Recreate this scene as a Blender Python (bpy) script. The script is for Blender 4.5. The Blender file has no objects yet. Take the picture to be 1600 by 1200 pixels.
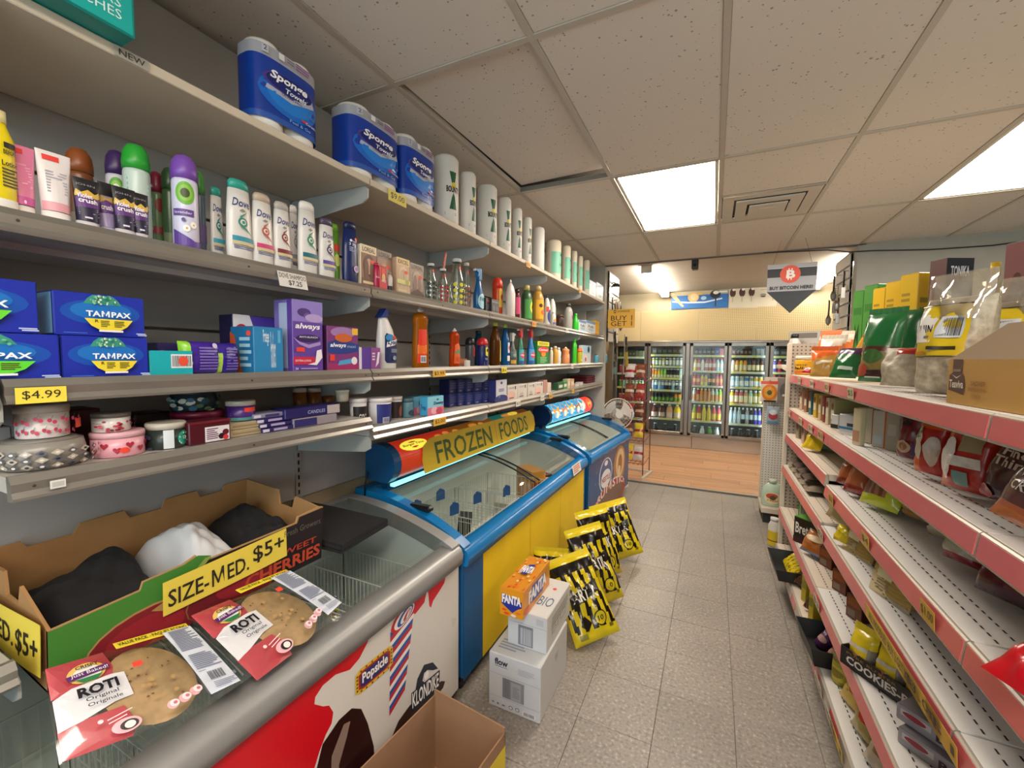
import bpy, math, random
from math import sin, cos, pi, radians, hypot, atan, sqrt
from mathutils import Vector, Matrix, Euler
from mathutils.geometry import tessellate_polygon

S = bpy.context.scene
COL = S.collection
random.seed(7)

# ------------------------------------------------------------------ camera
F_PX, EYE = 659.73, 1.54
YAW, PITCH, ROLL = radians(25.479), radians(-3.594), radians(0.5726)
fwd = Vector((-sin(YAW) * cos(PITCH), cos(YAW) * cos(PITCH), sin(PITCH)))
rgt = Vector((cos(YAW), sin(YAW), 0))
upv = rgt.cross(fwd)
rg2 = rgt * cos(ROLL) + upv * sin(ROLL)
up2 = upv * cos(ROLL) - rgt * sin(ROLL)
cam_data = bpy.data.cameras.new('camera')
cam_data.sensor_width = 36
cam_data.lens = F_PX / 1600 * 36
cam_data.clip_start = .02
cam = bpy.data.objects.new('camera', cam_data)
COL.objects.link(cam)
cam.matrix_world = Matrix((
    (rg2.x, up2.x, -fwd.x, 0), (rg2.y, up2.y, -fwd.y, 0), (rg2.z, up2.z, -fwd.z, EYE), (0, 0, 0, 1)))
S.camera = cam

# ------------------------------------------------------------------ world, exposure
W = bpy.data.worlds.new('world')
S.world = W
W.use_nodes = True
W.node_tree.nodes['Background'].inputs[0].default_value = (.80, .90, 1, 1)
W.node_tree.nodes['Background'].inputs[1].default_value = 3.0       # overcast daylight through the shop window
S.view_settings.view_transform = 'Standard'
S.view_settings.look = 'None'
S.view_settings.gamma = 1
S.view_settings.use_curve_mapping = False
S.view_settings.exposure = 0.85
PANEL_W, TUBE_W, COOLER_W = 12.5, 32.0, 12.0                          # lamp strengths
S.cycles.max_bounces = 8
S.cycles.diffuse_bounces = 4
S.cycles.transparent_max_bounces = 16
S.cycles.caustics_reflective = False
S.cycles.caustics_refractive = False
S.cycles.sample_clamp_indirect = 6

# ------------------------------------------------------------------ where the camera's lines meet the shelves (used to measure sizes)
def _row(px):
    k = (px - 800) / F_PX
    return [k * fwd[i] - rg2[i] for i in range(3)]
def ypx(px, x, z):
    a = _row(px)
    return -(a[0] * x + a[2] * (z - EYE)) / a[1]
def xpx(px, y, z):
    a = _row(px)
    return -(a[1] * y + a[2] * (z - EYE)) / a[0]
def zpy(py, x, y):
    k = (600 - py) / F_PX
    a = [k * fwd[i] - up2[i] for i in range(3)]
    return EYE - (a[0] * x + a[1] * y) / a[2]

# ------------------------------------------------------------------ materials
def lin(h):
    h = h.lstrip('#')
    if len(h) == 3: h = ''.join(c * 2 for c in h)
    o = []
    for i in (0, 2, 4):
        c = int(h[i:i + 2], 16) / 255
        o.append(c / 12.92 if c <= .04045 else ((c + .055) / 1.055) ** 2.4)
    return (*o, 1)
_M = {}
def M(col, r=.5, metal=0, emit=0, grain=0, scale=40, bump=0, tr=0, var=0):
    key = (col, r, metal, emit, grain, scale, bump, tr, var)
    if key in _M: return _M[key]
    m = bpy.data.materials.new('paint_' + col.strip('#'))
    m.use_nodes = True
    nt = m.node_tree
    b = nt.nodes['Principled BSDF']
    b.inputs['Base Color'].default_value = lin(col)
    b.inputs['Roughness'].default_value = r
    b.inputs['Metallic'].default_value = metal
    if tr:
        b.inputs['Transmission Weight'].default_value = tr
        b.inputs['IOR'].default_value = 1.2
    if emit:
        b.inputs['Emission Color'].default_value = lin(col)
        b.inputs['Emission Strength'].default_value = emit
    if grain or bump or var:
        n = nt.nodes.new('ShaderNodeTexNoise')
        n.inputs['Scale'].default_value = scale
        n.inputs['Detail'].default_value = 4
        tc = nt.nodes.new('ShaderNodeTexCoord')
        nt.links.new(tc.outputs['Object'], n.inputs['Vector'])
        if grain or var:
            hsv = nt.nodes.new('ShaderNodeHueSaturation')
            hsv.inputs['Color'].default_value = lin(col)
            mr = nt.nodes.new('ShaderNodeMapRange')
            mr.inputs[1].default_value, mr.inputs[2].default_value = .3, .7
            mr.inputs[3].default_value, mr.inputs[4].default_value = 1 - grain, 1 + grain
            nt.links.new(n.outputs['Fac'], mr.inputs[0])
            src = mr.outputs[0]
            if var:
                oi = nt.nodes.new('ShaderNodeObjectInfo')
                m2 = nt.nodes.new('ShaderNodeMapRange')
                m2.inputs[3].default_value, m2.inputs[4].default_value = 1 - var, 1 + var
                nt.links.new(oi.outputs['Random'], m2.inputs[0])
                mu = nt.nodes.new('ShaderNodeMath'); mu.operation = 'MULTIPLY'
                nt.links.new(src, mu.inputs[0]); nt.links.new(m2.outputs[0], mu.inputs[1])
                src = mu.outputs[0]
            nt.links.new(src, hsv.inputs['Value'])
            nt.links.new(hsv.outputs[0], b.inputs['Base Color'])
        if bump:
            bp = nt.nodes.new('ShaderNodeBump')
            bp.inputs['Strength'].default_value = bump
            bp.inputs['Distance'].default_value = .004
            nt.links.new(n.outputs['Fac'], bp.inputs['Height'])
            nt.links.new(bp.outputs[0], b.inputs['Normal'])
    _M[key] = m
    return m
def clear(col='#ffffff', refl=.10, rough=.03, opaque=0.0, blend=.25):
    """clear sheet of glass or film: light goes through, with a gloss that grows at grazing angles; opaque adds haze of its own colour"""
    key = ('clear', col, refl, rough, opaque, blend)
    if key in _M: return _M[key]
    m = bpy.data.materials.new('clear_' + col.strip('#'))
    m.use_nodes = True
    nt = m.node_tree
    nt.nodes.clear()
    out = nt.nodes.new('ShaderNodeOutputMaterial')
    t = nt.nodes.new('ShaderNodeBsdfTransparent'); t.inputs[0].default_value = lin(col)
    g = nt.nodes.new('ShaderNodeBsdfGlossy'); g.inputs['Roughness'].default_value = rough
    lw = nt.nodes.new('ShaderNodeLayerWeight'); lw.inputs[0].default_value = blend
    ma = nt.nodes.new('ShaderNodeMath'); ma.operation = 'MULTIPLY_ADD'
    ma.inputs[1].default_value = .5; ma.inputs[2].default_value = refl; ma.use_clamp = True
    nt.links.new(lw.outputs['Fresnel'], ma.inputs[0])
    mx = nt.nodes.new('ShaderNodeMixShader')
    nt.links.new(ma.outputs[0], mx.inputs[0]); nt.links.new(t.outputs[0], mx.inputs[1]); nt.links.new(g.outputs[0], mx.inputs[2])
    last = mx
    if opaque:
        d = nt.nodes.new('ShaderNodeBsdfDiffuse'); d.inputs[0].default_value = lin(col)
        m3 = nt.nodes.new('ShaderNodeMixShader'); m3.inputs[0].default_value = opaque
        nt.links.new(mx.outputs[0], m3.inputs[1]); nt.links.new(d.outputs[0], m3.inputs[2]); last = m3
    nt.links.new(last.outputs[0], out.inputs[0])
    _M[key] = m
    return m
GLASS = clear('#f4faf8', .04)
FILM = clear('#ffffff', .06, .08, .0, .3)

# ------------------------------------------------------------------ mesh builder
_T = {}
def text_mesh(body, bold, shear=0):
    key = (body, bold, shear)
    if key in _T: return _T[key]
    c = bpy.data.curves.new('t', 'FONT')
    c.body = body.replace('M', '\uff2d') if bold > 0 else body      # the wide M keeps its shape when thickened
    c.size = 1; c.resolution_u = 2; c.offset = bold; c.shear = shear
    c.fill_mode = 'FRONT' if hasattr(c, 'fill_mode') else 'BOTH'
    c.dimensions = '2D'
    o = bpy.data.objects.new('t', c)
    me = bpy.data.meshes.new_from_object(o)
    vs = [(v.co.x, v.co.y) for v in me.vertices]
    fs = [tuple(p.vertices) for p in me.polygons]
    bpy.data.objects.remove(o); bpy.data.meshes.remove(me); bpy.data.curves.remove(c)
    if vs:
        x0 = min(v[0] for v in vs); x1 = max(v[0] for v in vs)
        y0 = min(v[1] for v in vs); y1 = max(v[1] for v in vs)
        vs = [((x - x0) / max(1e-6, x1 - x0), (y - y0) / max(1e-6, y1 - y0)) for x, y in vs]
    _T[key] = (vs, fs)
    return _T[key]

class B:
    def __init__(s):
        s.v, s.f, s.mi, s.sm, s.mats = [], [], [], [], []
    def m(s, mat):
        if mat not in s.mats: s.mats.append(mat)
        return s.mats.index(mat)
    def add(s, vs, fs, mat, smooth=False):
        o = len(s.v); k = s.m(mat)
        s.v += [tuple(p) for p in vs]
        for f in fs:
            s.f.append(tuple(i + o for i in f)); s.mi.append(k); s.sm.append(smooth)
        return s
    def poly(s, pts, mat): return s.add(pts, [tuple(range(len(pts)))], mat)
    def box(s, x0, x1, y0, y1, z0, z1, mat, c=0):
        if not c:
            v = [(x, y, z) for z in (z0, z1) for y in (y0, y1) for x in (x0, x1)]
            return s.add(v, [(0, 2, 3, 1), (4, 5, 7, 6), (0, 1, 5, 4), (2, 6, 7, 3), (0, 4, 6, 2), (1, 3, 7, 5)], mat)
        c = min(c, (x1 - x0) * .45, (y1 - y0) * .45, (z1 - z0) * .45)
        X, Y, Z = (x0, x1), (y0, y1), (z0, z1); v = []; ix = {}
        for i in (0, 1):
            for j in (0, 1):
                for k in (0, 1):
                    a, b_, d = (X[i], Y[j], Z[k]), (1 - 2 * i, 1 - 2 * j, 1 - 2 * k), len(v)
                    ix[i, j, k] = d
                    v += [(a[0], a[1] + c * b_[1], a[2] + c * b_[2]), (a[0] + c * b_[0], a[1], a[2] + c * b_[2]), (a[0] + c * b_[0], a[1] + c * b_[1], a[2])]
        f = []
        for i in (0, 1):
            q = [ix[i, 0, 0], ix[i, 1, 0], ix[i, 1, 1], ix[i, 0, 1]]; f.append(q if i else q[::-1])
            q = [ix[0, i, 0] + 1, ix[1, i, 0] + 1, ix[1, i, 1] + 1, ix[0, i, 1] + 1]; f.append(q[::-1] if i else q)
            q = [ix[0, 0, i] + 2, ix[1, 0, i] + 2, ix[1, 1, i] + 2, ix[0, 1, i] + 2]; f.append(q if i else q[::-1])
        for a in (0, 1):
            for b_ in (0, 1):
                f.append([ix[a, b_, 0] + 0, ix[a, b_, 0] + 1, ix[a, b_, 1] + 1, ix[a, b_, 1] + 0])
                f.append([ix[a, 0, b_] + 0, ix[a, 0, b_] + 2, ix[a, 1, b_] + 2, ix[a, 1, b_] + 0])
                f.append([ix[0, a, b_] + 1, ix[0, a, b_] + 2, ix[1, a, b_] + 2, ix[1, a, b_] + 1])
        for t in ix.values(): f.append([t, t + 1, t + 2])
        return s.add(v, f, mat)
    def lathe(s, prof, mat, n=18, cx=0, cy=0, fx=1, fy=1, cap=True, lean=None):
        v, f = [], []
        for r, z in prof:
            dx, dy = lean(z) if lean else (0, 0)
            for i in range(n):
                a = 2 * pi * i / n
                v.append((cx + dx + r * fx * cos(a), cy + dy + r * fy * sin(a), z))
        for k in range(len(prof) - 1):
            for i in range(n):
                j = (i + 1) % n
                f.append((k * n + i, k * n + j, (k + 1) * n + j, (k + 1) * n + i))
        s.add(v, f, mat, True)
        if cap:
            o = len(s.v) - len(v); k = s.m(mat)
            s.f.append(tuple(o + i for i in range(n))[::-1]); s.mi.append(k); s.sm.append(False)
            e = o + (len(prof) - 1) * n
            s.f.append(tuple(e + i for i in range(n))); s.mi.append(k); s.sm.append(False)
        return s
    def prism(s, pts, a, b, mat, ax='y', smooth=False):
        """outline pts (two coordinates) run along axis ax from a to b"""
        def P(p, t):
            return (p[0], t, p[1]) if ax == 'y' else (t, p[0], p[1]) if ax == 'x' else (p[0], p[1], t)
        n = len(pts)
        v = [P(p, a) for p in pts] + [P(p, b) for p in pts]
        s.add(v, [(i, (i + 1) % n, n + (i + 1) % n, n + i) for i in range(n)], mat, smooth)
        s.poly([P(p, a) for p in pts][::-1], mat)
        return s.poly([P(p, b) for p in pts], mat)
    def tube(s, path, r, mat, n=6, closed=False):
        v, f = [], []
        P = [Vector(p) for p in path]; L = len(P)
        up = None
        for i, p in enumerate(P):
            d = (P[(i + 1) % L] - P[i - 1]) if closed else (P[min(i + 1, L - 1)] - P[max(i - 1, 0)])
            d = d.normalized() if d.length else Vector((0, 0, 1))
            if up is None or abs(up.dot(d)) > .95: up = Vector((0, 0, 1)) if abs(d.z) < .9 else Vector((1, 0, 0))
            a = d.cross(up).normalized(); b = a.cross(d); up = b
            for k in range(n):
                t = 2 * pi * (k + .5) / n
                v.append(p + a * (r * cos(t)) + b * (r * sin(t)))
        for i in range(L if closed else L - 1):
            for k in range(n):
                j = (k + 1) % n; q = (i + 1) % L
                f.append((i * n + k, i * n + j, q * n + j, q * n + k))
        if not closed:
            f.append(tuple(range(n))[::-1]); f.append(tuple((L - 1) * n + k for k in range(n)))
        return s.add(v, f, mat, n > 4)
    def grid(s, fn, nu, nv, mat, smooth=True):
        v = [fn(i / nu, j / nv) for j in range(nv + 1) for i in range(nu + 1)]
        f = [(j * (nu + 1) + i, j * (nu + 1) + i + 1, (j + 1) * (nu + 1) + i + 1, (j + 1) * (nu + 1) + i) for j in range(nv) for i in range(nu)]
        return s.add(v, f, mat, smooth)
    def decals(s, fn, items, off=.0008, rough=.45, curved=0):
        """flat print on a surface: fn(u, v, off) gives the point; items use 0..1 coordinates"""
        for k, it in enumerate(items):
            o = off * (1 + k * .35); t = it[0]
            if t == 'r':
                _, a, b, c, d, col = it
                n = curved or 1
                s.grid(lambda u, v: fn(a + (c - a) * u, b + (d - b) * v, o), n, 4 if curved else 1, M(col, rough), bool(curved))
            elif t == 'e':
                _, cu, cv, ru, rv, col = it
                R_ = (.34, .67, 1) if curved and ru > .1 else (1,)
                s.add([fn(cu, cv, o)] + [fn(cu + q * ru * cos(i * pi / 10), max(0, cv + q * rv * sin(i * pi / 10)), o) for q in R_ for i in range(20)],
                      [(0, 1 + i, 1 + (i + 1) % 20) for i in range(20)] + [(k * 20 + 1 + i, k * 20 + 21 + i, k * 20 + 21 + (i + 1) % 20, k * 20 + 1 + (i + 1) % 20) for k in range(len(R_) - 1) for i in range(20)], M(col, rough))
            elif t == 'p':
                _, pts, col = it
                if not curved: s.poly([fn(u, v, o) for u, v in pts], M(col, rough))
                else:
                    todo = [tuple(pts[i] for i in tr) for tr in tessellate_polygon([[Vector((u, v, 0)) for u, v in pts]])]
                    lim, vs, fs, ix = 1.2 / curved, [], [], {}
                    while todo:
                        a, b, c = todo.pop()
                        e = [(abs(p[0] - q[0]) + .35 * abs(p[1] - q[1]), p, q, r) for p, q, r in ((a, b, c), (b, c, a), (c, a, b))]
                        d, p, q, r = max(e)
                        if d > lim:
                            m_ = ((p[0] + q[0]) / 2, (p[1] + q[1]) / 2); todo += [(p, m_, r), (m_, q, r)]
                        else:
                            f = []
                            for z in (a, b, c):
                                if z not in ix: ix[z] = len(vs); vs.append(fn(z[0], z[1], o))
                                f.append(ix[z])
                            fs.append(tuple(f))
                    s.add(vs, fs, M(col, rough))
            elif t == 't':
                body, a, b, c, d, col = it[1:7]
                vs, fs = text_mesh(body, it[7] if len(it) > 7 else .01, it[8] if len(it) > 8 else 0)
                s.add([fn(a + (c - a) * x, b + (d - b) * y, o) for x, y in vs], fs, M(col, rough))
            elif t == 'b':      # bar code: thin upright bars
                _, a, b, c, d, col = it
                rr = random.Random(int(a * 1000)); x = a
                while x < c:
                    w = (c - a) * rr.choice((.02, .03, .05)); x2 = min(c, x + w)
                    s.poly([fn(x, b, o), fn(x2, b, o), fn(x2, d, o), fn(x, d, o)], M(col, rough)); x = x2 + (c - a) * rr.choice((.02, .035))
            elif t == 'l':      # lines of small print
                _, a, b, c, d, n, col = it
                rr = random.Random(n)
                for i in range(n):
                    y = d - (d - b) * (i + .5) / n; h = (d - b) / n * .26
                    e = c - (c - a) * rr.choice((0, .04, .1, .3))
                    s.poly([fn(a, y - h, o), fn(e, y - h, o), fn(e, y + h, o), fn(a, y + h, o)], M(col, rough))
        return s
    def mesh(s, name):
        me = bpy.data.meshes.new(name)
        me.from_pydata(s.v, [], s.f)
        for m_ in s.mats: me.materials.append(m_)
        me.polygons.foreach_set('material_index', s.mi)
        me.polygons.foreach_set('use_smooth', s.sm)
        me.update()
        return me
    def build(s, name, parent=None, loc=None, rot=None):
        o = bpy.data.objects.new(name, s.mesh(name))
        COL.objects.link(o)
        o.parent = parent
        if loc is not None: o.location = loc
        if rot is not None: o.rotation_euler = rot
        return o

def tag(o, label, cat, group=None, kind=None):
    if label: o['label'] = label
    if cat: o['category'] = cat
    if group: o['group'] = group
    if kind: o['kind'] = kind
    return o
def thing(name, label, cat, loc=(0, 0, 0), rz=0, group=None, rot=None):
    o = bpy.data.objects.new(name, None)
    o.empty_display_size = .02
    COL.objects.link(o)
    o.location = loc
    o.rotation_euler = rot if rot else (0, 0, rz)
    return tag(o, label, cat, group)
def struct(o):
    o['kind'] = 'structure'
    return o
def kids(o): return [c for c in bpy.data.objects if c.parent is o]
def copy_tree(src, children, loc, rz=None, label=None):
    c = src.copy(); COL.objects.link(c); c.location = loc
    if rz is not None: c.rotation_euler = (0, 0, rz)
    if label: c['label'] = label
    def rec(old_kids, par):
        for k, sub in old_kids:
            d = k.copy(); COL.objects.link(d); d.parent = par
            rec(sub, d)
    rec(children, c)
    return c
def flat(O, U, V, Nn):
    O, U, V, Nn = Vector(O), Vector(U), Vector(V), Vector(Nn)
    return lambda u, v, o=0: O + U * u + V * v + Nn * o
LEFT, RIGHT, BACK = pi / 2, -pi / 2, 0
# ================================================================== the room
CEIL = 2.64
WALLG = M('#a9a497', .8, grain=.05, scale=6, bump=.05)
TILE = None
def tile_mat():
    m = bpy.data.materials.new('vinyl_tile'); m.use_nodes = True; nt = m.node_tree
    b = nt.nodes['Principled BSDF']; b.inputs['Roughness'].default_value = .38
    tc = nt.nodes.new('ShaderNodeTexCoord'); gm = nt.nodes.new('ShaderNodeNewGeometry')
    n1 = nt.nodes.new('ShaderNodeTexNoise'); n1.inputs['Scale'].default_value = 75; n1.inputs['Detail'].default_value = 3
    n2 = nt.nodes.new('ShaderNodeTexNoise'); n2.inputs['Scale'].default_value = 3; n2.inputs['Detail'].default_value = 3
    nt.links.new(gm.outputs['Position'], n1.inputs['Vector']); nt.links.new(gm.outputs['Position'], n2.inputs['Vector'])
    r = nt.nodes.new('ShaderNodeValToRGB')
    e = r.color_ramp.elements
    e[0].position, e[0].color = .36, lin('#857d75')
    e[1].position, e[1].color = .68, lin('#bcb4aa')
    x = e.new(.45); x.color = lin('#979088')
    x = e.new(.60); x.color = lin('#9c958c')
    nt.links.new(n1.outputs['Fac'], r.inputs[0])
    hs = nt.nodes.new('ShaderNodeHueSaturation')
    oi = nt.nodes.new('ShaderNodeObjectInfo')
    ad = nt.nodes.new('ShaderNodeMath'); ad.operation = 'MULTIPLY_ADD'; ad.inputs[1].default_value = .1; ad.inputs[2].default_value = .72
    nt.links.new(oi.outputs['Random'], ad.inputs[0])
    a2 = nt.nodes.new('ShaderNodeMath'); a2.operation = 'MULTIPLY_ADD'; a2.inputs[1].default_value = .45
    nt.links.new(n2.outputs['Fac'], a2.inputs[0]); nt.links.new(ad.outputs[0], a2.inputs[2])
    nt.links.new(a2.outputs[0], hs.inputs['Value']); nt.links.new(r.outputs[0], hs.inputs['Color'])
    nt.links.new(hs.outputs[0], b.inputs['Base Color'])
    bp = nt.nodes.new('ShaderNodeBump'); bp.inputs['Strength'].default_value = .08
    nt.links.new(n2.outputs['Fac'], bp.inputs['Height']); nt.links.new(bp.outputs[0], b.inputs['Normal'])
    return m
def wood_mat(name, c1, c2, c3, ax=0, rough=.35, sc=(1.2, 22, 22), pos=True):
    m = bpy.data.materials.new(name); m.use_nodes = True; nt = m.node_tree
    b = nt.nodes['Principled BSDF']; b.inputs['Roughness'].default_value = rough
    gm = nt.nodes.new('ShaderNodeTexCoord'); oi = nt.nodes.new('ShaderNodeObjectInfo')
    mp = nt.nodes.new('ShaderNodeMapping'); mp.inputs['Scale'].default_value = sc
    ad = nt.nodes.new('ShaderNodeVectorMath'); ad.operation = 'ADD'
    mu = nt.nodes.new('ShaderNodeMath'); mu.operation = 'MULTIPLY'; mu.inputs[1].default_value = 30
    nt.links.new(oi.outputs['Random'], mu.inputs[0]); nt.links.new(mu.outputs[0], ad.inputs[1])
    nt.links.new(gm.outputs['Object'], ad.inputs[0]); nt.links.new(ad.outputs[0], mp.inputs[0])
    n = nt.nodes.new('ShaderNodeTexNoise'); n.inputs['Scale'].default_value = 1; n.inputs['Detail'].default_value = 6
    nt.links.new(mp.outputs[0], n.inputs['Vector'])
    r = nt.nodes.new('ShaderNodeValToRGB'); e = r.color_ramp.elements
    e[0].position, e[0].color = .3, lin(c1); e[1].position, e[1].color = .7, lin(c3)
    x = e.new(.5); x.color = lin(c2)
    nt.links.new(n.outputs['Fac'], r.inputs[0])
    hs = nt.nodes.new('ShaderNodeHueSaturation')
    m2 = nt.nodes.new('ShaderNodeMapRange'); m2.inputs[3].default_value, m2.inputs[4].default_value = .9, 1.1
    nt.links.new(oi.outputs['Random'], m2.inputs[0]); nt.links.new(m2.outputs[0], hs.inputs['Value'])
    nt.links.new(r.outputs[0], hs.inputs['Color']); nt.links.new(hs.outputs[0], b.inputs['Base Color'])
    return m
def ceil_mat():
    m = bpy.data.materials.new('acoustic_tile'); m.use_nodes = True; nt = m.node_tree
    b = nt.nodes['Principled BSDF']; b.inputs['Roughness'].default_value = .95
    gm = nt.nodes.new('ShaderNodeNewGeometry')
    v = nt.nodes.new('ShaderNodeTexVoronoi'); v.inputs['Scale'].default_value = 46; v.inputs['Randomness'].default_value = 1
    nt.links.new(gm.outputs['Position'], v.inputs['Vector'])
    n = nt.nodes.new('ShaderNodeTexNoise'); n.inputs['Scale'].default_value = 23; n.inputs['Detail'].default_value = 2
    nt.links.new(gm.outputs['Position'], n.inputs['Vector'])
    th = nt.nodes.new('ShaderNodeMapRange'); th.inputs[1].default_value, th.inputs[2].default_value = .35, .7
    th.inputs[3].default_value, th.inputs[4].default_value = 0, .24
    nt.links.new(n.outputs['Fac'], th.inputs[0])
    lt = nt.nodes.new('ShaderNodeMath'); lt.operation = 'LESS_THAN'
    nt.links.new(v.outputs['Distance'], lt.inputs[0]); nt.links.new(th.outputs[0], lt.inputs[1])
    mx = nt.nodes.new('ShaderNodeMix'); mx.data_type = 'RGBA'
    mx.inputs[6].default_value = lin('#dbd3c9'); mx.inputs[7].default_value = lin('#979088')
    nt.links.new(lt.outputs[0], mx.inputs[0]); nt.links.new(mx.outputs[2], b.inputs['Base Color'])
    return m
FT, TX0, TY0 = .3048, -.171, 1.991
fl = B()
fl.box(-3.2, 4.2, -3.2, 5.41, -.08, -.004, M('#57514a', .8))
fl.box(-3.2, 4.2, 5.41, 8.6, -.08, -.004, M('#6d4a30', .8))
floor = struct(fl.build('floor'))
tm = tile_mat()
tb = B(); g = .0007
tb.box(g, FT - g, g, FT - g, -.004, 0, tm, .0012)
tme = tb.mesh('tile')
far_tiles = B()
for i in range(-10, 14):
    for j in range(-17, 12):
        x, y = TX0 + i * FT, TY0 + j * FT
        if y + FT > 5.42: continue
        if -4 <= i <= 3 and -5 <= j:
            o = bpy.data.objects.new('tile', tme); COL.objects.link(o); o.parent = floor
            o.location = (x, y, random.uniform(-.0005, .0003))
        else:
            far_tiles.box(x + g, x + FT - g, y + g, y + FT - g, -.004, 0, tm)
far_tiles.build('tile_field', floor)['kind'] = 'stuff'
wm = wood_mat('oak_laminate', '#b3815a', '#c89a74', '#d6ae8a', sc=(1.2, 26, 26))
PW, PL = .19, 1.2
pb = B(); pb.box(.0012, PL - .0012, .0012, PW - .0012, -.004, .002, wm, .0015); pme = pb.mesh('plank')
for r_ in range(16):
    y = 5.44 + r_ * PW
    x = -2.6 - ((r_ * 47) % 11) / 11 * PL
    while x < 2.2:
        o = bpy.data.objects.new('plank', pme); COL.objects.link(o); o.parent = floor; o.location = (x, y, random.uniform(-.0006, .0004))
        x += PL
struct(B().box(-1.6, 2.4, 5.405, 5.445, -.002, .007, M('#c9c7c0', .3, .8), .003).build('trim_1'))

# walls
PEG = None
def pegboard_mat(col, dot, sc, size=.2):
    m = bpy.data.materials.new('pegboard'); m.use_nodes = True; nt = m.node_tree
    b = nt.nodes['Principled BSDF']; b.inputs['Roughness'].default_value = .7
    tc = nt.nodes.new('ShaderNodeTexCoord'); mp = nt.nodes.new('ShaderNodeMapping'); mp.inputs['Scale'].default_value = (sc, sc, sc)
    nt.links.new(tc.outputs['Object'], mp.inputs[0])
    fr = nt.nodes.new('ShaderNodeVectorMath'); fr.operation = 'FRACTION'; nt.links.new(mp.outputs[0], fr.inputs[0])
    sb = nt.nodes.new('ShaderNodeVectorMath'); sb.operation = 'SUBTRACT'; sb.inputs[1].default_value = (.5, .5, .5); nt.links.new(fr.outputs[0], sb.inputs[0])
    ml = nt.nodes.new('ShaderNodeVectorMath'); ml.operation = 'MULTIPLY'; ml.inputs[1].default_value = (1, 0, 1); nt.links.new(sb.outputs[0], ml.inputs[0])
    ln = nt.nodes.new('ShaderNodeVectorMath'); ln.operation = 'LENGTH'; nt.links.new(ml.outputs[0], ln.inputs[0])
    lt = nt.nodes.new('ShaderNodeMath'); lt.operation = 'LESS_THAN'; lt.inputs[1].default_value = size; nt.links.new(ln.outputs['Value'], lt.inputs[0])
    mx = nt.nodes.new('ShaderNodeMix'); mx.data_type = 'RGBA'; mx.inputs[6].default_value = lin(col); mx.inputs[7].default_value = lin(dot)
    nt.links.new(lt.outputs[0], mx.inputs[0]); nt.links.new(mx.outputs[2], b.inputs['Base Color'])
    return m
struct(B().box(-1.75, -1.63, -3, 5.05, 0, 2.75, M('#a39d8f', .8, grain=.04, scale=5)).build('wall_left'))
struct(B().box(4.0, 4.12, -3, 5.05, 0, 2.75, WALLG).build('wall_right'))
wf = B()
for a in ((1.19, 4.1, 5.06, 5.18, 0, CEIL + .12), (-1.75, -1.2, 5.06, 5.18, 0, CEIL + .12)):
    wf.box(*a, M('#a8a69c', .85, grain=.05, scale=8, bump=.1))
struct(wf.build('wall_front'))
wr = B()
for a in ((-1.75, -1.3, 0, 2.75), (3.6, 4.1, 0, 2.75), (-1.3, 3.6, 0, .5), (-1.3, 3.6, 2.45, 2.75)):
    wr.box(a[0], a[1], -3.12, -3, a[2], a[3], WALLG)
struct(wr.build('wall_rear'))
win = struct(B().box(-1.3, 3.6, -3.075, -3.068, .5, 2.45, GLASS).build('window_1'))
wfm = B()
for x in (-1.3, -.1, 1.13, 2.36, 3.56): wfm.box(x, x + .04, -3.1, -3.04, .5, 2.45, M('#6a6a68', .4, .6))
wfm.build('window_frame', win)
BW = M('#b9ad93', .85, grain=.04, scale=4)
struct(B().box(-3.1, 4.1, 8.42, 8.54, 0, 3, BW).build('wall_back'))
bl = B(); bl.box(-2.75, -2.65, 5.18, 8.42, 0, 2.9, BW); bl.box(-2.75, -1.75, 5.06, 5.18, 0, 2.9, BW); struct(bl.build('wall_back_left'))
struct(B().box(3.4, 3.5, 5.18, 8.42, 0, 2.9, BW).build('wall_back_right'))

# ceiling: grid of tiles on tee bars
CX = [-1.815, -1.21, -.605, 0, .605, 1.21, 1.815, 2.42, 3.025, 3.63, 4.1]
CY = [-3.1, -2.32, -1.08, .16, 1.40, 2.64, 3.88, 5.07]
cm = ceil_mat()
ceiling = struct(B().box(-1.8, 4.1, -3.1, 5.06, CEIL + .16, CEIL + .2, M('#3a3733', .9)).build('ceiling'))
LIGHTS = {(2, 5): 1, (5, 5): 1, (6, 1): 1, (3, 1): 1, (3, 2): 1}  # the two panels nearest the shop window are unseen, added as fill light
def ctile(x0, x1, y0, y1, lift=None):
    b = B(); g = .013
    b.box(x0 + g, x1 - g, y0 + g, y1 - g, 0, .015, cm)
    o = b.build('ceiling_tile', ceiling, (0, 0, CEIL + .002))
    return o
for i in range(len(CX) - 1):
    for j in range(len(CY) - 1):
        x0, x1, y0, y1 = CX[i], CX[i + 1], CY[j], CY[j + 1]
        if (i, j) in LIGHTS: continue
        if (i, j) == (3, 5):
            ctile(x0, x1, y0, 3.26); continue
        if (i, j) == (1, 4):           # the tile that has slipped off its rail at the far left
            b = B(); b.box(.0, .58, 0, 1.205, 0, .015, cm)
            o = b.build('ceiling_tile', ceiling, (x0 + .018, y0 + .014, CEIL + .004)); o.rotation_euler = (radians(1.1), radians(-1.3), 0); o.location.z += .014
            continue
        ctile(x0, x1, y0, y1)
TB = M('#bdb4a7', .5)
bars = []
for x in CX[:-1]:
    b = B(); b.box(x - .012, x + .012, -3, 5.06, CEIL - .003, CEIL + .001, TB); b.box(x - .002, x + .002, -3, 5.06, CEIL, CEIL + .035, TB); b.build('tee_bar', ceiling)
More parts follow.
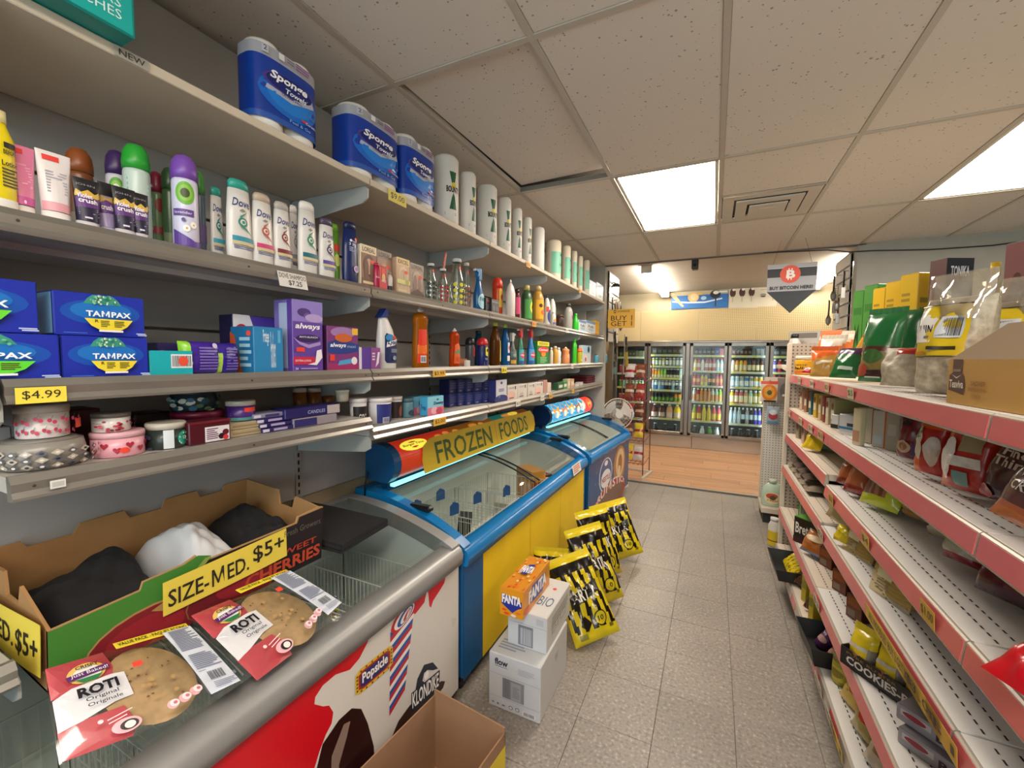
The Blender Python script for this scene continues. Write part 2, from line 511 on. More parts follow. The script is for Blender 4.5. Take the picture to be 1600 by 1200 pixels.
for j, y in enumerate(CY[1:]):
    b = B(); b.box(-1.63, 4.1, y - .012, y + .012, CEIL - .0035, CEIL + .0015, TB); b.box(-1.63, 4.1, y - .002, y + .002, CEIL, CEIL + .035, M('#8d8a83', .4, .5)); b.build('tee_bar', ceiling)
B().box(0, .605, 3.25, 3.27, CEIL - .003, CEIL + .001, TB).build('tee_bar', ceiling)
B().box(-1.21, 1.25, 5.06, 5.10, CEIL - .012, CEIL + .14, M('#5d5850', .6)).build('edge_angle', ceiling)
# recessed light panels
for (i, j) in LIGHTS:
    x0, x1, y0, y1 = CX[i], CX[i + 1], CY[j], CY[j + 1]
    lab = {(2, 5): 'bright ceiling light panel beside the air vent', (5, 5): 'bright ceiling light panel by the right edge of the picture'}.get((i, j), 'added unseen ceiling fill light behind the camera above the gondola' if i == 6 else 'added unseen ceiling fill light behind the camera near the shop window' if j == 1 else 'ceiling light panel behind the camera over the aisle')
    t = thing('ceiling_light', lab, 'light', ((x0 + x1) / 2, (y0 + y1) / 2, CEIL), 0, 'recessed ceiling light panels')
    w, l = (x1 - x0) / 2 - .014, (y1 - y0) / 2 - .014
    b = B()
    for a in ((-w, w, -l, -l + .02), (-w, w, l - .02, l), (-w, -w + .02, -l, l), (w - .02, w, -l, l)): b.box(*a, .002, .02, M('#d8d4c8', .4))
    b.box(-w, w, -l, l, .08, .1, M('#e5e2da', .5)); b.build('frame', t)
    B().grid(lambda u, v: (-w + .02 + (2 * w - .04) * v, -l + .02 + (2 * l - .04) * u, .008), 1, 1, M('#fff0e0', .3, emit=PANEL_W), False).build('diffuser', t)
# air vent
t = thing('air_vent', 'square white louvred air vent in the ceiling beside the light', 'vent', (.3025, 3.575, CEIL))
b = B(); vm = M('#c4bdb0', .5)
for k, (a, z) in enumerate(((.285, .004), (.2, -.008), (.115, -.02))):
    c = a - .07
    nm = B()
    for q in ((-a, a, -a, -c), (-a, a, c, a), (-a, -c, -c, c), (c, a, -c, c)): nm.box(*q, z - .006, z + .004, vm)
    nm.build('louvre', t)
b.box(-.05, .05, -.05, .05, -.03, -.022, vm); b.build('louvre', t)
B().box(-.28, .28, -.28, .28, .05, .06, M('#2b2a27', .9)).build('duct', t)
# back room ceiling and tubes
struct(B().box(-3.1, 4.1, 5.1, 8.5, 2.775, 2.85, M('#b4aca0', .9, grain=.03, scale=5)).build('ceiling_back'))
def tube_light(x, y0, y1, z, label):
    t = thing('fluorescent_light', label, 'light', (x, (y0 + y1) / 2, z), 0, 'fluorescent tube lights in the back room')
    l = (y1 - y0) / 2
    b = B(); b.prism([(-.06, .0), (.06, 0), (.035, -.045), (-.035, -.045)], -l, l, M('#e4e1d8', .4)); b.build('housing', t)
    for sx in (-.04, .04):
        b = B(); b.tube([(sx, -l + .03, -.075), (sx, l - .03, -.075)], .017, M('#fff6e6', .3, emit=TUBE_W), 8); b.build('tube', t)
    for e in (-1, 1): B().box(-.07, .07, e * l - .015, e * l + .015, -.1, 0, M('#e4e1d8', .4), .004).build('lampholder', t)
tube_light(-.85, 5.9, 8.3, 2.775, 'twin fluorescent tube light at the left of the back room ceiling')
tube_light(1.42, 6.1, 8.3, 2.775, 'fluorescent tube light behind the hanging arrow sign')
# ================================================================== left wall shelving
LX, LB = -1.16, -1.585                       # front edge, back panel
POSTS = [-.63, .29, 1.21, 2.13, 3.05, 3.97, 4.89]
Z_TOP, Z_UP, Z_MID, Z_LOW = 2.19, 1.80, 1.487, 1.262
def low_z(y): return 1.305 if y < 1.21 else Z_LOW
shelv = thing('wall_shelving', 'long grey metal wall shelving with four levels above the freezers', 'shelving', (LB, .29, 0))
def rel(o): o.location = (-LB, -.29, 0); return o
PANEL = M('#a3a19e', .6, grain=.04, scale=3)
SHELFM = M('#b9b6b1', .5, grain=.05, scale=5)
RAIL = M('#a9a69f', .32, .75, grain=.06, scale=9)
for k in range(len(POSTS) - 1):
    a, b_ = POSTS[k] + .004, POSTS[k + 1] - .004
    for z0, z1 in ((.93, 1.23), (1.235, 1.62), (1.625, 2.0), (2.005, 2.62)):
        b = B(); b.box(LB - .012, LB, a, b_, z0, z1 - .004, PANEL, .002); rel(b.build('back_panel', shelv))
for y in POSTS:
    b = B(); b.box(LB - .03, LB + .006, y - .014, y + .014, .78, 2.6, M('#a7a59e', .45, .4))
    for z in range(55):
        zz = .82 + z * .032
        b.box(LB + .0055, LB + .0068, y - .004, y + .004, zz, zz + .018, M('#1c1b19', .8))
    rel(b.build('upright', shelv))
for k in range(len(POSTS) - 1):
    a, b_ = POSTS[k] + .003, POSTS[k + 1] - .003
    b = B(); b.box(LB + .01, LX, a, b_, Z_TOP - .024, Z_TOP, M('#c3b8a6', .6, grain=.06, scale=4), .002); rel(b.build('shelf', shelv))
    for z in (Z_UP, Z_MID, low_z((a + b_) / 2)):
        if k == 0 and z < 1.4: z = .955
        b = B(); b.box(LB + .01, LX - .02, a, b_, z - .03, z, SHELFM, .002)
        b.box(LX - .2, LX - .17, a, b_, z - .045, z - .03, SHELFM)
        sh = rel(b.build('shelf', shelv))
        r = B()
        r.prism([(LX - .022, z - .002), (LX - .022, z + .004), (LX - .012, z + .004), (LX, z - .010), (LX - .002, z - .026), (LX + .006, z - .036), (LX + .004, z - .042), (LX - .02, z - .044)], a, b_, RAIL)
        for yy in (a + .03, (a + b_) / 2, b_ - .03):
            r.lathe([(.003, 0), (.002, .002)], M('#4a4844', .5, .6), 6); n = 12
            for i in range(len(r.v) - n, len(r.v)):
                p = r.v[i]; r.v[i] = (LX - .001 + p[2], yy + p[0], z - .018 + p[1])
        r.build('price_rail', sh)
BRK = M('#a9aca9', .5, .2)
for y in POSTS[1:]:
    for z in (Z_TOP - .024, Z_UP - .03, Z_MID - .03, Z_LOW - .03 if y > .5 else .925):
        b = B()
        b.prism([(LB + .006, z), (LX - .025, z), (LX - .01, z - .012), (LX - .012, z - .045), (LX - .04, z - .06), (LB + .006, z - .095)], y - .0025, y + .0025, BRK)
        rel(b.build('bracket', shelv))
b = B(); b.box(LB - .03, LX + .02, 4.91, 4.935, .0, 1.49, M('#b3b0a6', .5, .2), .003); b.box(LB - .03, LB + .2, 4.91, 4.935, 1.49, 2.15, M('#b3b0a6', .5, .2), .003)
rel(b.build('end_panel', shelv))
# timber boards on the wall under the shelving
wl = bpy.data.objects['wall_left']
for k, z in enumerate((.60, .72, .83)):
    b = B(); b.box(-1.63, -1.61, -.6, 4.9, z, z + .095, M('#a7987a', .7, grain=.08, scale=4), .004); b.build('board', wl)
B().box(-1.63, -1.60, -.6, 4.9, 0, .59, M('#7c766c', .8)).build('lower_board', wl)

# ================================================================== freezers
def arc_z(d, D, zf, zb): return zf + (zb - zf) * sin(pi / 2 * min(1, max(0, d) / (D * .92))) ** .85
def freezer(name, label, y0, w, D, zf, zb, xf, body, frame, liner, front, rz=LEFT, lid_tint='#eef6f4', canopy=None):
    t = thing(name, label, 'freezer', (xf, y0, 0), rz)
    N = 14
    cur = [(D * i / N, arc_z(D * i / N, D, zf, zb)) for i in range(N + 1)]
    b = B(); e = .045
    b.box(0, w, 0.004, e, .1, zf - .05, body, .012)
    b.box(0, w, D - e, D, .1, zb - .03, body)
    for x0, x1 in ((0, e), (w - e, w)):
        b.prism([(e, .1)] + [(d, z - .03) for d, z in cur if e <= d <= D - e] + [(D - e, .1)], x0, x1, body, 'x')
    b.box(e, w - e, e, D - e, .1, .14, body)
    b.build('cabinet', t)
    l = B()
    l.box(e, w - e, e, e + .004, .14, zf - .05, liner); l.box(e, w - e, D - e - .004, D - e, .14, zb - .04, liner)
    l.box(e, w - e, e, D - e, .3, .305, liner)
    for x0, x1 in ((e, e + .004), (w - e - .004, w - e)):
        l.prism([(e, .14)] + [(d, z - .04) for d, z in cur if e <= d <= D - e] + [(D - e, .14)], x0, x1, liner, 'x')
    l.build('liner', t)
    # frame: front rail, back rail, two curved ends
    fr = B()
    fr.prism([(-.018, zf - .07), (-.022, zf - .03), (-.012, zf - .006), (.005, zf + .004), (.05, zf + .014), (.058, zf + .004), (.055, zf - .045), (.0, zf - .075)], .0, w, frame, 'x', True)
    fr.prism([(D - .05, zb - .05), (D - .05, zb + .006), (D, zb + .008), (D, zb - .05)], 0, w, frame, 'x')
    for x0, x1 in ((-.006, .05), (w - .05, w + .006)):
        up = [(d, z + .012) for d, z in cur]; dn = [(d, z - .055) for d, z in cur]
        fr.prism(up + dn[::-1], x0, x1, frame, 'x', False)
    fr.build('top_frame', t)
    # two sliding curved lids
    for k, (x0, x1, dz) in enumerate(((.05, w * .52, 0), (w * .48, w - .05, .006))):
        g = B()
        d0, d1 = .05, D - .055
        g.grid(lambda u, v: (x0 + (x1 - x0) * u, d0 + (d1 - d0) * v, arc_z(d0 + (d1 - d0) * v, D, zf, zb) + .004 + dz), 1, 12, clear(lid_tint, .03, .02, 0, .2))
        lid = g.build('glass_lid', t)
        if canopy is not None or True:
            q = B(); xe = x1 if k == 0 else x0
            q.tube([(xe, d0 + (d1 - d0) * i / 12, arc_z(d0 + (d1 - d0) * i / 12, D, zf, zb) + .008 + dz) for i in range(13)], .006 if canopy else .003, M('#161616' if canopy else '#8b8d8c', .4), 6)
            q.build('lid_edge', lid)
            if canopy:
                hx = .012 if k == 0 else w - .052; h = B()
                dd = D * .42
                h.box(hx, hx + .04, dd - .07, dd + .05, arc_z(dd, D, zf, zb) + .002, arc_z(dd, D, zf, zb) + .03, M('#17181a', .4), .008)
                h.build('lid_handle', lid)
    if front:
        p = B(); p.grid(lambda u, v: (w * u, .003, .1 + (zf - .17 + .01) * v), 1, 1, body, False)
        front(p, lambda y, z, o=.001: (y - y0, .003 - o, z), w)
        p.build('front_panel', t)
    for x in (.07, w - .07):
        for d in (.07, D - .07):
            c = B()
            c.tube([(x - .012, d, .026), (x + .012, d, .026)], .026, M('#2d2d2d', .6), 12); c.box(x - .02, x + .02, d - .02, d + .02, .05, .105, M('#3c3c3c', .5, .5)); c.build('caster', t)
    if canopy:
        x0, x1, dc, zc, R, endcol, deco, glow = canopy
        prof = [(dc - R * cos(a) * 1.05, zc + R * sin(a)) for a in [radians(v) for v in range(-60, 125, 12)]] + [(dc + R * .75, zc + R * .5), (dc + R * .8, zc - R * .8)]
        for a_, c_ in ((x0, x0 + .05), (x1 - .05, x1)):
            b = B(); b.prism(prof, a_, c_, endcol, 'x', False); b.build('canopy_end', t)
        inn = [(dc + (d - dc) * .95, zc + (z - zc) * .95) for d, z in prof]
        b = B(); b.prism(inn, x0 + .05, x1 - .05, endcol, 'x', True); hood = b.build('canopy', t)
        b = B(); fnc = lambda u, v, o=.001: (x0 + .05 + (x1 - x0 - .1) * u, dc - (R * .955 + o) * 1.05 * cos(radians(-45 + 130 * v)), zc + (R * .955 + o) * sin(radians(-45 + 130 * v)))
        deco(b, fnc); b.build('canopy_print', hood)
        b = B(); b.box(x0 + .03, x1 - .03, dc - .075, dc - .05, zc - R - .008, zc - R + .006, M('#7fdede', .3, emit=glow)); b.build('light_strip', t)
        for x in (x0 + .1, x1 - .1):
            b = B(); b.box(x - .02, x + .02, dc + .01, dc + .05, zb, zc - R * .5, endcol); b.build('canopy_post', t)
        c = B(); c.tube([(x0 + .0, dc + .06, zc - .04), (x0 - .012, dc + .07, zc - .1), (x0 - .01, dc + .075, zb - .02)], .004, M('#1b1b1b', .5)); c.build('cable', t)
    return t
def front1(p, f, w):
    red, white = M('#d31a28', .25, coat if False else 0), M('#d9d4cb', .28)
    z0 = .102
    P = lambda pts, col, o=.001: p.poly([f(y, z, o) for y, z in pts], M(col, .3))
    p.poly([f(-.34, z0, .0005), f(1.485, z0, .0005), f(1.485, .672, .0005), f(-.34, .672, .0005)], M('#c8101f', .28))
    wh = [(1.397, .672), (1.38, .626), (1.335, .605), (1.304, .592), (1.290, .572), (1.279, .585), (1.272, .648), (1.262, .648), (1.249, .615), (1.197, .600), (1.11, .640), (1.031, .672), (.981, .665), (.952, .633), (.925, .610), (.887, .600), (.834, .622), (.79, .621), (.765, .606), (.762, .588), (.79, .560), (.81, .547), (.824, .516), (.818, .487), (.797, .470), (.775, .439), (.755, .40), (.72, .25), (.64, z0), (1.485, z0), (1.485, .672)]
    # split the drip outline into a fan of simple strips
    P(wh, '#d3cec6', .001)
    # striped ice pop
    L, Rr = lambda z: 1.062 + (.60 - z) * -.028, lambda z: 1.192 - (.60 - z) * .20
    cols = ['#b8252b', '#24509e', '#e6e2dc']
    n = 17
    for i in range(n):
        za = .31 + (.60 - .31) * i / n; zb_ = za + (.60 - .31) / n * 1.02; s = .045
        P([(L(za), za + s * .2), (Rr(za), za + s), (Rr(zb_), zb_ + s), (L(zb_), zb_ + s * .2)], cols[(i // 1) % 3], .002)
    cy, cz = 1.13, .627
    for k, (ry, col) in enumerate(((.066, '#b8252b'), (.054, '#e6e2dc'), (.043, '#24509e'), (.031, '#e6e2dc'), (.02, '#b8252b'), (.01, '#e6e2dc'))):
        P([(cy + ry * cos(a * pi / 9) + .004 * k, cz + ry * .5 * sin(a * pi / 9) + .012 * cos(a * pi / 9)) for a in range(18)], col, .0025 + .0004 * k)
    # badge
    def rr_(a, c, b_, d, sl, col, o):
        pts = []
        for i in range(20):
            t = 2 * pi * i / 20; u = max(-1, min(1, 1.25 * cos(t))); v = max(-1, min(1, 1.25 * sin(t)))
            y = (a + c) / 2 + (c - a) / 2 * u; pts.append((y, (b_ + d) / 2 + (d - b_) / 2 * v + sl * (y - (a + c) / 2)))
        P(pts, col, o)
    rr_(.905, 1.072, .492, .572, -.06, '#d8b23a', .0032); rr_(.918, 1.059, .502, .562, -.06, '#a32a23', .0036); rr_(.926, 1.05, .508, .556, -.06, '#2a2a66', .004)
    for i in range(22):
        t = 2 * pi * i / 22; y = .988 + .076 * max(-1, min(1, 1.2 * cos(t))); z = .532 + .035 * max(-1, min(1, 1.2 * sin(t))) - .06 * (y - .988)
        P([(y - .003, z - .003), (y + .003, z - .003), (y + .003, z + .003), (y - .003, z + .003)], '#5a2a10', .0044)
    def T(body, a, b_, c, d, sl, col, o=.0048, bold=.03):
        vs, fs = text_mesh(body, bold)
        p.add([f(a + (c - a) * x, b_ + (d - b_) * y + sl * (x - .5) * (c - a), o) for x, y in vs], fs, M(col, .4))
    T('Popsicle', .932, .512, 1.046, .554, -.06, '#f0ece4')
    # chocolate bars
    P([(1.06, .23), (1.10, .265), (1.16, .275), (1.25, .262), (1.36, .225), (1.385, .205), (1.37, .188), (1.30, .187), (1.2, .187), (1.12, .185)], '#3a231c', .0015)
    P([(.755, .102), (.757, .38), (.785, .452), (.843, .477), (.891, .475), (.929, .444), (.955, .376), (.98, .277), (.99, .102)], '#2a0f10', .0018)
    P([(.80, .20), (.815, .39), (.86, .45), (.885, .44), (.87, .40), (.84, .34), (.835, .22)], '#8a7468', .0022)
    T('MAGNUM', .80, .215, .985, .25, -.05, '#b9a27e', .003, .005)
    P([(1.19, .30), (1.205, .345), (1.245, .372), (1.30, .345), (1.335, .295), (1.30, .312), (1.27, .335), (1.245, .34), (1.235, .315), (1.25, .298)], '#1d2233', .002)
    P([(1.245, .325), (1.262, .34), (1.275, .322), (1.27, .306), (1.25, .306)], '#f0eee8', .0024)
    P([(1.168, .238), (1.342, .205), (1.346, .283), (1.17, .315)], '#1d2233', .0022)
    T('KLONDIKE', 1.174, .236, 1.338, .295, -.19, '#f3f1ec', .0028, .02)
    P([(1.43, .45), (1.47, .43), (1.46, .41), (1.44, .40)], '#c9c4bb', .0014)
coat = 0
GREY = M('#9b9c9b', .4, .35); LINER = M('#e4e2da', .5)
fz1 = freezer('chest_freezer', 'grey framed chest freezer with a red and white ice cream front', -.35, 1.835, .635, .735, .86, -.95, M('#d6d2ca', .3), GREY, M('#d3d7d4', .5), front1)
BLUE = M('#1476b8', .2); DKB = M('#11588f', .25)
def front2(p, f, w):
    p.poly([f(1.70, .10), f(3.42, .10), f(3.42, .612), f(1.70, .612)], M('#e6c31d', .6, grain=.05, scale=5))
    for y in (2.27, 2.82): p.poly([f(y, .10, .0016), f(y + .004, .10, .0016), f(y + .004, .612, .0016), f(y, .612, .0016)], M('#b9960f', .6))
def canopy2(b, f):
    n = 24
    b.grid(lambda u, v: f(u, v, 0), n, 12, M('#8d4a16', .3, emit=.15))
    def quad(a, c, v0, v1, col, o=.001, e=.2):
        b.grid(lambda u, v: f(a + (c - a) * u, v0 + (v1 - v0) * v, o), 6, 8, M(col, .3, emit=e))
    quad(0, .30, .45, 1, '#c8321d', .001, .25); quad(.30, .62, .7, 1, '#96591c', .001); quad(.62, .82, .7, 1, '#1f7f74', .001); quad(0, .2, .0, .5, '#c43a1a', .001)
    def blob(cu, cv, ru, rv, col, o, e=.3):
        b.add([f(cu, cv, o)] + [f(cu + ru * cos(i * pi / 8), cv + rv * sin(i * pi / 8), o) for i in range(16)], [(0, 1 + i, 1 + (i + 1) % 16) for i in range(16)], M(col, .3, emit=e))
    b.add([f(.0, .0, .0016), f(.0, .62, .0016), f(.05, .5, .0016), f(.09, .25, .0016), f(.1, .0, .0016)], [(0, 1, 2, 3, 4)], M('#e0a83a', .3, emit=.3))
    blob(.085, .72, .065, .15, '#f3e04a', .002, .5)
    vs, fs = text_mesh('Burger Time', .02); b.add([f(.035 + .1 * x, .68 + .08 * y, .0026) for x, y in vs], fs, M('#5a4a10'))
    for cu, cv, ru in ((.22, .74, .02), (.27, .78, .018), (.33, .75, .02), (.46, .8, .03), (.52, .76, .02), (.78, .84, .06)): blob(cu, cv, ru, .08, '#e0913a', .0016)
    blob(.84, .84, .05, .1, '#f0cf4a', .0018, .4)
    # taped yellow paper with hand lettering
    pu = lambda u, v, o=0: (.20 + 1.50 * u, .49 - .127 + .037 * v - o, 1.02 - .078 + .165 * v)
    pts = [(.0, .0), (.97, .0), (1, .3), (1, .7), (.97, 1), (.06, 1), (.015, .8), (0, .4)]
    b.poly([pu(u, v) for u, v in pts], M('#c9ab22', .6)); b.poly([pu(u, v, -.001) for u, v in pts][::-1], M('#c9ab22', .6))
    for body, u0, u1 in (('FROZEN', .08, .50), ('FOODS', .58, .90)):
        vs, fs = text_mesh(body, .012); b.add([pu(u0 + (u1 - u0) * x, .14 + .70 * y, .0012) for x, y in vs], fs, M('#3c5a22', .6))
    b.add([pu(.543, .05, .0012), pu(.547, .05, .0012), pu(.549, .97, .0012), pu(.545, .97, .0012)], [(0, 1, 2, 3)], M('#a88d18', .6))
fz2 = freezer('chest_freezer', 'blue chest freezer with yellow paper front and handwritten frozen foods sign', 1.53, 1.93, .635, .70, .875, -.95, DKB, BLUE, LINER, front2,
              canopy=(.0, 1.72, .49, 1.02, .1, M('#0f4f80', .25), canopy2, 1.1))
def front3(p, f, w):
    y0 = 3.52
    p.poly([f(y0 + .03, .10, .0006), f(y0 + w - .02, .10, .0006), f(y0 + w - .02, .615, .0006), f(y0 + .03, .615, .0006)], M('#284f86', .3, grain=.12, scale=6))
    X = lambda u: y0 + .03 + (w - .05) * u
    Z = lambda v: .1 + .515 * v
    def el(cu, cv, ru, rv, col, o, sl=0):
        p.poly([f(X(cu + ru * cos(a * pi / 12)), Z(cv + rv * sin(a * pi / 12) + sl * cos(a * pi / 12) * rv), o) for a in range(24)], M(col, .3))
    el(.36, .62, .16, .32, '#e9ecf0', .0012); el(.36, .62, .145, .30, '#2d5a98', .0016); el(.36, .55, .12, .17, '#e9ecf0', .002)
    vs, fs = text_mesh('NESTLE', .02); p.add([f(X(.26 + .2 * x), Z(.50 + .1 * y), .0026) for x, y in vs], fs, M('#b3282c'))
    el(.36, .84, .04, .05, '#e9ecf0', .002)
    el(.73, .60, .17, .40, '#b58148', .0012); el(.74, .64, .12, .3, '#e2c9a0', .0016); el(.74, .62, .06, .2, '#a8683a', .002); el(.72, .5, .035, .1, '#e9d9b8', .0024)
    el(.50, .10, .42, .30, '#b3282c', .0022); el(.50, .08, .34, .2, '#7e5a48', .0027)
    vs, fs = text_mesh('DRUMSTICK', .03)
    p.add([f(X(.5 - .40 * cos(pi * (.08 + .84 * x))), Z(.06 + (.20 + .14 * y) * sin(pi * (.08 + .84 * x)) + .05 * y), .0034) for x, y in vs], fs, M('#f0e8dc'))
    for i in range(40):
        r = random.Random(i); u, v = r.random(), r.random() ** 1.5; el(u * .96 + .02, v, .006, .009, '#9db8d8', .001)
def canopy3(b, f):
    b.grid(lambda u, v: f(u, v, 0), 20, 12, M('#2f9fd0', .3, emit=.5))
    def blob(cu, cv, ru, rv, col, o, e=.6):
        b.add([f(cu, cv, o)] + [f(cu + ru * cos(i * pi / 8), cv + rv * sin(i * pi / 8), o) for i in range(16)], [(0, 1 + i, 1 + (i + 1) % 16) for i in range(16)], M(col, .3, emit=e))
    for k, u in enumerate((.1, .27, .43, .59, .72)):
        blob(u, .5, .095, .5, '#dff0f4', .001); blob(u + .01, .55 - .05 * (k % 2), .065, .34, ('#d98f3c', '#c9703c', '#d8a23a', '#9a5a3a', '#e0c9a8')[k], .002); blob(u + .02, .35, .03, .15, '#f0e2b8', .003)
    b.grid(lambda u, v: f(.8 + .2 * u, v, .001), 6, 10, M('#d8402f', .3, emit=.6)); blob(.92, .5, .05, .25, '#f0a040', .002)
fz3 = freezer('chest_freezer', 'dark blue chest freezer printed with ice cream cones, nearest the back room', 3.52, 1.37, .635, .70, .875, -.935, DKB, BLUE, LINER, front3, rz=LEFT - radians(4),
              canopy=(.05, 1.28, .50, 1.00, .1, M('#123a66', .25), canopy3, .8))

# ================================================================== right gondola
GX = .502
GB = .93
GP = [3.6, 2.38, 1.16, -.06, -1.28]
CREAM, WHITE, RED = M('#d8ccbb', .5, grain=.04, scale=4), M('#e6e4e1', .45, grain=.03, scale=5), M('#cf696a', .22, grain=.05, scale=7)
LEV = [(1.44, .502), (1.199, .498), (1.0, .491), (.775, .482), (.468, .472), (.19, .462)]
gon = thing('store_gondola', 'double sided store gondola with white slotted shelves and red price rails', 'shelving', (.9, 1.2, 0))
def relg(o): o.location = (-.9, -1.2, 0); return o
def lev_z(L, y):
    z = LEV[L][0]
    if L == 2: z = 1.012 if y > 2.38 else .968
    if L == 3: z = .783 if y > 2.38 else .77
    return z
for k in range(4):
    y1, y0 = GP[k] - .002, GP[k + 1] + .002
    relg(B().box(GB, GB + .02, y0, y1, .12, 1.62, CREAM).build('back_panel', gon))
    relg(B().box(.54, 1.36, y0, y1, 0, .12, M('#3b3a38', .7)).build('plinth', gon))
    for L in range(6):
        z, x = lev_z(L, (y0 + y1) / 2), LEV[L][1]
        b = B(); b.box(x + .008, GB - .004, y0, y1, z - .03, z, WHITE if k else CREAM, .002)
        sh = relg(b.build('shelf', gon))
        s = B(); sm = M('#2a2826', .8)
        n = int((y1 - y0) / .026)
        for i in range(n):
            yy = y0 + .01 + i * .026
            for xx in (.05, .085) + ((.25,) if L in (1,) else ()):
                s.poly([(x + xx, yy, z + .0008), (x + xx + .004, yy, z + .0008), (x + xx + .004, yy + .014, z + .0008), (x + xx, yy + .014, z + .0008)], sm)
        s.build('slot_perforation', sh)['kind'] = 'stuff'
        r = B()
        r.prism([(x + .012, z - .004), (x + .012, z - .0006), (x + .004, z - .0006), (x, z - .004), (x - .005, z - .051), (x - .005, z - .058), (x + .012, z - .058)], y0, y1, M('#b9b2a6', .4, .3))
        if L < 5:
            r.prism([(x - .0015, z - .006), (x - .0072, z - .052), (x - .003, z - .052), (x + .002, z - .006)], y0 + .004, y1 - .004, RED)
        else:
            yy = y0 + .05
            for q in range(4): r.prism([(x - .0015, z - .006), (x - .0072, z - .052), (x - .003, z - .052), (x + .002, z - .006)], yy, yy + .13, RED); yy += .31
        r.build('price_rail', sh)
    relg(B().box(GB + .03, 1.36, y0, y1, 1.41, 1.44, CREAM).build('far_shelf', gon))
for y in GP:
    b = B(); b.box(GB - .004, GB + .03, y - .02, y + .02, 0, 1.76, M('#c9c4b8', .4, .5), .004)
    for i in range(12): b.box(GB - .005, GB - .003, y - .005, y + .005, 1.48 + i * .022, 1.48 + i * .022 + .012, M('#1b1a18', .8))
    relg(b.build('upright', gon))
    for L in range(1, 6):
        z = lev_z(L, y - .1) - .03
        relg(B().prism([(GB - .01, z), (LEV[L][1] + .02, z), (LEV[L][1] + .02, z - .03), (GB - .01, z - .08)], y - .002, y + .002, M('#c9c4b8', .4, .4)).build('bracket', gon))
pgm = pegboard_mat('#b9ab9c', '#5a5048', 40, .2)
b = B(); b.box(.478, .505, 3.605, 3.645, 0, 1.66, CREAM, .003); relg(b.build('end_post', gon))
b = B(); b.box(.505, .95, 3.612, 3.628, .02, 1.66, pgm); relg(b.build('end_panel', gon))
# white pegboard end stand beyond it
peg = thing('pegboard_stand', 'white pegboard stand with small cream shelves past the end of the gondola', 'shelving', (.6, 4.85, 0))
pm = pegboard_mat('#d9d6ce', '#4a4640', 40, .17)
def relp(o): o.location = (-.6, -4.85, 0); return o
relp(B().box(.468, .96, 4.9, 4.915, .1, 1.30, pm).build('pegboard', peg))
relp(B().box(.462, .474, 4.89, 4.925, .0, 1.37, CREAM, .003).build('side_post', peg))
relp(B().box(.462, .96, 4.885, 4.925, 1.32, 1.37, CREAM, .004).build('top_rail', peg))
relp(B().box(.455, .95, 4.55, 4.9, .10, .15, CREAM, .004).build('base_deck', peg))
relp(B().box(.475, .95, 4.58, 4.9, 0, .10, M('#2e2c2a', .7)).build('plinth', peg))
for z in (1.03, .72, .42, .22):
    b = B(); b.box(.615, .95, 3.75, 4.55, z - .03, z, CREAM, .003); b.box(.605, .618, 3.75, 4.55, z - .04, z + .003, M('#d9cfb4', .5), .002); relp(b.build('shelf', peg))
b = B(); b.box(.52, .95, 4.2, 4.55, 1.47, 1.50, CREAM, .003); b.prism([(.52, 1.47), (.60, 1.47), (.6, 1.42)], 4.2, 4.23, CREAM); relp(b.build('shelf', peg))
relp(B().box(.93, .96, 3.7, 4.9, .1, 1.7, CREAM).build('rear_panel', peg))

# ================================================================== coolers
STEEL = M('#8f8880', .3, .8, grain=.08, scale=8); DKST = M('#4b4642', .4, .7)
CZ0, CZ1, CY0 = .235, 1.815, 7.8
DOORS = [(-1.63, -1.068), (-1.05, -.44), (-.362, .196), (.214, .782), (.80, 1.40)]
cool = thing('drinks_cooler', 'long steel drinks cooler with five glass doors across the back wall', 'cooler', (0, CY0, 0))
def relc(o): o.location = (0, -CY0, 0); return o
b = B(); b.box(-1.75, 1.52, CY0 + .02, 8.4, CZ1 - .01, 1.85, STEEL); b.box(-1.75, 1.52, CY0 + .02, 8.4, CZ0 - .03, CZ0, STEEL)
b.box(-1.75, -1.66, CY0 + .02, 8.4, CZ0, CZ1, STEEL); b.box(1.43, 1.52, CY0 + .02, 8.4, CZ0, CZ1, STEEL); b.box(-1.66, 1.43, 8.36, 8.4, CZ0, CZ1, M('#5d615c', .6))
b.box(-1.75, 1.52, CY0 - .03, CY0 + .03, CZ1 + .0, 1.85, STEEL, .004)
b.box(-.432, -.372, CY0 - .02, CY0 + .04, CZ0, CZ1, STEEL, .004)
relc(b.build('cabinet', cool))
for x0, x1 in ((-1.75, -.30), (-.292, 1.52)):
    relc(B().box(x0, x1, CY0 + .03, CY0 + .06, .004, CZ0 - .03, M('#b9afa4', .5, grain=.1, scale=3), .003).build('kick_panel', cool))
SHELF_PX = {0: (172, 288, 387, 490, 612), 1: (155, 237, 322, 408, 495, 612), 2: (160, 272, 380, 495, 632), 3: (163, 280, 390, 512, 656), 4: (168, 284, 392, 514, 656)}
CSH = {}
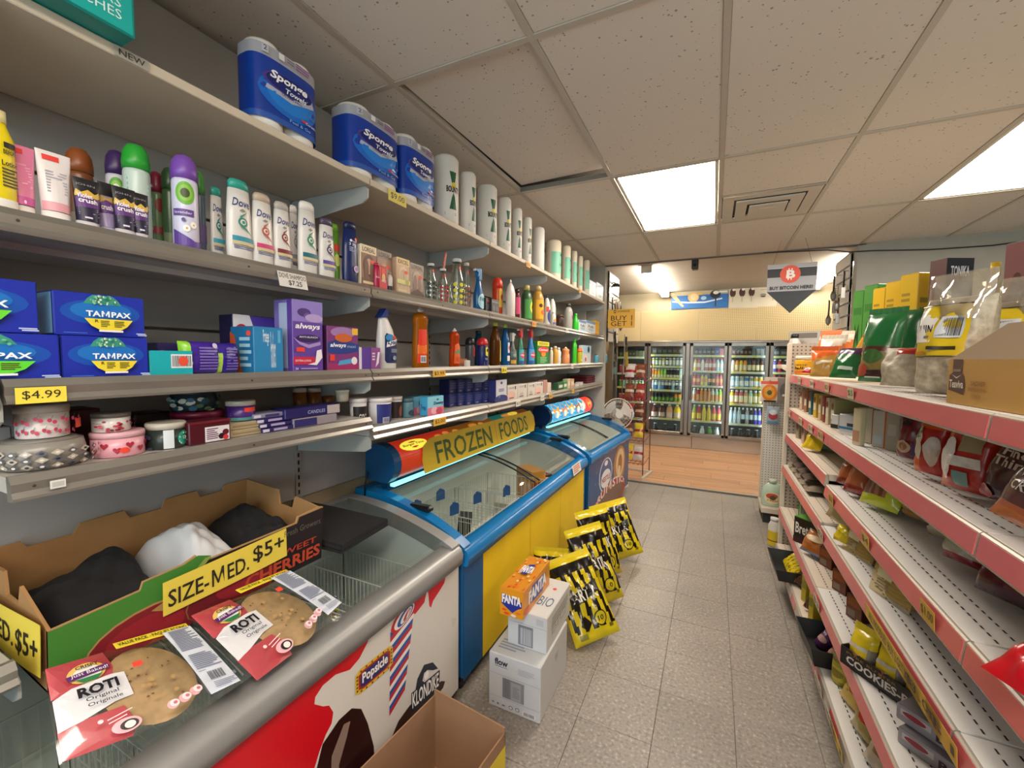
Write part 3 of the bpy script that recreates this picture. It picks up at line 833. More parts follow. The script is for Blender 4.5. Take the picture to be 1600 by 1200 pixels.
for d, (x0, x1) in enumerate(DOORS):
    fr = .045
    b = B()
    for q in ((x0, x0 + fr, CZ0, CZ1), (x1 - fr, x1, CZ0, CZ1), (x0, x1, CZ0, CZ0 + .05), (x0, x1, CZ1 - .055, CZ1)): b.box(q[0], q[1], CY0 - .03, CY0, q[2], q[3], STEEL, .004)
    dr = relc(b.build('door', cool))
    B().box(x0 + fr - .005, x1 - fr + .005, CY0 - .018, CY0 - .012, CZ0 + .045, CZ1 - .05, clear('#e9f2ee', .02, .03, 0, .12)).build('glass', dr)
    h = B(); hx = x1 - .022 if d in (1, 3) else x0 + .022
    h.tube([(hx, CY0 - .03, .85), (hx, CY0 - .065, .87), (hx, CY0 - .065, 1.25), (hx, CY0 - .03, 1.27)], .009, DKST, 8); h.build('handle', dr)
    CSH[d] = []
    for py in SHELF_PX[d]:
        xm = (x0 + x1) / 2
        z = zpy(520 + py / 4.615, xm, CY0 + .09) - .012
        CSH[d].append(z)
        b = B(); b.box(x0 + .03, x1 - .03, CY0 + .08, 8.3, z - .012, z, M('#d5d6d0', .5)); b.box(x0 + .02, x1 - .02, CY0 + .065, CY0 + .08, z - .024, z + .012, M('#dfe0c8', .4))
        r_ = random.Random(d * 10 + py)
        for i in range(6):
            if r_.random() < .6:
                xx = x0 + .05 + i * (x1 - x0 - .1) / 6; b.box(xx, xx + .05, CY0 + .0635, CY0 + .066, z - .02, z + .008, M(r_.choice(('#f0e35a', '#f4f2ea', '#f0e35a')), .5))
        relc(b.build('shelf', cool))
    CSH[d].append(CZ0 + .004)
for x in (-1.058, -.40, .205, .791, 1.42):
    b = B(); b.box(x - .012, x + .012, CY0 + .03, CY0 + .05, CZ0 + .03, CZ1 - .04, M('#f4f2ff', .3, emit=COOLER_W)); relc(b.build('light_strip', cool))
    if x not in (-1.655, 1.42):
        relc(B().box(x - .03, x + .03, CY0 + .008, CY0 + .028, CZ0, CZ1, DKST).build('mullion', cool))
# pegboard panels on top of the cooler
pg2 = pegboard_mat('#c9b68c', '#7a6840', 38, .22)
for k, (x0, x1) in enumerate(((-1.75, -1.20), (-1.195, -.255), (-.25, .60), (.605, 1.6))):
    o = B().box(x0, x1, CY0 + .02, CY0 + .035, 1.852, 2.375 + (.01 if k == 3 else 0), pg2, .002).build('pegboard')
    tag(o, ('tan pegboard panel above the leftmost cooler door', 'wide tan pegboard panel above the second cooler door', 'tan pegboard panel left of the hanging arrow sign', 'tan pegboard panel behind the hanging arrow sign')[k], 'pegboard', 'pegboard panels over the cooler')
# ================================================================== makers of goods
ORD = ['first', 'second', 'third', 'fourth', 'fifth', 'sixth', 'seventh', 'eighth', 'ninth', 'tenth', 'eleventh', 'twelfth']
def carton(name, label, cat, loc, rz, w, d, h, col, front=(), left=(), top=(), group=None, side=None, rough=.35, right=(), rot=None, bev=.0025):
    """box with its front at local y = 0, base centred on x"""
    t = thing(name, label, cat, loc, rz, group, rot)
    b = B(); b.box(-w / 2, w / 2, 0, d, 0, h, M(side or col, rough), bev)
    b.build('box', t)
    p = B()
    p.decals(flat((-w / 2, 0, 0), (w, 0, 0), (0, 0, h), (0, -1, 0)), ([('r', .012, .01, .988, .99, col)] if side else []) + list(front), rough=rough)
    if left: p.decals(flat((-w / 2, d, 0), (0, -d, 0), (0, 0, h), (-1, 0, 0)), list(left), rough=rough)
    if right: p.decals(flat((w / 2, 0, 0), (0, d, 0), (0, 0, h), (1, 0, 0)), list(right), rough=rough)
    if top: p.decals(flat((-w / 2, 0, h), (w, 0, 0), (0, d, 0), (0, 0, 1)), list(top), rough=rough)
    if p.v: p.build('label_print', t)
    return t
PROF = {
    'can': ([(.85, 0), (1, .04), (1, .88)], [(1, .88), (.86, .96), (.82, 1)]),
    'pet': ([(.86, 0), (1, .04), (1, .30), (.95, .36), (1, .42), (1, .62), (.8, .74), (.42, .88)], [(.46, .88), (.46, 1)]),
    'juice': ([(.9, 0), (1, .03), (1, .72), (.7, .84), (.62, .88)], [(.68, .88), (.68, 1)]),
    'carafe': ([(.9, 0), (1, .03), (1, .5), (.92, .6), (.55, .78), (.4, .9)], [(.46, .9), (.46, 1)]),
    'shampoo': ([(.88, 0), (.97, .02), (1, .2), (.93, .6), (.80, .88)], [(.80, .88), (.79, .96), (.62, 1)]),
    'spray': ([(.94, 0), (1, .015), (1, .70), (.94, .74)], [(1.02, .735), (1.04, .82), (.92, .92), (.62, .98), (.2, 1)]),
    'round': ([(.9, 0), (1, .03), (1, .66), (.85, .76), (.5, .86)], [(.55, .86), (.55, .97), (.4, 1)]),
    'soap': ([(.93, 0), (1, .02), (.98, .35), (.82, .70), (.94, .78), (.90, .84), (.42, .91)], [(.36, .91), (.36, .955), (.16, .96), (.16, 1)]),
    'milk': ([(.92, 0), (1, .03), (1, .48), (.9, .60), (.55, .80), (.52, .93)], [(.62, .93), (.64, .97), (.6, 1)]),
    'jar': ([(.9, 0), (1, .03), (1, .74), (.94, .80)], [(.98, .80), (.98, .97), (.9, 1)]),
    'tin': ([(.96, 0), (1, .02), (1, .76)], [(1.03, .76), (1.03, .95), (.97, 1)]),
    'roll': ([(.85, 0), (1, .04), (1, .96), (.85, 1)], [(.25, .98), (.25, 1.001)]),
    'glue': ([(.92, 0), (1, .02), (1, .62), (.72, .80), (.3, .9)], [(.28, .9), (.1, 1)]),
    'tub': ([(.86, 0), (.98, .85)], [(1.03, .85), (1.03, .99), (.98, 1)]),
    'jug': ([(.9, 0), (1, .03), (1, .55), (.75, .78), (.36, .9)], [(.4, .9), (.4, 1)]),
    'bowl': ([(.80, 0), (.96, .12), (1, .4), (1, .6), (.94, .9)], [(.94, .9), (.7, 1)]),
}
def prad(prof, v):
    for (r0, z0), (r1, z1) in zip(prof, prof[1:]):
        if z0 <= v <= z1: return r0 + (r1 - r0) * (v - z0) / max(1e-6, z1 - z0)
    return prof[-1][0]
def bottle_on(t, kind, R, h, body, cap, fl=1, lab=None, n=18, lean=None, capname='cap'):
    bp, cp = PROF[kind]
    bm = body if not isinstance(body, str) else M(body, .3)
    cm_ = cap if not isinstance(cap, str) else M(cap, .35)
    B().lathe([(r * R, z * h) for r, z in bp], bm, n, 0, 0, 1, fl).build('body', t)
    if cap: B().lathe([(r * R, z * h) for r, z in cp], cm_, n, 0, 0, 1, fl).build(capname, t)
    if lab:
        v0, v1, ang, items = lab
        def fn(u, v, o=.001):
            a = (u - .5) * ang; vv = v0 + (v1 - v0) * v; r = prad(bp, vv) * R + o
            return (r * sin(a), -r * fl * cos(a) - (o if fl < .8 else 0), vv * h)
        b = B(); b.decals(fn, items, .0009, curved=max(4, int(ang * 4)))
        b.build('label_print', t)
def bottle(name, label, cat, loc, rz, kind, R, h, body, cap, fl=1, lab=None, n=18, group=None, capname='cap'):
    t = thing(name, label, cat, loc, rz, group)
    bottle_on(t, kind, R, h, body, cap, fl, lab, n, capname=capname)
    return t
def tubepack(name, label, loc, rz, w, h, col, cap, items, group=None):
    """squeeze tube standing on its cap, top end crimped flat"""
    t = thing(name, label, 'tube', loc, rz, group)
    B().lathe([(w * .40, 0), (w * .41, h * .02), (w * .41, h * .16), (w * .36, h * .165)], M(cap, .35), 20, 0, 0, 1, .75).build('cap', t)
    def sec(v): return w * (.40 + .1 * v), w * .30 * (1 - v) ** .8 + .0012
    def fn(u, v, o=0):
        a = 2 * pi * u; x, y = sec(v)
        return (x * sin(a), -y * cos(a), h * (.165 + .835 * v))
    b = B(); b.grid(fn, 24, 10, M(col, .35)); b.build('body', t)
    def f2(u, v, o=.001):
        a = (u - .5) * pi * .86; x, y = sec(v)
        return (x * sin(a), -y * cos(a) - o, h * (.165 + .835 * v))
    b = B(); b.decals(f2, items, .001, curved=8); b.build('label_print', t)
    return t
def trigger(name, label, loc, rz, R, h, body, head, nozzle, lab, flip=1, fl=.7, group=None, kind='glue'):
    t = thing(name, label, 'spray bottle', loc, rz, group)
    bp = [(.9, 0), (1, .02), (1, .38), (.62, .58), (.48, .70), (.3, .75)]
    bm = body if not isinstance(body, str) else M(body, .25)
    B().lathe([(r * R, z * h) for r, z in bp], bm, 16, 0, 0, 1, fl).build('body', t)
    b = B(); s = flip; k = h
    pts = [(.10, .74), (.12, .90), (.10, 1.0), (-.02, 1.0), (-.22, .965), (-.22, .93), (-.09, .90), (-.13, .80), (-.11, .79), (-.04, .86), (-.06, .74)]
    pts = [(s * x * k * .75, z * k) for x, z in pts]
    if s < 0: pts = pts[::-1]
    b.prism(pts, -R * .28, R * .28, M(head, .35), 'y'); b.build('trigger_head', t)
    if nozzle:
        x = s * -.22 * k * .75
        B().box(min(x - .006, x), max(x - .006, x) , -R * .2, R * .2, .925 * k, .97 * k, M(nozzle, .4)).build('nozzle', t)
    if lab:
        v0, v1, ang, items = lab
        def fn(u, v, o=.001):
            a = (u - .5) * ang; vv = v0 + (v1 - v0) * v; r = prad(bp, vv) * R + o
            return (r * sin(a), -r * fl * cos(a) - o, vv * h)
        b = B(); b.decals(fn, items, .001, curved=8); b.build('label_print', t)
    return t
def pillow(w, h, t, wr=0, seed=0, pw=.55):
    r = random.Random(seed); ph = [r.random() * 6 for _ in range(6)]
    def fn(u, v, o=0, side=1):
        e = max(0, sin(pi * u)) ** pw * max(0, sin(pi * v)) ** (pw * .8)
        wv = wr * (sin(9 * v + 5 * u + ph[0]) + .7 * sin(17 * u - 8 * v + ph[1]) + .5 * sin(27 * v + ph[2] + 11 * u)) * e
        sq = 1 - .10 * sin(pi * v) * 0
        pin = .03 * w * sin(pi * v) * (1 if u > .5 else -1) * (abs(u - .5) * 2) ** 6 * -1
        return ((u - .5) * w * sq + pin, -side * (t / 2 * e + wv + o), v * h)
    return fn
def bag(name, label, cat, loc, rot, w, h, t, paint, items=(), wr=.004, seed=0, crimp=None, nu=14, nv=18, group=None, film=None, back=None, pw=.55):
    """pillow bag, base at z = 0, front to local -y; paint(u, v) names the printed colour of each spot"""
    fn = pillow(w, h, t, wr, seed, pw)
    Rm = Euler(rot).to_matrix()
    mz = min((Rm @ Vector(fn(i / nu, j / nv, .002, sd))).z for sd in (1, -1) for j in range(nv + 1) for i in range(nu + 1))
    th = thing(name, label, cat, (loc[0], loc[1], loc[2] - mz + .0005), 0, group, rot)      # its lowest point touches what it lies on
    b = B()
    for side in (1, -1):
        vs = [fn(i / nu, j / nv, 0, side) for j in range(nv + 1) for i in range(nu + 1)]
        o = len(b.v); b.v += vs
        for j in range(nv):
            for i in range(nu):
                q = (j * (nu + 1) + i, j * (nu + 1) + i + 1, (j + 1) * (nu + 1) + i + 1, (j + 1) * (nu + 1) + i)
                c = paint((i + .5) / nu, (j + .5) / nv) if (side == 1 or back is None) else back
                mm = M(c, .22) if isinstance(c, str) else c
                b.f.append(tuple(o + k for k in (q if side == 1 else q[::-1]))); b.mi.append(b.m(mm)); b.sm.append(True)
    b.build('packet', th)
    if crimp:
        c = B()
        for z0, z1 in ((h - .001, h + .022), (-.0, -.0)):
            if z1 > z0:
                n = 16
                c.grid(lambda u, v: ((u - .5) * w, .003 * sin(u * 40) , z0 + (z1 - z0) * v), n, 1, M(crimp, .3)); c.grid(lambda u, v: ((u - .5) * w, .003 * sin(u * 40) + .0015, z0 + (z1 - z0) * v), n, 1, M(crimp, .3))
        c.build('crimped_end', th)
    if items:
        p = B(); p.decals(lambda u, v, o=.001: fn(u, v, o + .0025), items, .0014, .3, curved=10); p.build('label_print', th)
    return th
def stripes(cols, n=8, ang=0, seed=0):
    return lambda u, v: cols[int((u * cos(ang) + v * sin(ang)) * n + seed) % len(cols)]
def solid(c): return lambda u, v: c
def bands(*a):
    """bands(v1, col1, v2, col2, ...): colour by height"""
    def f(u, v):
        for i in range(0, len(a), 2):
            if v <= a[i]: return a[i + 1]
        return a[-1]
    return f

# ------------------------------------------------------------------ placing on the left shelves
XF = -1.19
def Lbox(px0, px1, top, z, xf=XF):
    y0, y1 = ypx(px0, xf, z), ypx(px1, xf, z)
    return (xf, (y0 + y1) / 2, z), y1 - y0, zpy(top, xf, (y0 + y1) / 2) - z
def Lround(px0, px1, top, z, xf=XF):
    R = .04
    for _ in range(4):
        x = xf - R; y = ypx((px0 + px1) / 2, x, z); D = hypot(x, y)
        R = D * sin((atan((px1 - 800) / F_PX) - atan((px0 - 800) / F_PX)) / 2)
    return (x, y, z), R, zpy(top, x, y) - z
def LC(name, label, cat, px0, px1, top, z, d, col, front=(), xf=XF, **k):
    loc, w, h = Lbox(px0, px1, top, z, xf)
    return carton(name, label, cat, loc, LEFT, w, d, h, col, front, **k)
def LR(name, label, cat, px0, px1, top, z, kind, body, cap, lab=None, fl=1, xf=XF, tilt=None, **k):
    loc, R, h = Lround(px0, px1, top, z, xf)
    if fl < 1: loc = (xf - R * fl, loc[1], z)
    return bottle(name, label, cat, loc, LEFT + (tilt or 0), kind, R, h, body, cap, fl, lab, **k)

# ================================================================== top shelf
q = (-1.09, .17, Z_TOP)
carton('diaper_box', 'teal diaper box at the near end of the top shelf', 'box', (-1.107, .2566, Z_TOP + .001), LEFT, .47, .30, .36, '#10a59f',
       [('t', '78', .80, .20, .90, .36, '#e9f4f3', .02), ('t', 'DIAPERS', .74, .125, .95, .175, '#d5f0ee', .0), ('t', 'COUCHES', .70, .06, .95, .11, '#d5f0ee', .0), ('p', [(.2, .2), (.5, .16), (.5, .19), (.2, .24)], '#7fd4d0')], side='#0b827d')
def towel_pack(px0, px1, top, label, tag_off=0):
    loc, w, h = Lbox(px0, px1, top, Z_TOP + .0015, -1.172)
    t = thing('paper_towel_pack', label, 'paper towels', loc, LEFT, 'twin packs of paper towels on the top shelf')
    r = w / 4
    for s in (-1, 1):
        B().lathe([(r * .8, 0), (r * .97, .012), (r * .97, h - .014), (r * .8, h), (r * .3, h - .002), (r * .28, h - .02)], M('#e6e4df', .8, bump=.3, scale=60), 22, s * r, r).build('roll', t)
    def out(a, o):
        k = 48; pts = []
        for i in range(k):
            tt = 2 * pi * i / k
            c_, s_ = cos(tt), sin(tt)
            e = .6
            pts.append(((2 * r + o) * (abs(c_) ** e) * (1 if c_ >= 0 else -1), r + (r + o) * (abs(s_) ** e) * (1 if s_ >= 0 else -1)))
        return pts
    b = B()
    n = 48
    for (z0, z1, mm) in ((.10, .17, M('#2b55a8', .25)), (.17, .80, M('#123a9a', .22, grain=.15, scale=9)), (.80, .93, M('#a3a5ad', .28))):
        P = out(0, .002); v = [(x, y, z0 * h) for x, y in P] + [(x, y, z1 * h) for x, y in P]
        b.add(v, [(i, (i + 1) % n, n + (i + 1) % n, n + i) for i in range(n)], mm, True)
    b.build('wrapper', t)
    def yf(u):
        x = (u - .5) * 4 * r; return r - (r + .002) * max(0, 1 - (abs(x) / (2 * r + .002)) ** (1 / .3)) ** .3 if False else -.002
    p = B()
    def fnf(u, v, o=.001):
        x = (u - .5) * 3.9 * r; c_ = min(1, abs(x) / (2 * r + .002)) ** (1 / .6); s_ = sqrt(max(0, 1 - c_ * c_))
        return (x, r - (r + .0028) * s_ ** .6 - o, v * h)
    p.decals(fnf, [('e', .5, .45, .46, .24, '#1565c4'), ('e', .5, .44, .36, .17, '#1a79d4'), ('e', .49, .57, .40, .115, '#4c3a8c'), ('p', [(.12, .44), (.5, .40), (.9, .50), (.86, .58), (.5, .45), (.14, .49)], '#aab0c2'), ('e', .49, .575, .36, .105, '#12246c'),
                   ('t', 'Sponge', .18, .555, .76, .675, '#f2f4f8', .03, .2), ('t', 'Towels', .40, .485, .74, .545, '#e6ecf6', .02, .2), ('t', 'ULTRA PRO', .34, .437, .66, .46, '#2a3050', .01),
                   ('e', .70, .27, .06, .014, '#c8342a'), ('t', 'Canada', .72, .25, .92, .28, '#e6ecf6', 0), ('t', 'Peel & Go', .45, .17, .80, .205, '#86b6e6', 0),
                   ('r', .08, .82, .16, .905, '#b9bcc2'), ('t', '2', .10, .845, .14, .90, '#4a3a78', .01), ('r', .30, .83, .38, .90, '#e4e4e4'), ('l', .56, .825, .80, .915, 3, '#8a5a92'), ('l', .42, .84, .53, .89, 2, '#6d6f7c')], .0012, .25, curved=6)
    p.build('label_print', t)
    return t
towel_pack(402, 502, 84, 'twin paper towel pack standing alone on the top shelf, nearest the diaper box')
towel_pack(552, 630, 180, 'middle of the three blue twin paper towel packs')
towel_pack(634, 684, 222, 'blue twin paper towel pack touching the plain white towel rolls')
bounty = [(677, 716, 248), (718, 743, 272), (744, 776, 293), (777, 798, 311), (799, 815, 327), (815.5, 830, 341), (830.5, 850, 357)]
for k, (a, c, tp) in enumerate(bounty):
    LR('paper_towel_roll', ORD[k].capitalize() + ' roll from the near end of the green banded white paper towel rolls', 'paper towels', a, c, tp, Z_TOP + .0015, 'roll', M('#dedbd3', .6, bump=.2, scale=40), '#c9b8a0', xf=-1.185, tilt=radians((-20, -9, -20, -27, -30, -18, 40)[k]),
       lab=(.12, .86, 2.4, [('p', [(.36, .86), (.62, .86), (.56, .62), (.50, .52), (.45, .62)], '#1f5a3c'), ('p', [(.36, .14), (.62, .14), (.56, .38), (.50, .46), (.44, .36)], '#1f5a3c'), ('e', .52, .60, .09, .06, '#d8c63a'), ('t', 'BOUNTY', .26, .46, .76, .58, '#16201c', .04), ('l', .2, .02, .6, .08, 2, '#9a9a98')]),
       n=22, group='white paper towel rolls on the top shelf', capname='core')
for k, (a, c, tp) in enumerate([(853, 876, 377), (877, 891, 385), (891.5, 901, 393), (901.5, 910, 401), (910.5, 920.5, 407)]):
    LR('tissue_roll_pack', ORD[k].capitalize() + ' mint labelled cream roll from the near end of its row', 'paper towels', a, c, tp, Z_TOP + .0015, 'roll', M('#ddd3bd', .6), '#c9b8a0', xf=-1.185,
       lab=(.16, .70, 3.0, [('r', 0, 0, 1, 1, '#79c4a8'), ('r', .45, .82, .78, .92, '#2a3a38'), ('t', 'KIARRA', .4, .36, .72, .46, '#2f6a68', .01), ('l', .4, .2, .7, .28, 2, '#4a8a80')]), n=16, group='mint labelled rolls on the top shelf', capname='core')
for k, (a, c) in enumerate(((921, 931), (932, 942))):
    LC('tissue_box', ('nearer', 'farther')[k] + ' white and blue tissue pack at the far end of the top shelf', 'box', a, c, 440 + 4 * k, Z_TOP + .001, .12, '#dfe6ea', [('r', 0, .78, 1, 1, '#5a7ab0'), ('e', .5, .4, .3, .2, '#7ab0a0')], group='tissue packs at the far end of the top shelf')
# ================================================================== upper shelf (shampoos and sprays)
Z = Z_UP + .001
LR('lotion_bottle', 'yellow bottle with black print at the near end of the shampoo shelf', 'bottle', -38, 27, 172, Z, 'juice', '#e8d416', '#e2d9a0', fl=.6,
   lab=(.04, .70, 2.4, [('r', 0, 0, 1, .12, '#e8e6e0'), ('r', .62, .9, 1, .98, '#1f1c12'), ('t', 'BEFORE', .6, .8, .95, .87, '#2a2612', .02), ('l', .55, .3, .98, .6, 6, '#4a4418'), ('t', 'Lotion', .55, .62, .95, .70, '#2a2612', .02)]))
loc, w, h = Lbox(22, 70, 222, Z)
tubepack('cream_tube', 'pink squeeze tube with white cap beside the yellow bottle', (XF - .03, loc[1], Z), LEFT, w, h, '#dd7fa6', '#e9e4e0', [('r', .06, .86, .55, .94, '#e23a36'), ('l', .2, .3, .8, .7, 9, '#e6a0bc'), ('r', .0, .0, 1, .14, '#c9569a'), ('e', .5, .05, .04, .03, '#f0d0e0')])
loc, w, h = Lbox(70, 126, 234, Z)
tubepack('cream_tube', 'white squeeze tube with pink band and red price sticker', (XF - .03, loc[1], Z), LEFT, w, h, '#e3dfe0', '#ece9e6', [('r', .22, .84, .60, .93, '#e2413c'), ('r', 0, .0, 1, .15, '#e3a3ad'), ('l', .25, .3, .8, .68, 8, '#a9a6b4')])
vc = [('r', 0, .72, 1, 1, '#15141a'), ('p', [(0, .60), (.12, .72), (.3, .66), (.5, .74), (.7, .66), (.88, .73), (1, .62), (1, .50), (0, .5)], '#d6b24e'), ('r', 0, 0, 1, .56, '#1b1738'), ('p', [(0, .5), (.25, .62), (.6, .52), (1, .6), (1, .34), (0, .3)], '#5a2f78'),
      ('t', 'Violet', .12, .53, .62, .64, '#f2edf6', .03), ('t', 'crush', .16, .42, .78, .53, '#f2edf6', .03), ('l', .1, .12, .9, .32, 5, '#8f7fae'), ('r', .3, .05, .55, .09, '#dcd8ea'), ('t', 'JOHN', .12, .80, .7, .86, '#9a98a2', .0)]
vc2 = [('r', 0, .70, 1, 1, '#15141a'), ('p', [(0, .58), (.2, .70), (.5, .64), (.8, .72), (1, .6), (1, .46), (0, .5)], '#d6b24e'), ('p', [(0, .5), (.4, .6), (1, .52), (1, .34), (0, .3)], '#6a3f8c'), ('t', 'crush', .14, .38, .7, .5, '#f2edf6', .03)]
for k, (a, c, tp, xo) in enumerate(((124, 168, 277, 0), (163, 192, 283, .02), (186, 223, 291, 0), (216, 243, 300, 0))):
    loc, w, h = Lbox(a, c, tp, Z, XF - xo)
    tubepack('hair_mask_tube', ('black and gold violet tube, largest and nearest of the four', 'lilac tube with black top standing second of the four', 'black and gold violet tube, third of the four small tubes', 'black violet tube, slimmest and farthest of the four')[k], (XF - .025 - xo, loc[1], Z), LEFT, w, h, '#15141a' if k != 1 else '#a89ac8', '#cfcbd2' if k != 1 else '#c9c6de', vc if k != 1 else vc2, group='violet hair tubes on the shampoo shelf')
def air(label, a, c, tp, xf, body, cap, items, tilt=0):
    LR('air_freshener', label, 'spray can', a, c, tp, Z, 'spray', body, cap, lab=(.02, .72, 2.8, items), xf=xf, tilt=tilt, group='air freshener cans on the shampoo shelf')
flow_ = lambda c1, c2: [('e', .34, .80, .26, .17, c1), ('e', .34, .80, .19, .12, '#8ac04a'), ('e', .34, .80, .12, .07, c2), ('r', 0, .46, .55, .56, '#5b3f8c'), ('t', 'lavender', .05, .49, .5, .53, '#e9e4f4', .0), ('p', [(0, 0), (1, 0), (1, .12), (.55, .10), (0, .26)], '#5a3c96')]
air('brown capped air freshener can behind the white tube', 108, 152, 232, -1.34, '#7a4a2a', '#8a4a22', [('e', .4, .7, .2, .15, '#3f6a2a'), ('r', 0, .2, 1, .4, '#9a8a78')])
air('dark purple capped air freshener can behind the violet tubes', 170, 205, 235, -1.30, '#cfcfd6', '#3a2458', flow_('#5aa03a', '#d8e0d0'))
air('green capped air freshener can showing its back label', 196, 240, 226, -1.225, '#bcd0c8', '#239a30', [('l', .1, .2, .9, .9, 10, '#7fae98')])
air('dark red capped air freshener can half hidden by a green one', 236, 260, 268, -1.30, '#5f7a52', '#7c1f34', [('e', .5, .8, .25, .12, '#7a2a20'), ('r', 0, .3, 1, .42, '#8a3038'), ('e', .6, .1, .2, .08, '#a03a3a')])
air('dark green air freshener can behind the purple capped one', 256, 282, 262, -1.27, '#3a5a38', '#2a4a2a', [('r', 0, .1, 1, .3, '#6a7a5a')])
air('purple capped white air freshener can with daisies', 271, 313, 243, XF, '#cfcfe6', '#7347a8', flow_('#6ab03c', '#3a4a20') + [('e', .35, .28, .09, .05, '#f3f1e8'), ('e', .52, .34, .08, .05, '#f3f1e8'), ('e', .35, .28, .025, .015, '#c8963a'), ('e', .52, .34, .02, .012, '#c8963a'), ('e', .28, .4, .05, .03, '#3f3a78')])
air('green capped air freshener can just behind the daisy can', 306, 324, 268, -1.24, '#4a5a6a', '#3f8a3a', [('r', 0, .2, 1, .5, '#5a4a7a')])
def dove(label, a, c, tp, capc, swirl, band, xf=XF, tilt=0, lean=0, text='Dove'):
    t = LR('shampoo_bottle', label, 'bottle', a, c, tp, Z, 'shampoo', '#dcdad6', capc, fl=.5, xf=xf, tilt=tilt, group='white shampoo and conditioner bottles',
       lab=(.04, .86, 2.5, [('t', text, .16, .76, .80, .88, '#28387c', .012, .2), ('p', [(.40, .70), (.5, .68), (.62, .71), (.5, .735)], '#8a8a7a'), ('e', .5, .53, .15, .07, swirl), ('e', .5, .53, .09, .042, '#dcdad6'), ('e', .51, .53, .05, .024, swirl),
            ('p', [(.36, .52), (.42, .62), (.66, .70), (.46, .60)], swirl), ('p', [(.40, .46), (.55, .42), (.80, .33), (.60, .44), (.44, .50)], swirl), ('r', .16, .235, .86, .31, band), ('r', .16, .185, .86, .235, '#cbbd94'), ('l', .2, .12, .8, .17, 2, '#5a6090')]))
    t.rotation_euler = (0, radians(lean), LEFT + tilt)
    return t
dove('teal capped shampoo bottle standing behind another teal capped one', 326, 349, 294, '#2f9c8c', '#2f7a72', '#3fa0b8', xf=-1.25)
dove('teal capped white shampoo bottle in front of its twin', 346, 392, 284, '#2f9c8c', '#3a8a78', '#2f8ea6')
dove('white shampoo bottle with tan cap and pink band', 386, 425, 305, '#b8a894', '#b8604a', '#c83f78')
dove('white shampoo bottle with silver cap and maroon band', 420, 453, 318, '#b0aaa4', '#8a3a34', '#7a2f34')
dove('white conditioner bottle mostly hidden behind the leaning one', 449, 466, 322, '#d6d4d0', '#8a8a90', '#8a8a98', xf=-1.24)
dove('white conditioner bottle with slanted top and teal band', 457, 493, 318, '#dfddd8', '#3a8a6a', '#1f6a78')
dove('white shampoo bottle with dark purple cap, farthest of its kind', 490, 521, 343, '#4a4258', '#4a3a5a', '#5a4a9a')
LR('shampoo_bottle', 'green bottle squeezed beside the navy shampoo bottle', 'bottle', 513, 530, 351, Z, 'shampoo', '#5f9a2a', '#6aa832', fl=.5, xf=-1.22, lab=(.1, .8, 2.4, [('e', .5, .7, .3, .1, '#d83a2a'), ('e', .5, .4, .3, .15, '#c9d86a')]))
LR('shampoo_bottle', 'navy blue shampoo bottle with a red price sticker', 'bottle', 527, 558, 349, Z, 'shampoo', '#16265c', '#131f4c', fl=.55, lab=(.05, .86, 2.4, [('e', .72, .84, .12, .04, '#e0442f'), ('e', .36, .80, .07, .025, '#e6e8f0'), ('t', 'head', .44, .77, .7, .81, '#c8cee6', .01), ('t', '3 IN 1', .25, .70, .8, .755, '#d6dcf0', .01), ('l', .25, .58, .8, .68, 3, '#8a96c0'), ('e', .62, .24, .16, .07, '#d8b8d8'), ('e', .62, .24, .1, .045, '#8a78b8')]))
hair = lambda top_, c1, c2, name: [('r', 0, .80, 1, 1, top_), ('t', name, .1, .84, .9, .95, '#3a2a20', .02), ('e', .5, .52, .36, .26, c1), ('e', .5, .50, .2, .19, '#c89a7c'), ('e', .34, .4, .14, .26, c2), ('e', .66, .4, .12, .24, c2), ('r', 0, 0, 1, .2, c2), ('r', .1, .07, .75, .13, '#d8c49a'), ('e', .7, .62, .12, .05, '#e0442f')]
LC('hair_dye_box', 'hair dye box with cream top and brown curls, nearest of four', 'box', 564, 588.5, 384, Z, .07, '#8a6048', hair('#d8c4a0', '#5a3a28', '#6a4432', 'LOREAL'), side='#d8cbb0', group='hair dye boxes')
LC('hair_dye_box', 'hair dye box with pinkish marbled side, second of four', 'box', 590, 612, 393, Z, .08, '#a0826e', hair('#8a7a68', '#a88468', '#b09484', 'LOREAL'), side='#b89488', xf=-1.21, group='hair dye boxes')
LC('hair_dye_box', 'pale hair dye box with yellow band, third of four', 'box', 620, 640, 404, Z, .07, '#c8a888', hair('#d8b878', '#d8c0a0', '#c8b090', 'EXCEL') + [('r', 0, .28, 1, .40, '#d8d888'), ('e', .75, .35, .16, .08, '#b8b068')], side='#b89a80', group='hair dye boxes')
LC('hair_dye_box', 'grey brown hair dye box with dark wedge, fourth of four', 'box', 641, 662, 413, Z, .07, '#a89080', hair('#988878', '#b8a898', '#8a7468', 'LOREAL') + [('p', [(0, 0), (1, 0), (1, .10), (.5, .24), (0, .10)], '#5a4438')], group='hair dye boxes')
LR('hair_colour_tube', 'dark pink bottle standing before the hair dye boxes', 'bottle', 582, 593.5, 411, Z, 'juice', '#a81c44', '#b0204a', xf=-1.175, lab=(.1, .7, 2.6, [('t', 'Color', .2, .5, .8, .62, '#f0d0d8', .02)]))
LC('hair_colour_pack', 'small red pack in front of the second hair dye box', 'box', 594, 604.5, 416, Z, .025, '#b83430', [('e', .5, .75, .3, .15, '#e0442f'), ('e', .5, .5, .25, .18, '#d8b078'), ('r', 0, 0, 1, .35, '#c83a44'), ('t', 'NICE', .2, .3, .8, .4, '#f2e0e0', .02)], xf=-1.172)
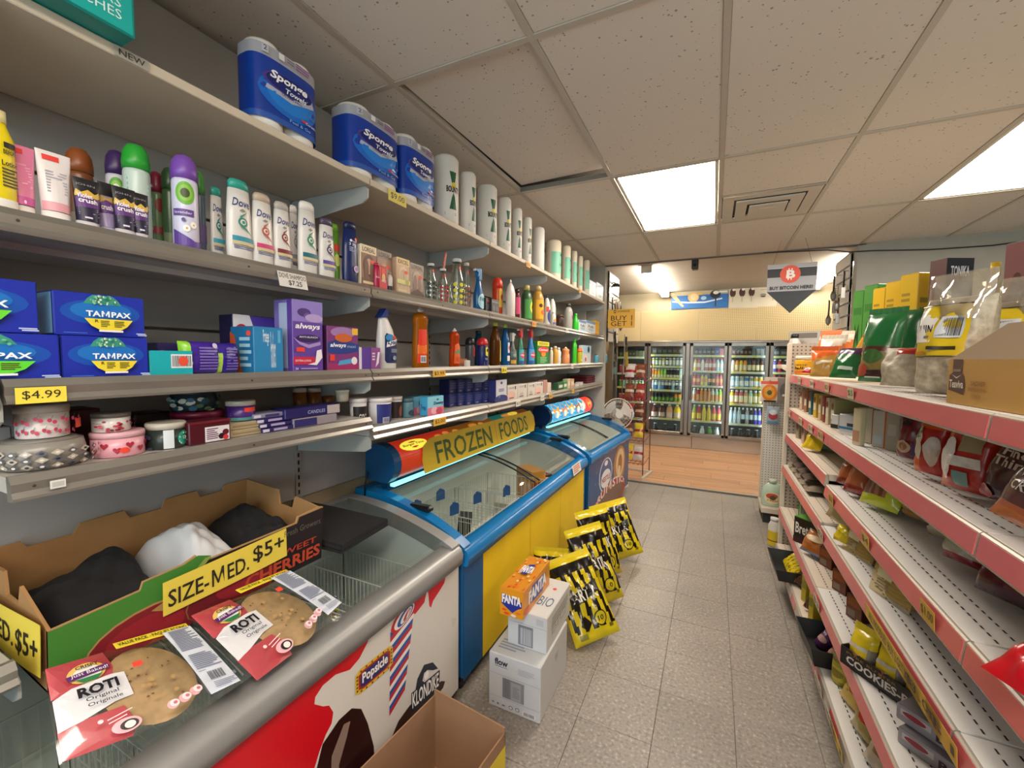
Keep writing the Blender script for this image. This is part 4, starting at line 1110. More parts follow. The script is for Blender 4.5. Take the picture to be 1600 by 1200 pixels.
LR('hair_serum_bottle', 'white bottle with black base in front of the dye boxes', 'bottle', 604.5, 613.5, 425, Z, 'round', '#c9c2bc', '#9a8a80', xf=-1.172, lab=(.0, .5, 3, [('r', 0, 0, 1, .5, '#231c24')]))
GLB = clear('#dfe8e2', .12, .02, .05, .35)
def milk(label, a, c, tp, dot, xf=XF, capc='#c9cac8'):
    items = [('e', .5, .93, .16, .05, '#e0442f')]
    for r_ in range(4):
        for c_ in range(4): items.append(('e', .14 + .24 * c_, .07 + .145 * r_, .085, .05, dot))
    LR('glass_milk_bottle', label, 'bottle', a, c, tp, Z, 'milk', GLB, capc, lab=(.03, .86, 3.2, items), xf=xf, group='dotted glass milk bottles', capname='lid')
milk('glass milk bottle with black dots', 664, 682, 412, '#26302c')
milk('glass milk bottle with red dots and a straw', 683.5, 700, 420, '#b02430')
milk('tall glass milk bottle with yellow dots', 702, 725, 405, '#d8cf3a')
milk('glass milk bottle with brown dots behind the tall yellow dotted one', 722, 735, 411, '#9a5a4a', xf=-1.24)
t = bpy.data.objects['glass_milk_bottle.001']
b = B(); hz = .205; b.tube([(0, 0, .12), (.008, -.004, hz), (.02, -.004, hz + .045)], .006, M('#c8746a', .5, grain=.5, scale=90)); b.build('straw', t)
loc, R, h = Lround(737, 758, 420, Z)
trigger('spray_bottle', 'blue trigger spray bottle on the shampoo shelf', loc, LEFT, R, h, '#0f5a94', '#1f6aa6', '#e4e6e6', (.05, .42, 2.4, [('e', .5, .5, .42, .48, '#a8d8e0'), ('t', 'FAB', .25, .5, .75, .75, '#1f5a8a', .03), ('l', .25, .15, .75, .4, 3, '#3a7a9a')]))
LC('small_black_box', 'narrow black box beside the blue spray bottle', 'box', 759, 767, 466, Z, .04, '#1d1b1e', [('e', .5, .8, .3, .08, '#b8442f'), ('l', .2, .2, .8, .6, 4, '#6a6670')], xf=-1.2)
LC('small_black_box', 'black hair dye box in front of the orange aerosol', 'box', 768, 780, 468, Z, .04, '#1f1d20', [('t', 'BIGEN', .1, .75, .9, .85, '#9a98a0', .01), ('e', .3, .35, .14, .2, '#5a5660'), ('e', .7, .35, .14, .2, '#5a5660')], xf=-1.185)
LR('aerosol_can', 'orange aerosol can with yellow label', 'spray can', 769, 785, 434, Z, 'spray', '#d8441c', '#d83a22', xf=-1.26, lab=(.05, .7, 2.6, [('r', .2, .3, .9, 1, '#e0b83a'), ('e', .55, .7, .2, .12, '#b8281c')]))
LR('bleach_bottle', 'plain white bottle with pointed cap and script label', 'bottle', 785, 804.5, 437, Z, 'glue', '#d9d2cc', '#d9d2cc', fl=.7, lab=(.06, .62, 2.2, [('p', [(.62, .3), (.95, .3), (.95, .95), (.7, .95)], '#c8a83a'), ('p', [(.66, .45), (.9, .45), (.9, .85), (.7, .85)], '#f0ece4'), ('t', 'Jik', .67, .5, .9, .7, '#2a2440', .03, .3)]))
LR('drink_syrup_bottle', 'pink labelled bottle with dark cap', 'bottle', 803, 812.5, 452, Z, 'juice', '#5a1c24', '#2a1a1c', lab=(.15, .72, 3, [('r', 0, 0, 1, 1, '#d8487c')]), n=12)
LR('cleaner_bottle', 'dark green bottle with yellow flower label', 'bottle', 814, 831, 446, Z, 'round', '#3a5a3a', '#b8a868', xf=-1.24, lab=(.1, .62, 3, [('r', 0, 0, 1, 1, '#4a9a4a'), ('e', .6, .6, .25, .3, '#e0d83a'), ('e', .6, .6, .12, .12, '#4a3a1a')]), n=12)
LR('cleaner_bottle', 'amber bottle with wide yellow label and tan cap', 'bottle', 831, 849, 447, Z, 'round', '#b88a3a', '#b8a070', lab=(.12, .62, 3, [('r', 0, 0, 1, 1, '#e8a81c'), ('e', .3, .7, .12, .1, '#3a2a10'), ('e', .65, .72, .12, .1, '#3a2a10'), ('e', .5, .35, .2, .15, '#c85a1c')]), n=12)
LR('toilet_cleaner_bottle', 'white bottle with navy cap and blue oval label', 'bottle', 849, 859.5, 461, Z, 'glue', '#d8d6d0', '#2a3a4a', lab=(.04, .6, 2.6, [('e', .5, .45, .4, .4, '#26407c'), ('r', 0, .7, .3, 1, '#d84a2a')]), n=12)
LR('toilet_cleaner_bottle', 'small white bottle with dark green cap', 'bottle', 857, 868, 462, Z, 'glue', '#d4d4cc', '#2a4a34', xf=-1.25, lab=(.04, .5, 2.6, [('e', .5, .45, .35, .3, '#c87a3a')]), n=12)
LR('small_lotion_bottle', 'small cream bottle with blue label, in front of the dark jar', 'bottle', 860, 868.5, 487, Z, 'juice', '#d8d0c0', '#e0dcd0', xf=-1.175, lab=(.1, .6, 2.6, [('e', .5, .5, .4, .3, '#d8903a'), ('r', 0, 0, 1, .3, '#5a6aa8')]), n=12)
LR('dark_jar', 'dark glass jar near the far end of the shampoo shelf', 'jar', 868.5, 881, 492, Z, 'jar', '#3a2a24', '#4a3028', n=12)
LR('grey_bottle', 'silver grey bottle with dark cap', 'bottle', 881, 894.5, 474, Z, 'round', '#a8a49c', '#3a4438', n=12, lab=(.3, .6, 2.4, [('e', .6, .6, .25, .3, '#7a6a68')]))
LR('green_bottle', 'bright green bottle beside the tissue packs', 'bottle', 894.5, 904, 490, Z, 'carafe', '#3ac83a', '#4ad84a', n=12)
for k, (a, c) in enumerate(((904.5, 915.5), (916, 930))):
    LC('tissue_box', ('smaller white and blue tissue box beside the bright green bottle', 'white and blue tissue box touching the yellow box')[k], 'box', a, c, 501 + k, Z, .1, '#cfdce4', [('r', 0, .8, 1, 1, '#5f8ac0'), ('t', 'Puffs', .2, .45, .8, .65, '#3a4a5a', .02), ('e', .5, .3, .3, .1, '#9ac0d8')], group='tissue boxes on the shampoo shelf')
LC('yellow_box', 'narrow yellow box at the far end of the shampoo shelf', 'box', 930.5, 936, 502, Z, .1, '#e0a820')

# ================================================================== middle shelf
Z = Z_MID + .001
def tampax(label, a, c, tp, z, band, xf, h=None):
    loc, w, hh = Lbox(a, c, tp, z, xf)
    w = w if a > 10 else .205; hh = h or hh
    loc = (loc[0], ypx(c, xf, z) - w / 2, z)
    it = [('e', .5, .56, .44, .30, '#1450b4'), ('e', .5, .6, .34, .22, '#1a72c4'), ('p', [(.30, .76), (.34, .88), (.40, .97), (.62, .97), (.68, .88), (.72, .76)], '#3f9a86')]
    r_ = random.Random(len(label))
    for i in range(46):
        u = .33 + .36 * r_.random(); v = .765 + .19 * r_.random()
        if abs(u - .51) < .19 - (v - .76) * .5: it.append(('e', u, v, .008 + .008 * r_.random(), .018 + .012 * r_.random(), r_.choice(('#9ad4b0', '#6ac0a0', '#2f8a80', '#d4ecd0'))))
    it += [('t', 'TAMPAX', .30, .46, .80, .60, '#f3f5fa', .03), ('p', [(.28, .41), (.82, .41), (.75, .24), (.67, .15), (.44, .15), (.35, .24)], band), ('r', .43, .105, .70, .15, '#e6eaf2'), ('t', 'R', .39, .32, .43, .39, '#3a3a1a', .02), ('l', .45, .22, .55, .38, 4, '#5a561f'), ('l', .60, .22, .72, .38, 4, '#5a561f'),
           ('r', .87, .04, .98, .065, '#b9c8e8'), ('r', .85, .075, .97, .10, '#b9c8e8'), ('r', .06, .05, .30, .07, '#3f6ac4')]
    return carton('tampon_box', label, 'box', loc, LEFT, w, .09, hh, '#1a2fa8', it, side='#1c2c98', left=[('r', .05, .04, .95, .96, '#7fb8e0')], group='blue tampon boxes stacked in pairs')
h1 = .088
tampax('lower blue tampon box with yellow label', 98, 233, 525, Z, '#e8d43c', XF, h1)
tampax('upper blue tampon box with yellow label', 85, 227, 460, Z + h1 + .001, '#e8d43c', XF - .012, h1 + .002)
tampax('lower blue tampon box with green label', 0, 96, 513, Z, '#5fd83a', XF + .004, h1)
tampax('upper blue tampon box with green label', 0, 62, 440, Z + h1 + .001, '#6ad83a', XF - .004, h1 + .012)
LC('teal_box', 'flat teal box with bar code and red sticker', 'box', 235, 302, 548, Z, .08, '#14a8b4', [('r', .47, .3, .98, .86, '#e4e6ea'), ('b', .5, .36, .95, .8, '#2a3a4a'), ('e', .76, .58, .12, .2, '#e2503a')], side='#128e9a')
bag('pad_pack', 'purple and lime soft pack lying beside the teal box', 'pack', (XF - .03, ypx(322, XF, Z), Z), (0, 0, LEFT), .098, .085, .05, lambda u, v: '#8fd03a' if u < .22 else '#3f2390', [('l', .38, .12, .9, .85, 8, '#7a68b8'), ('e', .80, .88, .07, .08, '#c8c4e0'), ('e', .12, .35, .1, .12, '#d8dce0')], wr=.001, pw=.3)
carton('pad_box', 'dark purple box with red badge half hidden by the purple soft pack', 'box', (XF - .06, ypx(300, XF, Z), Z), LEFT, .09, .05, .080, '#2c2158', [('e', .12, .62, .12, .16, '#b83a4a'), ('t', 'Ultra', .3, .5, .8, .66, '#a49ad0', .01)])
bag('pad_pack', 'purple soft pack with lime strip in front of the tall badge box', 'pack', (XF - .03, ypx(361, XF, Z), Z), (0, 0, LEFT), .068, .083, .045, lambda u, v: '#9ac04a' if u < .3 and v < .68 else '#34208a', [('l', .4, .1, .9, .85, 8, '#7060b0')], wr=.001, pw=.3, seed=4)
LC('pad_box', 'purple box with red round badge standing behind the blue liner box', 'box', 366, 437, 494, Z, .07, '#4a3aa0', [('p', [(0, .3), (0, 1), (.34, 1), (.42, .8), (.3, .3)], '#e4e4ea'), ('e', .17, .72, .13, .12, '#b82c3c'), ('t', 'life', .09, .67, .25, .78, '#f4e6e8', .03), ('p', [(0, .0), (.35, .0), (.25, .3), (0, .42)], '#c8502c')], xf=-1.315, side='#1c1a44')
LC('liner_box', 'sky blue panty liner box turned to show two sides', 'box', 397, 444, 511, Z, .10, '#1f7fb8', [('t', 'Protege', .30, .58, .50, .94, '#dcecf6', .01), ('t', 'Pantiliners', .55, .1, .72, .9, '#dcecf6', .0), ('r', .80, .66, .90, .94, '#5aa8d4')], side='#1d6c9e', left=[('p', [(0, 0), (.5, 0), (.2, .8), (0, .9)], '#b85028'), ('l', .4, .1, .9, .8, 5, '#9ac8e0'), ('e', .8, .85, .1, .06, '#e2503a')], rot=(0, 0, LEFT + radians(3)))
LC('pad_box', 'tall lilac and purple pad box with script lettering', 'box', 458, 505, 470, Z, .085, '#5f3f9e', [('r', 0, .70, 1, 1, '#8a78c8'), ('e', .38, .83, .22, .06, '#3f2a78'), ('e', .5, .78, .14, .05, '#6a4a98'), ('e', .7, .76, .3, .06, '#b09ad0'), ('t', 'always', .08, .58, .90, .68, '#f4f0f8', .025, .2), ('e', .5, .47, .40, .055, '#2c1a58'), ('t', 'ANTI-BUNCH', .2, .475, .8, .50, '#e6e0f0', .01), ('p', [(.0, .48), (.2, .42), (.5, .38), (.9, .43), (.9, .38), (.5, .33), (.2, .38)], '#a48ac8'), ('r', .10, .28, .36, .34, '#e2402f'), ('r', 0, .10, .7, .21, '#c02448'), ('t', 'EXTRA LONG', .06, .14, .56, .17, '#f4dce2', .01), ('p', [(.45, .10), (.7, .13), (.76, .30), (.92, .32), (.95, .2), (.75, .09)], '#ece8ee'), ('t', '34', .05, .025, .14, .06, '#e6e0f0', .01), ('l', .22, .025, .8, .06, 1, '#a898c8')], side='#7a6cb8', left=[('p', [(.3, .05), (.75, .05), (.75, .95), (.3, .95)], '#a8b8d8'), ('r', .75, 0, 1, 1, '#5a3f98')])
LC('pad_box', 'short purple pad box with blue band and lettering', 'box', 512, 560, 510, Z, .07, '#7a3078', [('e', .5, .86, .4, .12, '#9a78b0'), ('p', [(0, .40), (0, .62), (.3, .70), (.6, .68), (1, .60), (1, .44), (.6, .38), (.3, .37)], '#1c3a88'), ('t', 'always', .08, .50, .58, .62, '#f2f0f6', .025, .2), ('t', 'maxi', .62, .52, .9, .58, '#a8c0e0', .0), ('r', .78, .82, .98, .97, '#e8b83a'), ('e', .5, .74, .28, .10, '#c8602c'), ('r', 0, 0, 1, .16, '#a02a68'), ('p', [(.3, .12), (.75, .16), (.8, .28), (.35, .22)], '#4aa0d0'), ('e', .84, .22, .1, .09, '#e8e4ea'), ('r', .06, .22, .2, .36, '#e2402f')], side='#4a1c4a')
LC('pad_box', 'smallest purple pad pack beside the white toilet cleaner', 'box', 561, 594, 543, Z, .06, '#5a3a98', [('r', 0, 0, .12, 1, '#d8d4de'), ('r', .55, 0, 1, 1, '#8a4a90'), ('p', [(.76, .1), (.92, .3), (.98, .8), (.88, .8), (.8, .3)], '#e4dcea'), ('l', .6, .4, .75, .8, 3, '#d8c8e0')])
# toilet cleaner with a bent neck
loc, R, h = Lround(584, 623, 484, Z)
t = thing('toilet_cleaner_bottle', 'white toilet cleaner bottle with bent neck and blue cap', 'bottle', loc, LEFT)
def lean1(z): 
    v = z / h; return (-.0 - max(0, v - .55) * .055, 0)
B().lathe([(R * .9, 0), (R, h * .02), (R, h * .42), (R * .78, h * .66), (R * .52, h * .82), (R * .42, h * .87)], M('#dcdad8', .3), 22, 0, 0, 1, .62, True, lean1).build('body', t)
b = B(); b.prism([(-R * .95, h * .85), (-R * .1, h * .88), (-R * .02, h * .99), (-R * .35, h * 1.01), (-R * .62, h * .93)], -R * .36, R * .36, M('#1f3a8a', .3)); b.build('cap', t)
b = B(); b.decals(lambda u, v, o=.001: ((R * .98 + o) * sin((u - .45) * 1.9), -(R * .62 + o) * cos((u - .45) * 1.9) - o, h * (.10 + .5 * v)), [('p', [(.05, .08), (.15, 0), (.9, 0), (.97, .1), (.9, .55), (.75, .85), (.15, 1), (.06, .9)], '#1c2c5c'), ('e', .32, .85, .22, .12, '#2f8ac0'), ('e', .6, .86, .15, .06, '#c8442c'), ('p', [(.12, .52), (.9, .66), (.88, .84), (.16, .70)], '#e6e8ee'), ('t', 'Lysol', .18, .58, .82, .78, '#1c2c6c', .03, .3), ('l', .35, .35, .85, .48, 3, '#9aa8c8'), ('e', .55, .17, .12, .08, '#8a98b8')], .0012, curved=8); b.build('label_print', t)
AMB = M('#b5660f', .12, tr=.35); ORG = M('#c2410f', .12, tr=.3)
LR('dish_soap_bottle', 'large amber dish soap bottle with orange label', 'bottle', 635, 669, 480, Z, 'soap', AMB, '#d9d6d2', fl=.62, lab=(.05, .66, 2.2, [('p', [(.0, .05), (.5, .05), (.62, .95), (.1, .95)], '#e0341c'), ('r', .02, .3, .56, .52, '#e86a20'), ('l', .06, .3, .54, .55, 4, '#f0c83a'), ('r', .18, .06, .5, .25, '#d8d8de'), ('b', .22, .09, .46, .22, '#3a3a44')]))
LR('dish_soap_bottle', 'smaller orange red dish soap bottle', 'bottle', 695, 718, 513, Z, 'soap', ORG, '#c8bcb4', fl=.62, lab=(.06, .62, 2.2, [('p', [(.1, .05), (.9, .05), (.82, .9), (.5, 1), (.18, .9)], '#e0602c'), ('p', [(.2, .55), (.5, .75), (.8, .55), (.8, .5), (.2, .5)], '#5a8a5a'), ('e', .5, .25, .25, .12, '#c84a1c')]))
LC('shoe_polish_box', 'small brown box beside the smaller dish soap', 'box', 717, 730, 560, Z, .05, '#7a4426', [('p', [(0, .5), (1, .2), (1, .9), (0, .9)], '#a8603a')])
LR('aerosol_can', 'dark grey aerosol with red label and black cap', 'spray can', 727, 742, 527, Z, 'spray', '#4a4a52', '#1d1d20', xf=-1.24, lab=(.1, .7, 2.8, [('r', .4, .4, 1, .95, '#c83a3a'), ('l', .45, .5, .95, .85, 3, '#e6c0c0')]), n=14)
LC('small_white_box', 'tiny white box at the foot of the dark aerosol', 'box', 729, 735, 563, Z, .03, '#d0cec8', xf=-1.175)
LR('blue_drain_bottle', 'deep teal bottle standing behind the lubricant can', 'bottle', 737, 758, 517, Z, 'carafe', '#124a60', '#1a3a4a', xf=-1.30, n=14)
LR('lubricant_can', 'blue and yellow lubricant spray can with red cap', 'spray can', 745, 762, 528, Z, 'spray', '#1c2a6c', '#c8262a', lab=(.0, .70, 2.8, [('r', .0, .72, 1, .98, '#1f2444'), ('p', [(.35, .55), (.7, .45), (.85, .6), (.85, .95), (.35, .95)], '#e6d83a'), ('e', .55, .8, .12, .08, '#2a2a1a'), ('t', 'WD', .3, .3, .7, .42, '#a8b0d8', .02), ('l', .25, .05, .75, .25, 4, '#8a94c0')]), n=14)
LR('oil_soap_bottle', 'brown oil soap bottle with yellow label and lime cap', 'bottle', 761, 782, 503, Z, 'carafe', M('#5a3414', .12, tr=.2), '#b8c050', fl=.8, lab=(.1, .6, 2.6, [('p', [(.5, 0), (1, 0), (1, 1), (.55, .95)], '#d8c84a'), ('r', .55, .1, 1, .35, '#dcd8c8'), ('l', .6, .5, .95, .9, 4, '#4a3a18')]), n=14)
LR('window_cleaner_refill', 'blue bottle with lime cap and white label', 'bottle', 779, 796, 506, Z, 'carafe', M('#1d5a94', .12, tr=.2), '#b8c860', fl=.8, xf=-1.2, lab=(.1, .55, 2.6, [('r', .35, .45, .95, 1, '#c8d0d8'), ('e', .65, .72, .22, .14, '#c8383a'), ('r', .3, .02, .95, .3, '#e0e0dc')]), n=14)
loc, R, h = Lround(792, 808, 520, Z, -1.19)
trigger('spray_bottle', 'grey trigger spray bottle with dark label', loc, LEFT, R, h, '#4a5a58', '#b8b4b0', None, (.05, .42, 2.6, [('r', 0, .5, 1, 1, '#5a6a6a'), ('r', 0, 0, 1, .3, '#c8963a'), ('e', .5, .7, .3, .15, '#8aa0a0')]), flip=-1)
for k, (a, c, bc, l1) in enumerate(((806, 820, '#2f7a5a', '#4aa8b8'), (820.5, 837, '#1f6aa8', '#4a9ad0'))):
    loc, R, h = Lround(a, c, 513, Z)
    trigger('spray_bottle', ('green tinted glass cleaner with red trigger', 'blue glass cleaner with red trigger')[k], loc, LEFT, R, h, bc, '#c8343c', '#e4dcd8', (.03, .42, 2.8, [('r', 0, 0, 1, 1, l1), ('e', .5, .6, .36, .2, '#d8465a'), ('t', 'Windex', .16, .55, .84, .68, '#f4eef0', .02, .2), ('r', 0, 0, 1, .22, '#2a5a9a')]), group='glass cleaner bottles with red triggers')
LC('cleanser_box', 'green box with yellow top and red lettering', 'box', 839.5, 857.5, 534, Z, .07, '#2a7a3a', [('r', 0, .82, 1, 1, '#e8d83a'), ('l', .1, .85, .9, .97, 2, '#6a6a1a'), ('e', .5, .64, .46, .14, '#d82c34'), ('t', 'Comet', .1, .6, .9, .7, '#f4dcdc', .03, .2), ('e', .5, .45, .2, .1, '#e08a2a'), ('l', .2, .05, .8, .35, 4, '#8ac88a')])
LR('cleaner_bottle', 'white capped cream bottle beside the green cleanser box', 'bottle', 858, 864, 543, Z, 'round', '#d8d4b8', '#e8e4dc', n=12)
LR('cleaner_bottle', 'golden bottle with white cap', 'bottle', 862.5, 872, 541, Z, 'round', '#c8963a', '#e4dccc', xf=-1.21, n=12)
LR('cleaner_bottle', 'white bottle with black mark', 'bottle', 869, 876.5, 543, Z, 'round', '#dcdad4', '#e4e2de', n=12, lab=(.3, .6, 2.4, [('e', .6, .5, .2, .3, '#3a3a4a')]))
LR('hand_soap_bottle', 'peach hand soap bottle with white pump', 'bottle', 877, 890, 542, Z, 'soap', '#e0925e', '#e6e0da', lab=(.08, .66, 2.6, [('e', .5, .65, .3, .2, '#f0c0a0'), ('t', 'ive', .3, .58, .7, .72, '#a83a20', .02)]), n=14)
LR('green_bottle', 'tall neon green bottle on the middle shelf', 'bottle', 890.5, 901, 529, Z, 'round', '#3ab82a', '#46cc3a', fl=.7, n=14)
LR('aerosol_can', 'olive yellow spray can with orange cap', 'spray can', 900.5, 909.5, 544, Z, 'spray', '#b8b020', '#e0742a', n=12, lab=(.05, .7, 2.6, [('e', .5, .25, .3, .12, '#e0d8a0')]))
LC('cleaner_box', 'tall white and sky blue box with bottle picture', 'box', 911, 923, 540, Z, .05, '#d4dade', [('r', 0, .55, 1, 1, '#a8d0e4'), ('e', .66, .78, .14, .18, '#1d1f26'), ('e', .3, .25, .2, .25, '#e8e4e0'), ('e', .3, .22, .1, .12, '#c84a3a')])
LR('blue_jar', 'round blue bottle near the end of the middle shelf', 'bottle', 927, 935.5, 553, Z, 'round', '#5aa8c0', '#7a6a58', n=12)
LR('blue_jar', 'round blue bottle at the very end of the middle shelf', 'bottle', 941, 949, 551, Z, 'round', '#6ab4cc', '#8a9aa0', n=12)

# ================================================================== lower shelf
Z = 1.306
LX_ = -1.2
def tin(label, a, c, tp, z, xf, body, items, capc='#c3bfb4', flat_=False, zh=None, kind='tin', name='candle_tin'):
    loc, R, h = Lround(a, c, tp, z, xf)
    bottle(name, label, 'candle', (loc[0], loc[1], z), LEFT, kind, R, zh or h, body, capc, 1, (.03, .74, 3.2, items), 26, capname='lid')
    return R, zh or h, loc
r_ = random.Random(3)
pat = []
for i in range(11):
    for j in range(3):
        u, v = .05 + i * .09, .2 + j * .3
        pat.append(('p', [(u - .04, v), (u, v - .14), (u + .04, v), (u, v + .14)], '#b8b0a4' if (i + j) % 2 else '#5a5c66'))
        pat.append(('e', u, v, .014, .05, '#e0d8cc' if (i + j) % 3 else '#2a2c34'))
R0, h0, l0 = tin('large patterned grey tin under the cherry tin', -8, 141, 686, Z, -1.185, '#8a867e', pat, '#77736c', kind='bowl', name='candle_tin', zh=.062)
ch = []
for i in range(16):
    u, v = .06 + (i % 8) * .12 + (.05 if i > 7 else 0), .3 + .45 * (i // 8) + r_.uniform(-.08, .08)
    ch += [('e', u, v, .022, .085, '#c0385c'), ('e', u + .045, v - .08, .022, .085, '#c0385c'), ('p', [(u, v), (u + .03, v + .2), (u + .036, v + .2), (u + .006, v)], '#4a7a4a')]
ch.append(('r', .72, .3, .92, .7, '#e2452f'))
tin('white candle tin printed with cherries', 24, 112, 647, Z + .063, -1.2, '#dcd4d2', ch, '#b5ada2', zh=.066)
LC('grey_box', 'pale grey box at the near end of the lower shelf', 'box', -40, 22, 668, Z, .06, '#a8a6a4', xf=-1.30)
LC('red_box', 'dark red box behind the cherry tin', 'box', 92, 160, 640, Z, .1, '#4a1420', xf=-1.40)
ht = []
for i in range(7):
    u, v = .08 + i * .145, .62 if i % 2 else .35
    ht.append(('p', [(u, v - .2), (u + .05, v + .03), (u + .045, v + .13), (u + .022, v + .16), (u, v + .08), (u - .022, v + .16), (u - .045, v + .13), (u - .05, v + .03)], '#a8283c'))
ht.append(('e', .45, .35, .055, .16, '#e8452f'))
R1, h1_, l1 = tin('pink tin printed with red hearts', 142, 229, 676, Z, -1.2, '#dfa2b0', ht, '#d8a8b2', zh=.056)
tin('white tin with red floral print on the hearts tin', 143, 206, 655, Z + .057, -1.215, '#d8d4d0', [('r', .02, .5, .35, .8, '#e4e0dc'), ('t', 'Winter', .05, .58, .25, .7, '#4a4448', .0)] + [('e', .15 + .8 * r_.random(), .1 + .7 * r_.random() ** 1.5, .03, .08, r_.choice(('#a02034', '#7a1828', '#c04050'))) for _ in range(26)], '#6a625c', zh=.042)
tin('dark candle tin with white and teal label', 228, 293, 664, Z, -1.2, '#2a3430', [('r', .32, .0, .48, 1, '#d4dce0'), ('e', .66, .5, .12, .4, '#2fa08a'), ('e', .82, .75, .1, .22, '#3f7a3a')] + [('e', .56 + .2 * r_.random(), .2 + .6 * r_.random(), .012, .05, '#bfe8dc') for _ in range(14)] + [('e', .2 * r_.random(), r_.random(), .03, .1, '#3c3658') for _ in range(8)] + [('r', .88, .3, .97, .6, '#e2552f')], '#b9b5a8', zh=.064)
LC('black_box', 'black open box behind the dark candle tin', 'box', 212, 268, 645, Z, .08, '#231f22', xf=-1.36, left=[('r', .1, .1, .9, .9, '#2f2a2c')])
LC('red_candle_jar', 'square dark red candle jar with berry label', 'candle', 296, 361, 657, Z, .065, '#4a0f1c', [('r', .36, .06, .96, .72, '#d9d6dc'), ('l', .40, .15, .68, .66, 6, '#6a3a5a'), ('e', .76, .25, .08, .13, '#2a1420'), ('e', .86, .18, .07, .11, '#c83a3c'), ('e', .86, .42, .08, .13, '#5a1c24'), ('r', .0, .9, 1, 1, '#6a1a2a')], xf=-1.195)
Rr_, hh_, ll_ = tin('dark red round tin behind the square candle jar', 268, 353, 0, Z, -1.265, '#6a1430', [('r', 0, .4, 1, .5, '#8a2444')], '#7a1c3a', zh=.075)
tin('dark floral tin on top of the red round tin', 264, 342, 0, Z + .0755, -1.268, '#23343c', [('e', r_.random(), r_.random(), .045, .14, r_.choice(('#7a98a0', '#b8c4b4', '#1d4a60', '#4a6a4a', '#1d5a78', '#c8ccc0'))) for _ in range(34)], '#22313a', zh=.055, kind='bowl')
for k in range(2):
    carton('candle_box', ('lower', 'upper')[k] + ' of the two beige cartons under the purple tin', 'box', (-1.215, ypx(387, -1.215, Z), Z + k * .0205), LEFT, .105, .08, .02, '#a89878', [('l', .1, .3, .9, .7, 1, '#8a7a5c')], group='beige cartons on the lower shelf')
tin('purple candle tin with silver lid', 353, 400, 0, Z + .0415, -1.225, '#4a2a78', [('r', .4, .6, .7, .9, '#e2452f'), ('l', .1, .3, .9, .55, 2, '#8a6ac0'), ('r', 0, 0, 1, .22, '#4a8a8a')], '#b9b5a8', zh=.058)
y0 = ypx(437, -1.21, Z)
for k in range(4):
    carton('birthday_candle_box', ('bottom', 'second lowest', 'second highest', 'topmost')[k] + ' of four flat navy and white candle boxes', 'box', (-1.205 - .004 * k, y0 - .006 * k, Z + k * .0145), LEFT, .115, .06, .014, '#2a245c' if k < 3 else '#8a88a0', [('r', .3, .25, .7, .75, '#a89ac8' if k < 3 else '#3a3470'), ('r', .0, .2, .18, .8, '#c8c4d8')], group='flat candle boxes')
y1_ = ypx(488, -1.21, Z)
carton('candle_pack', 'clear wrapped white candles under the navy lettered box', 'box', (-1.20, y1_ + .01, Z), LEFT, .17, .07, .03, M('#a89c98', .2) and '#8f8790', [('r', .0, .1, .5, .9, '#2f2a68')])
carton('candle_box', 'long navy box lettered candles', 'box', (-1.205, y1_ + .005, Z + .031), LEFT, .215, .07, .033, '#221f5c', [('t', 'CANDLES', .38, .3, .7, .65, '#a8b0d8', .01, .1), ('r', .74, .05, .99, .95, '#b0a8a8')])
for k in range(3):
    LR('tea_light_pack', ('nearest', 'middle', 'farthest')[k] + ' of three amber glass candles at the back of the lower shelf', 'candle', 458 + 22 * k, 480 + 22 * k, 606, Z, 'tub', '#8a5420', '#cfc8ba', xf=-1.42, group='amber glass candles at the back')
LR('glass_votive', 'frosted glass votive on the long navy candle box', 'glass', 524, 546, 609, Z + .0645, 'tub', '#b8b0a0', '#c8c0b0', xf=-1.225, n=16)
Z = Z_LOW + .001
cocoj = [('r', 0, 0, 1, .86, '#1f1a1c'), ('t', 'COCO', .25, .22, .75, .55, '#d8d4cc', .02)]
LR('cocoa_butter_jar', 'black jar with large white letters half hidden by a candle pack', 'jar', 546, 574, 622, Z, 'tub', '#d8d4d4', '#dcd8d8', xf=-1.23, lab=(.0, .84, 2.8, cocoj), group='black and white cream jars')
LR('cocoa_butter_jar', 'white jar turned to show its blue bar code label', 'jar', 574, 613, 621, Z, 'tub', '#d4d0d2', '#dedad8', lab=(.05, .84, 2.8, [('r', .12, 0, .7, .92, '#28307a'), ('l', .16, .4, .66, .86, 8, '#7a82c0'), ('r', .3, .02, .55, .28, '#d8d8e4'), ('b', .32, .05, .53, .25, '#33376a'), ('r', .72, 0, 1, .92, '#231f20'), ('t', 'C', .88, .3, .99, .55, '#e4e0d8', .02)]), group='black and white cream jars')
LR('cocoa_butter_jar', 'black jar with large white letters and brown picture, third of three', 'jar', 606, 629, 619, Z, 'tub', '#d4d0d2', '#cfc4c0', xf=-1.24, lab=(.05, .84, 2.8, [('r', 0, 0, 1, .92, '#2a2022'), ('e', .55, .4, .14, .3, '#8a4a34'), ('r', .74, .1, .82, .7, '#d8e0dc')]), group='black and white cream jars')
LR('body_cream_jar', 'small blue grey jar beside the fabric sheet boxes', 'jar', 628, 646, 622, Z, 'jar', '#5f8a94', '#4a6a74', xf=-1.23, n=16, lab=(.05, .7, 2.6, [('e', .5, .3, .3, .25, '#2a4a5a')]))
down = [('r', 0, .0, 1, .42, '#e07a94'), ('e', .4, .25, .2, .2, '#f0b8c4'), ('e', .7, .2, .2, .18, '#d04a6c'), ('t', 'Downy', .36, .50, .98, .72, '#1f2c5c', .03, .1), ('e', .6, .82, .07, .05, '#2f6aa0')]
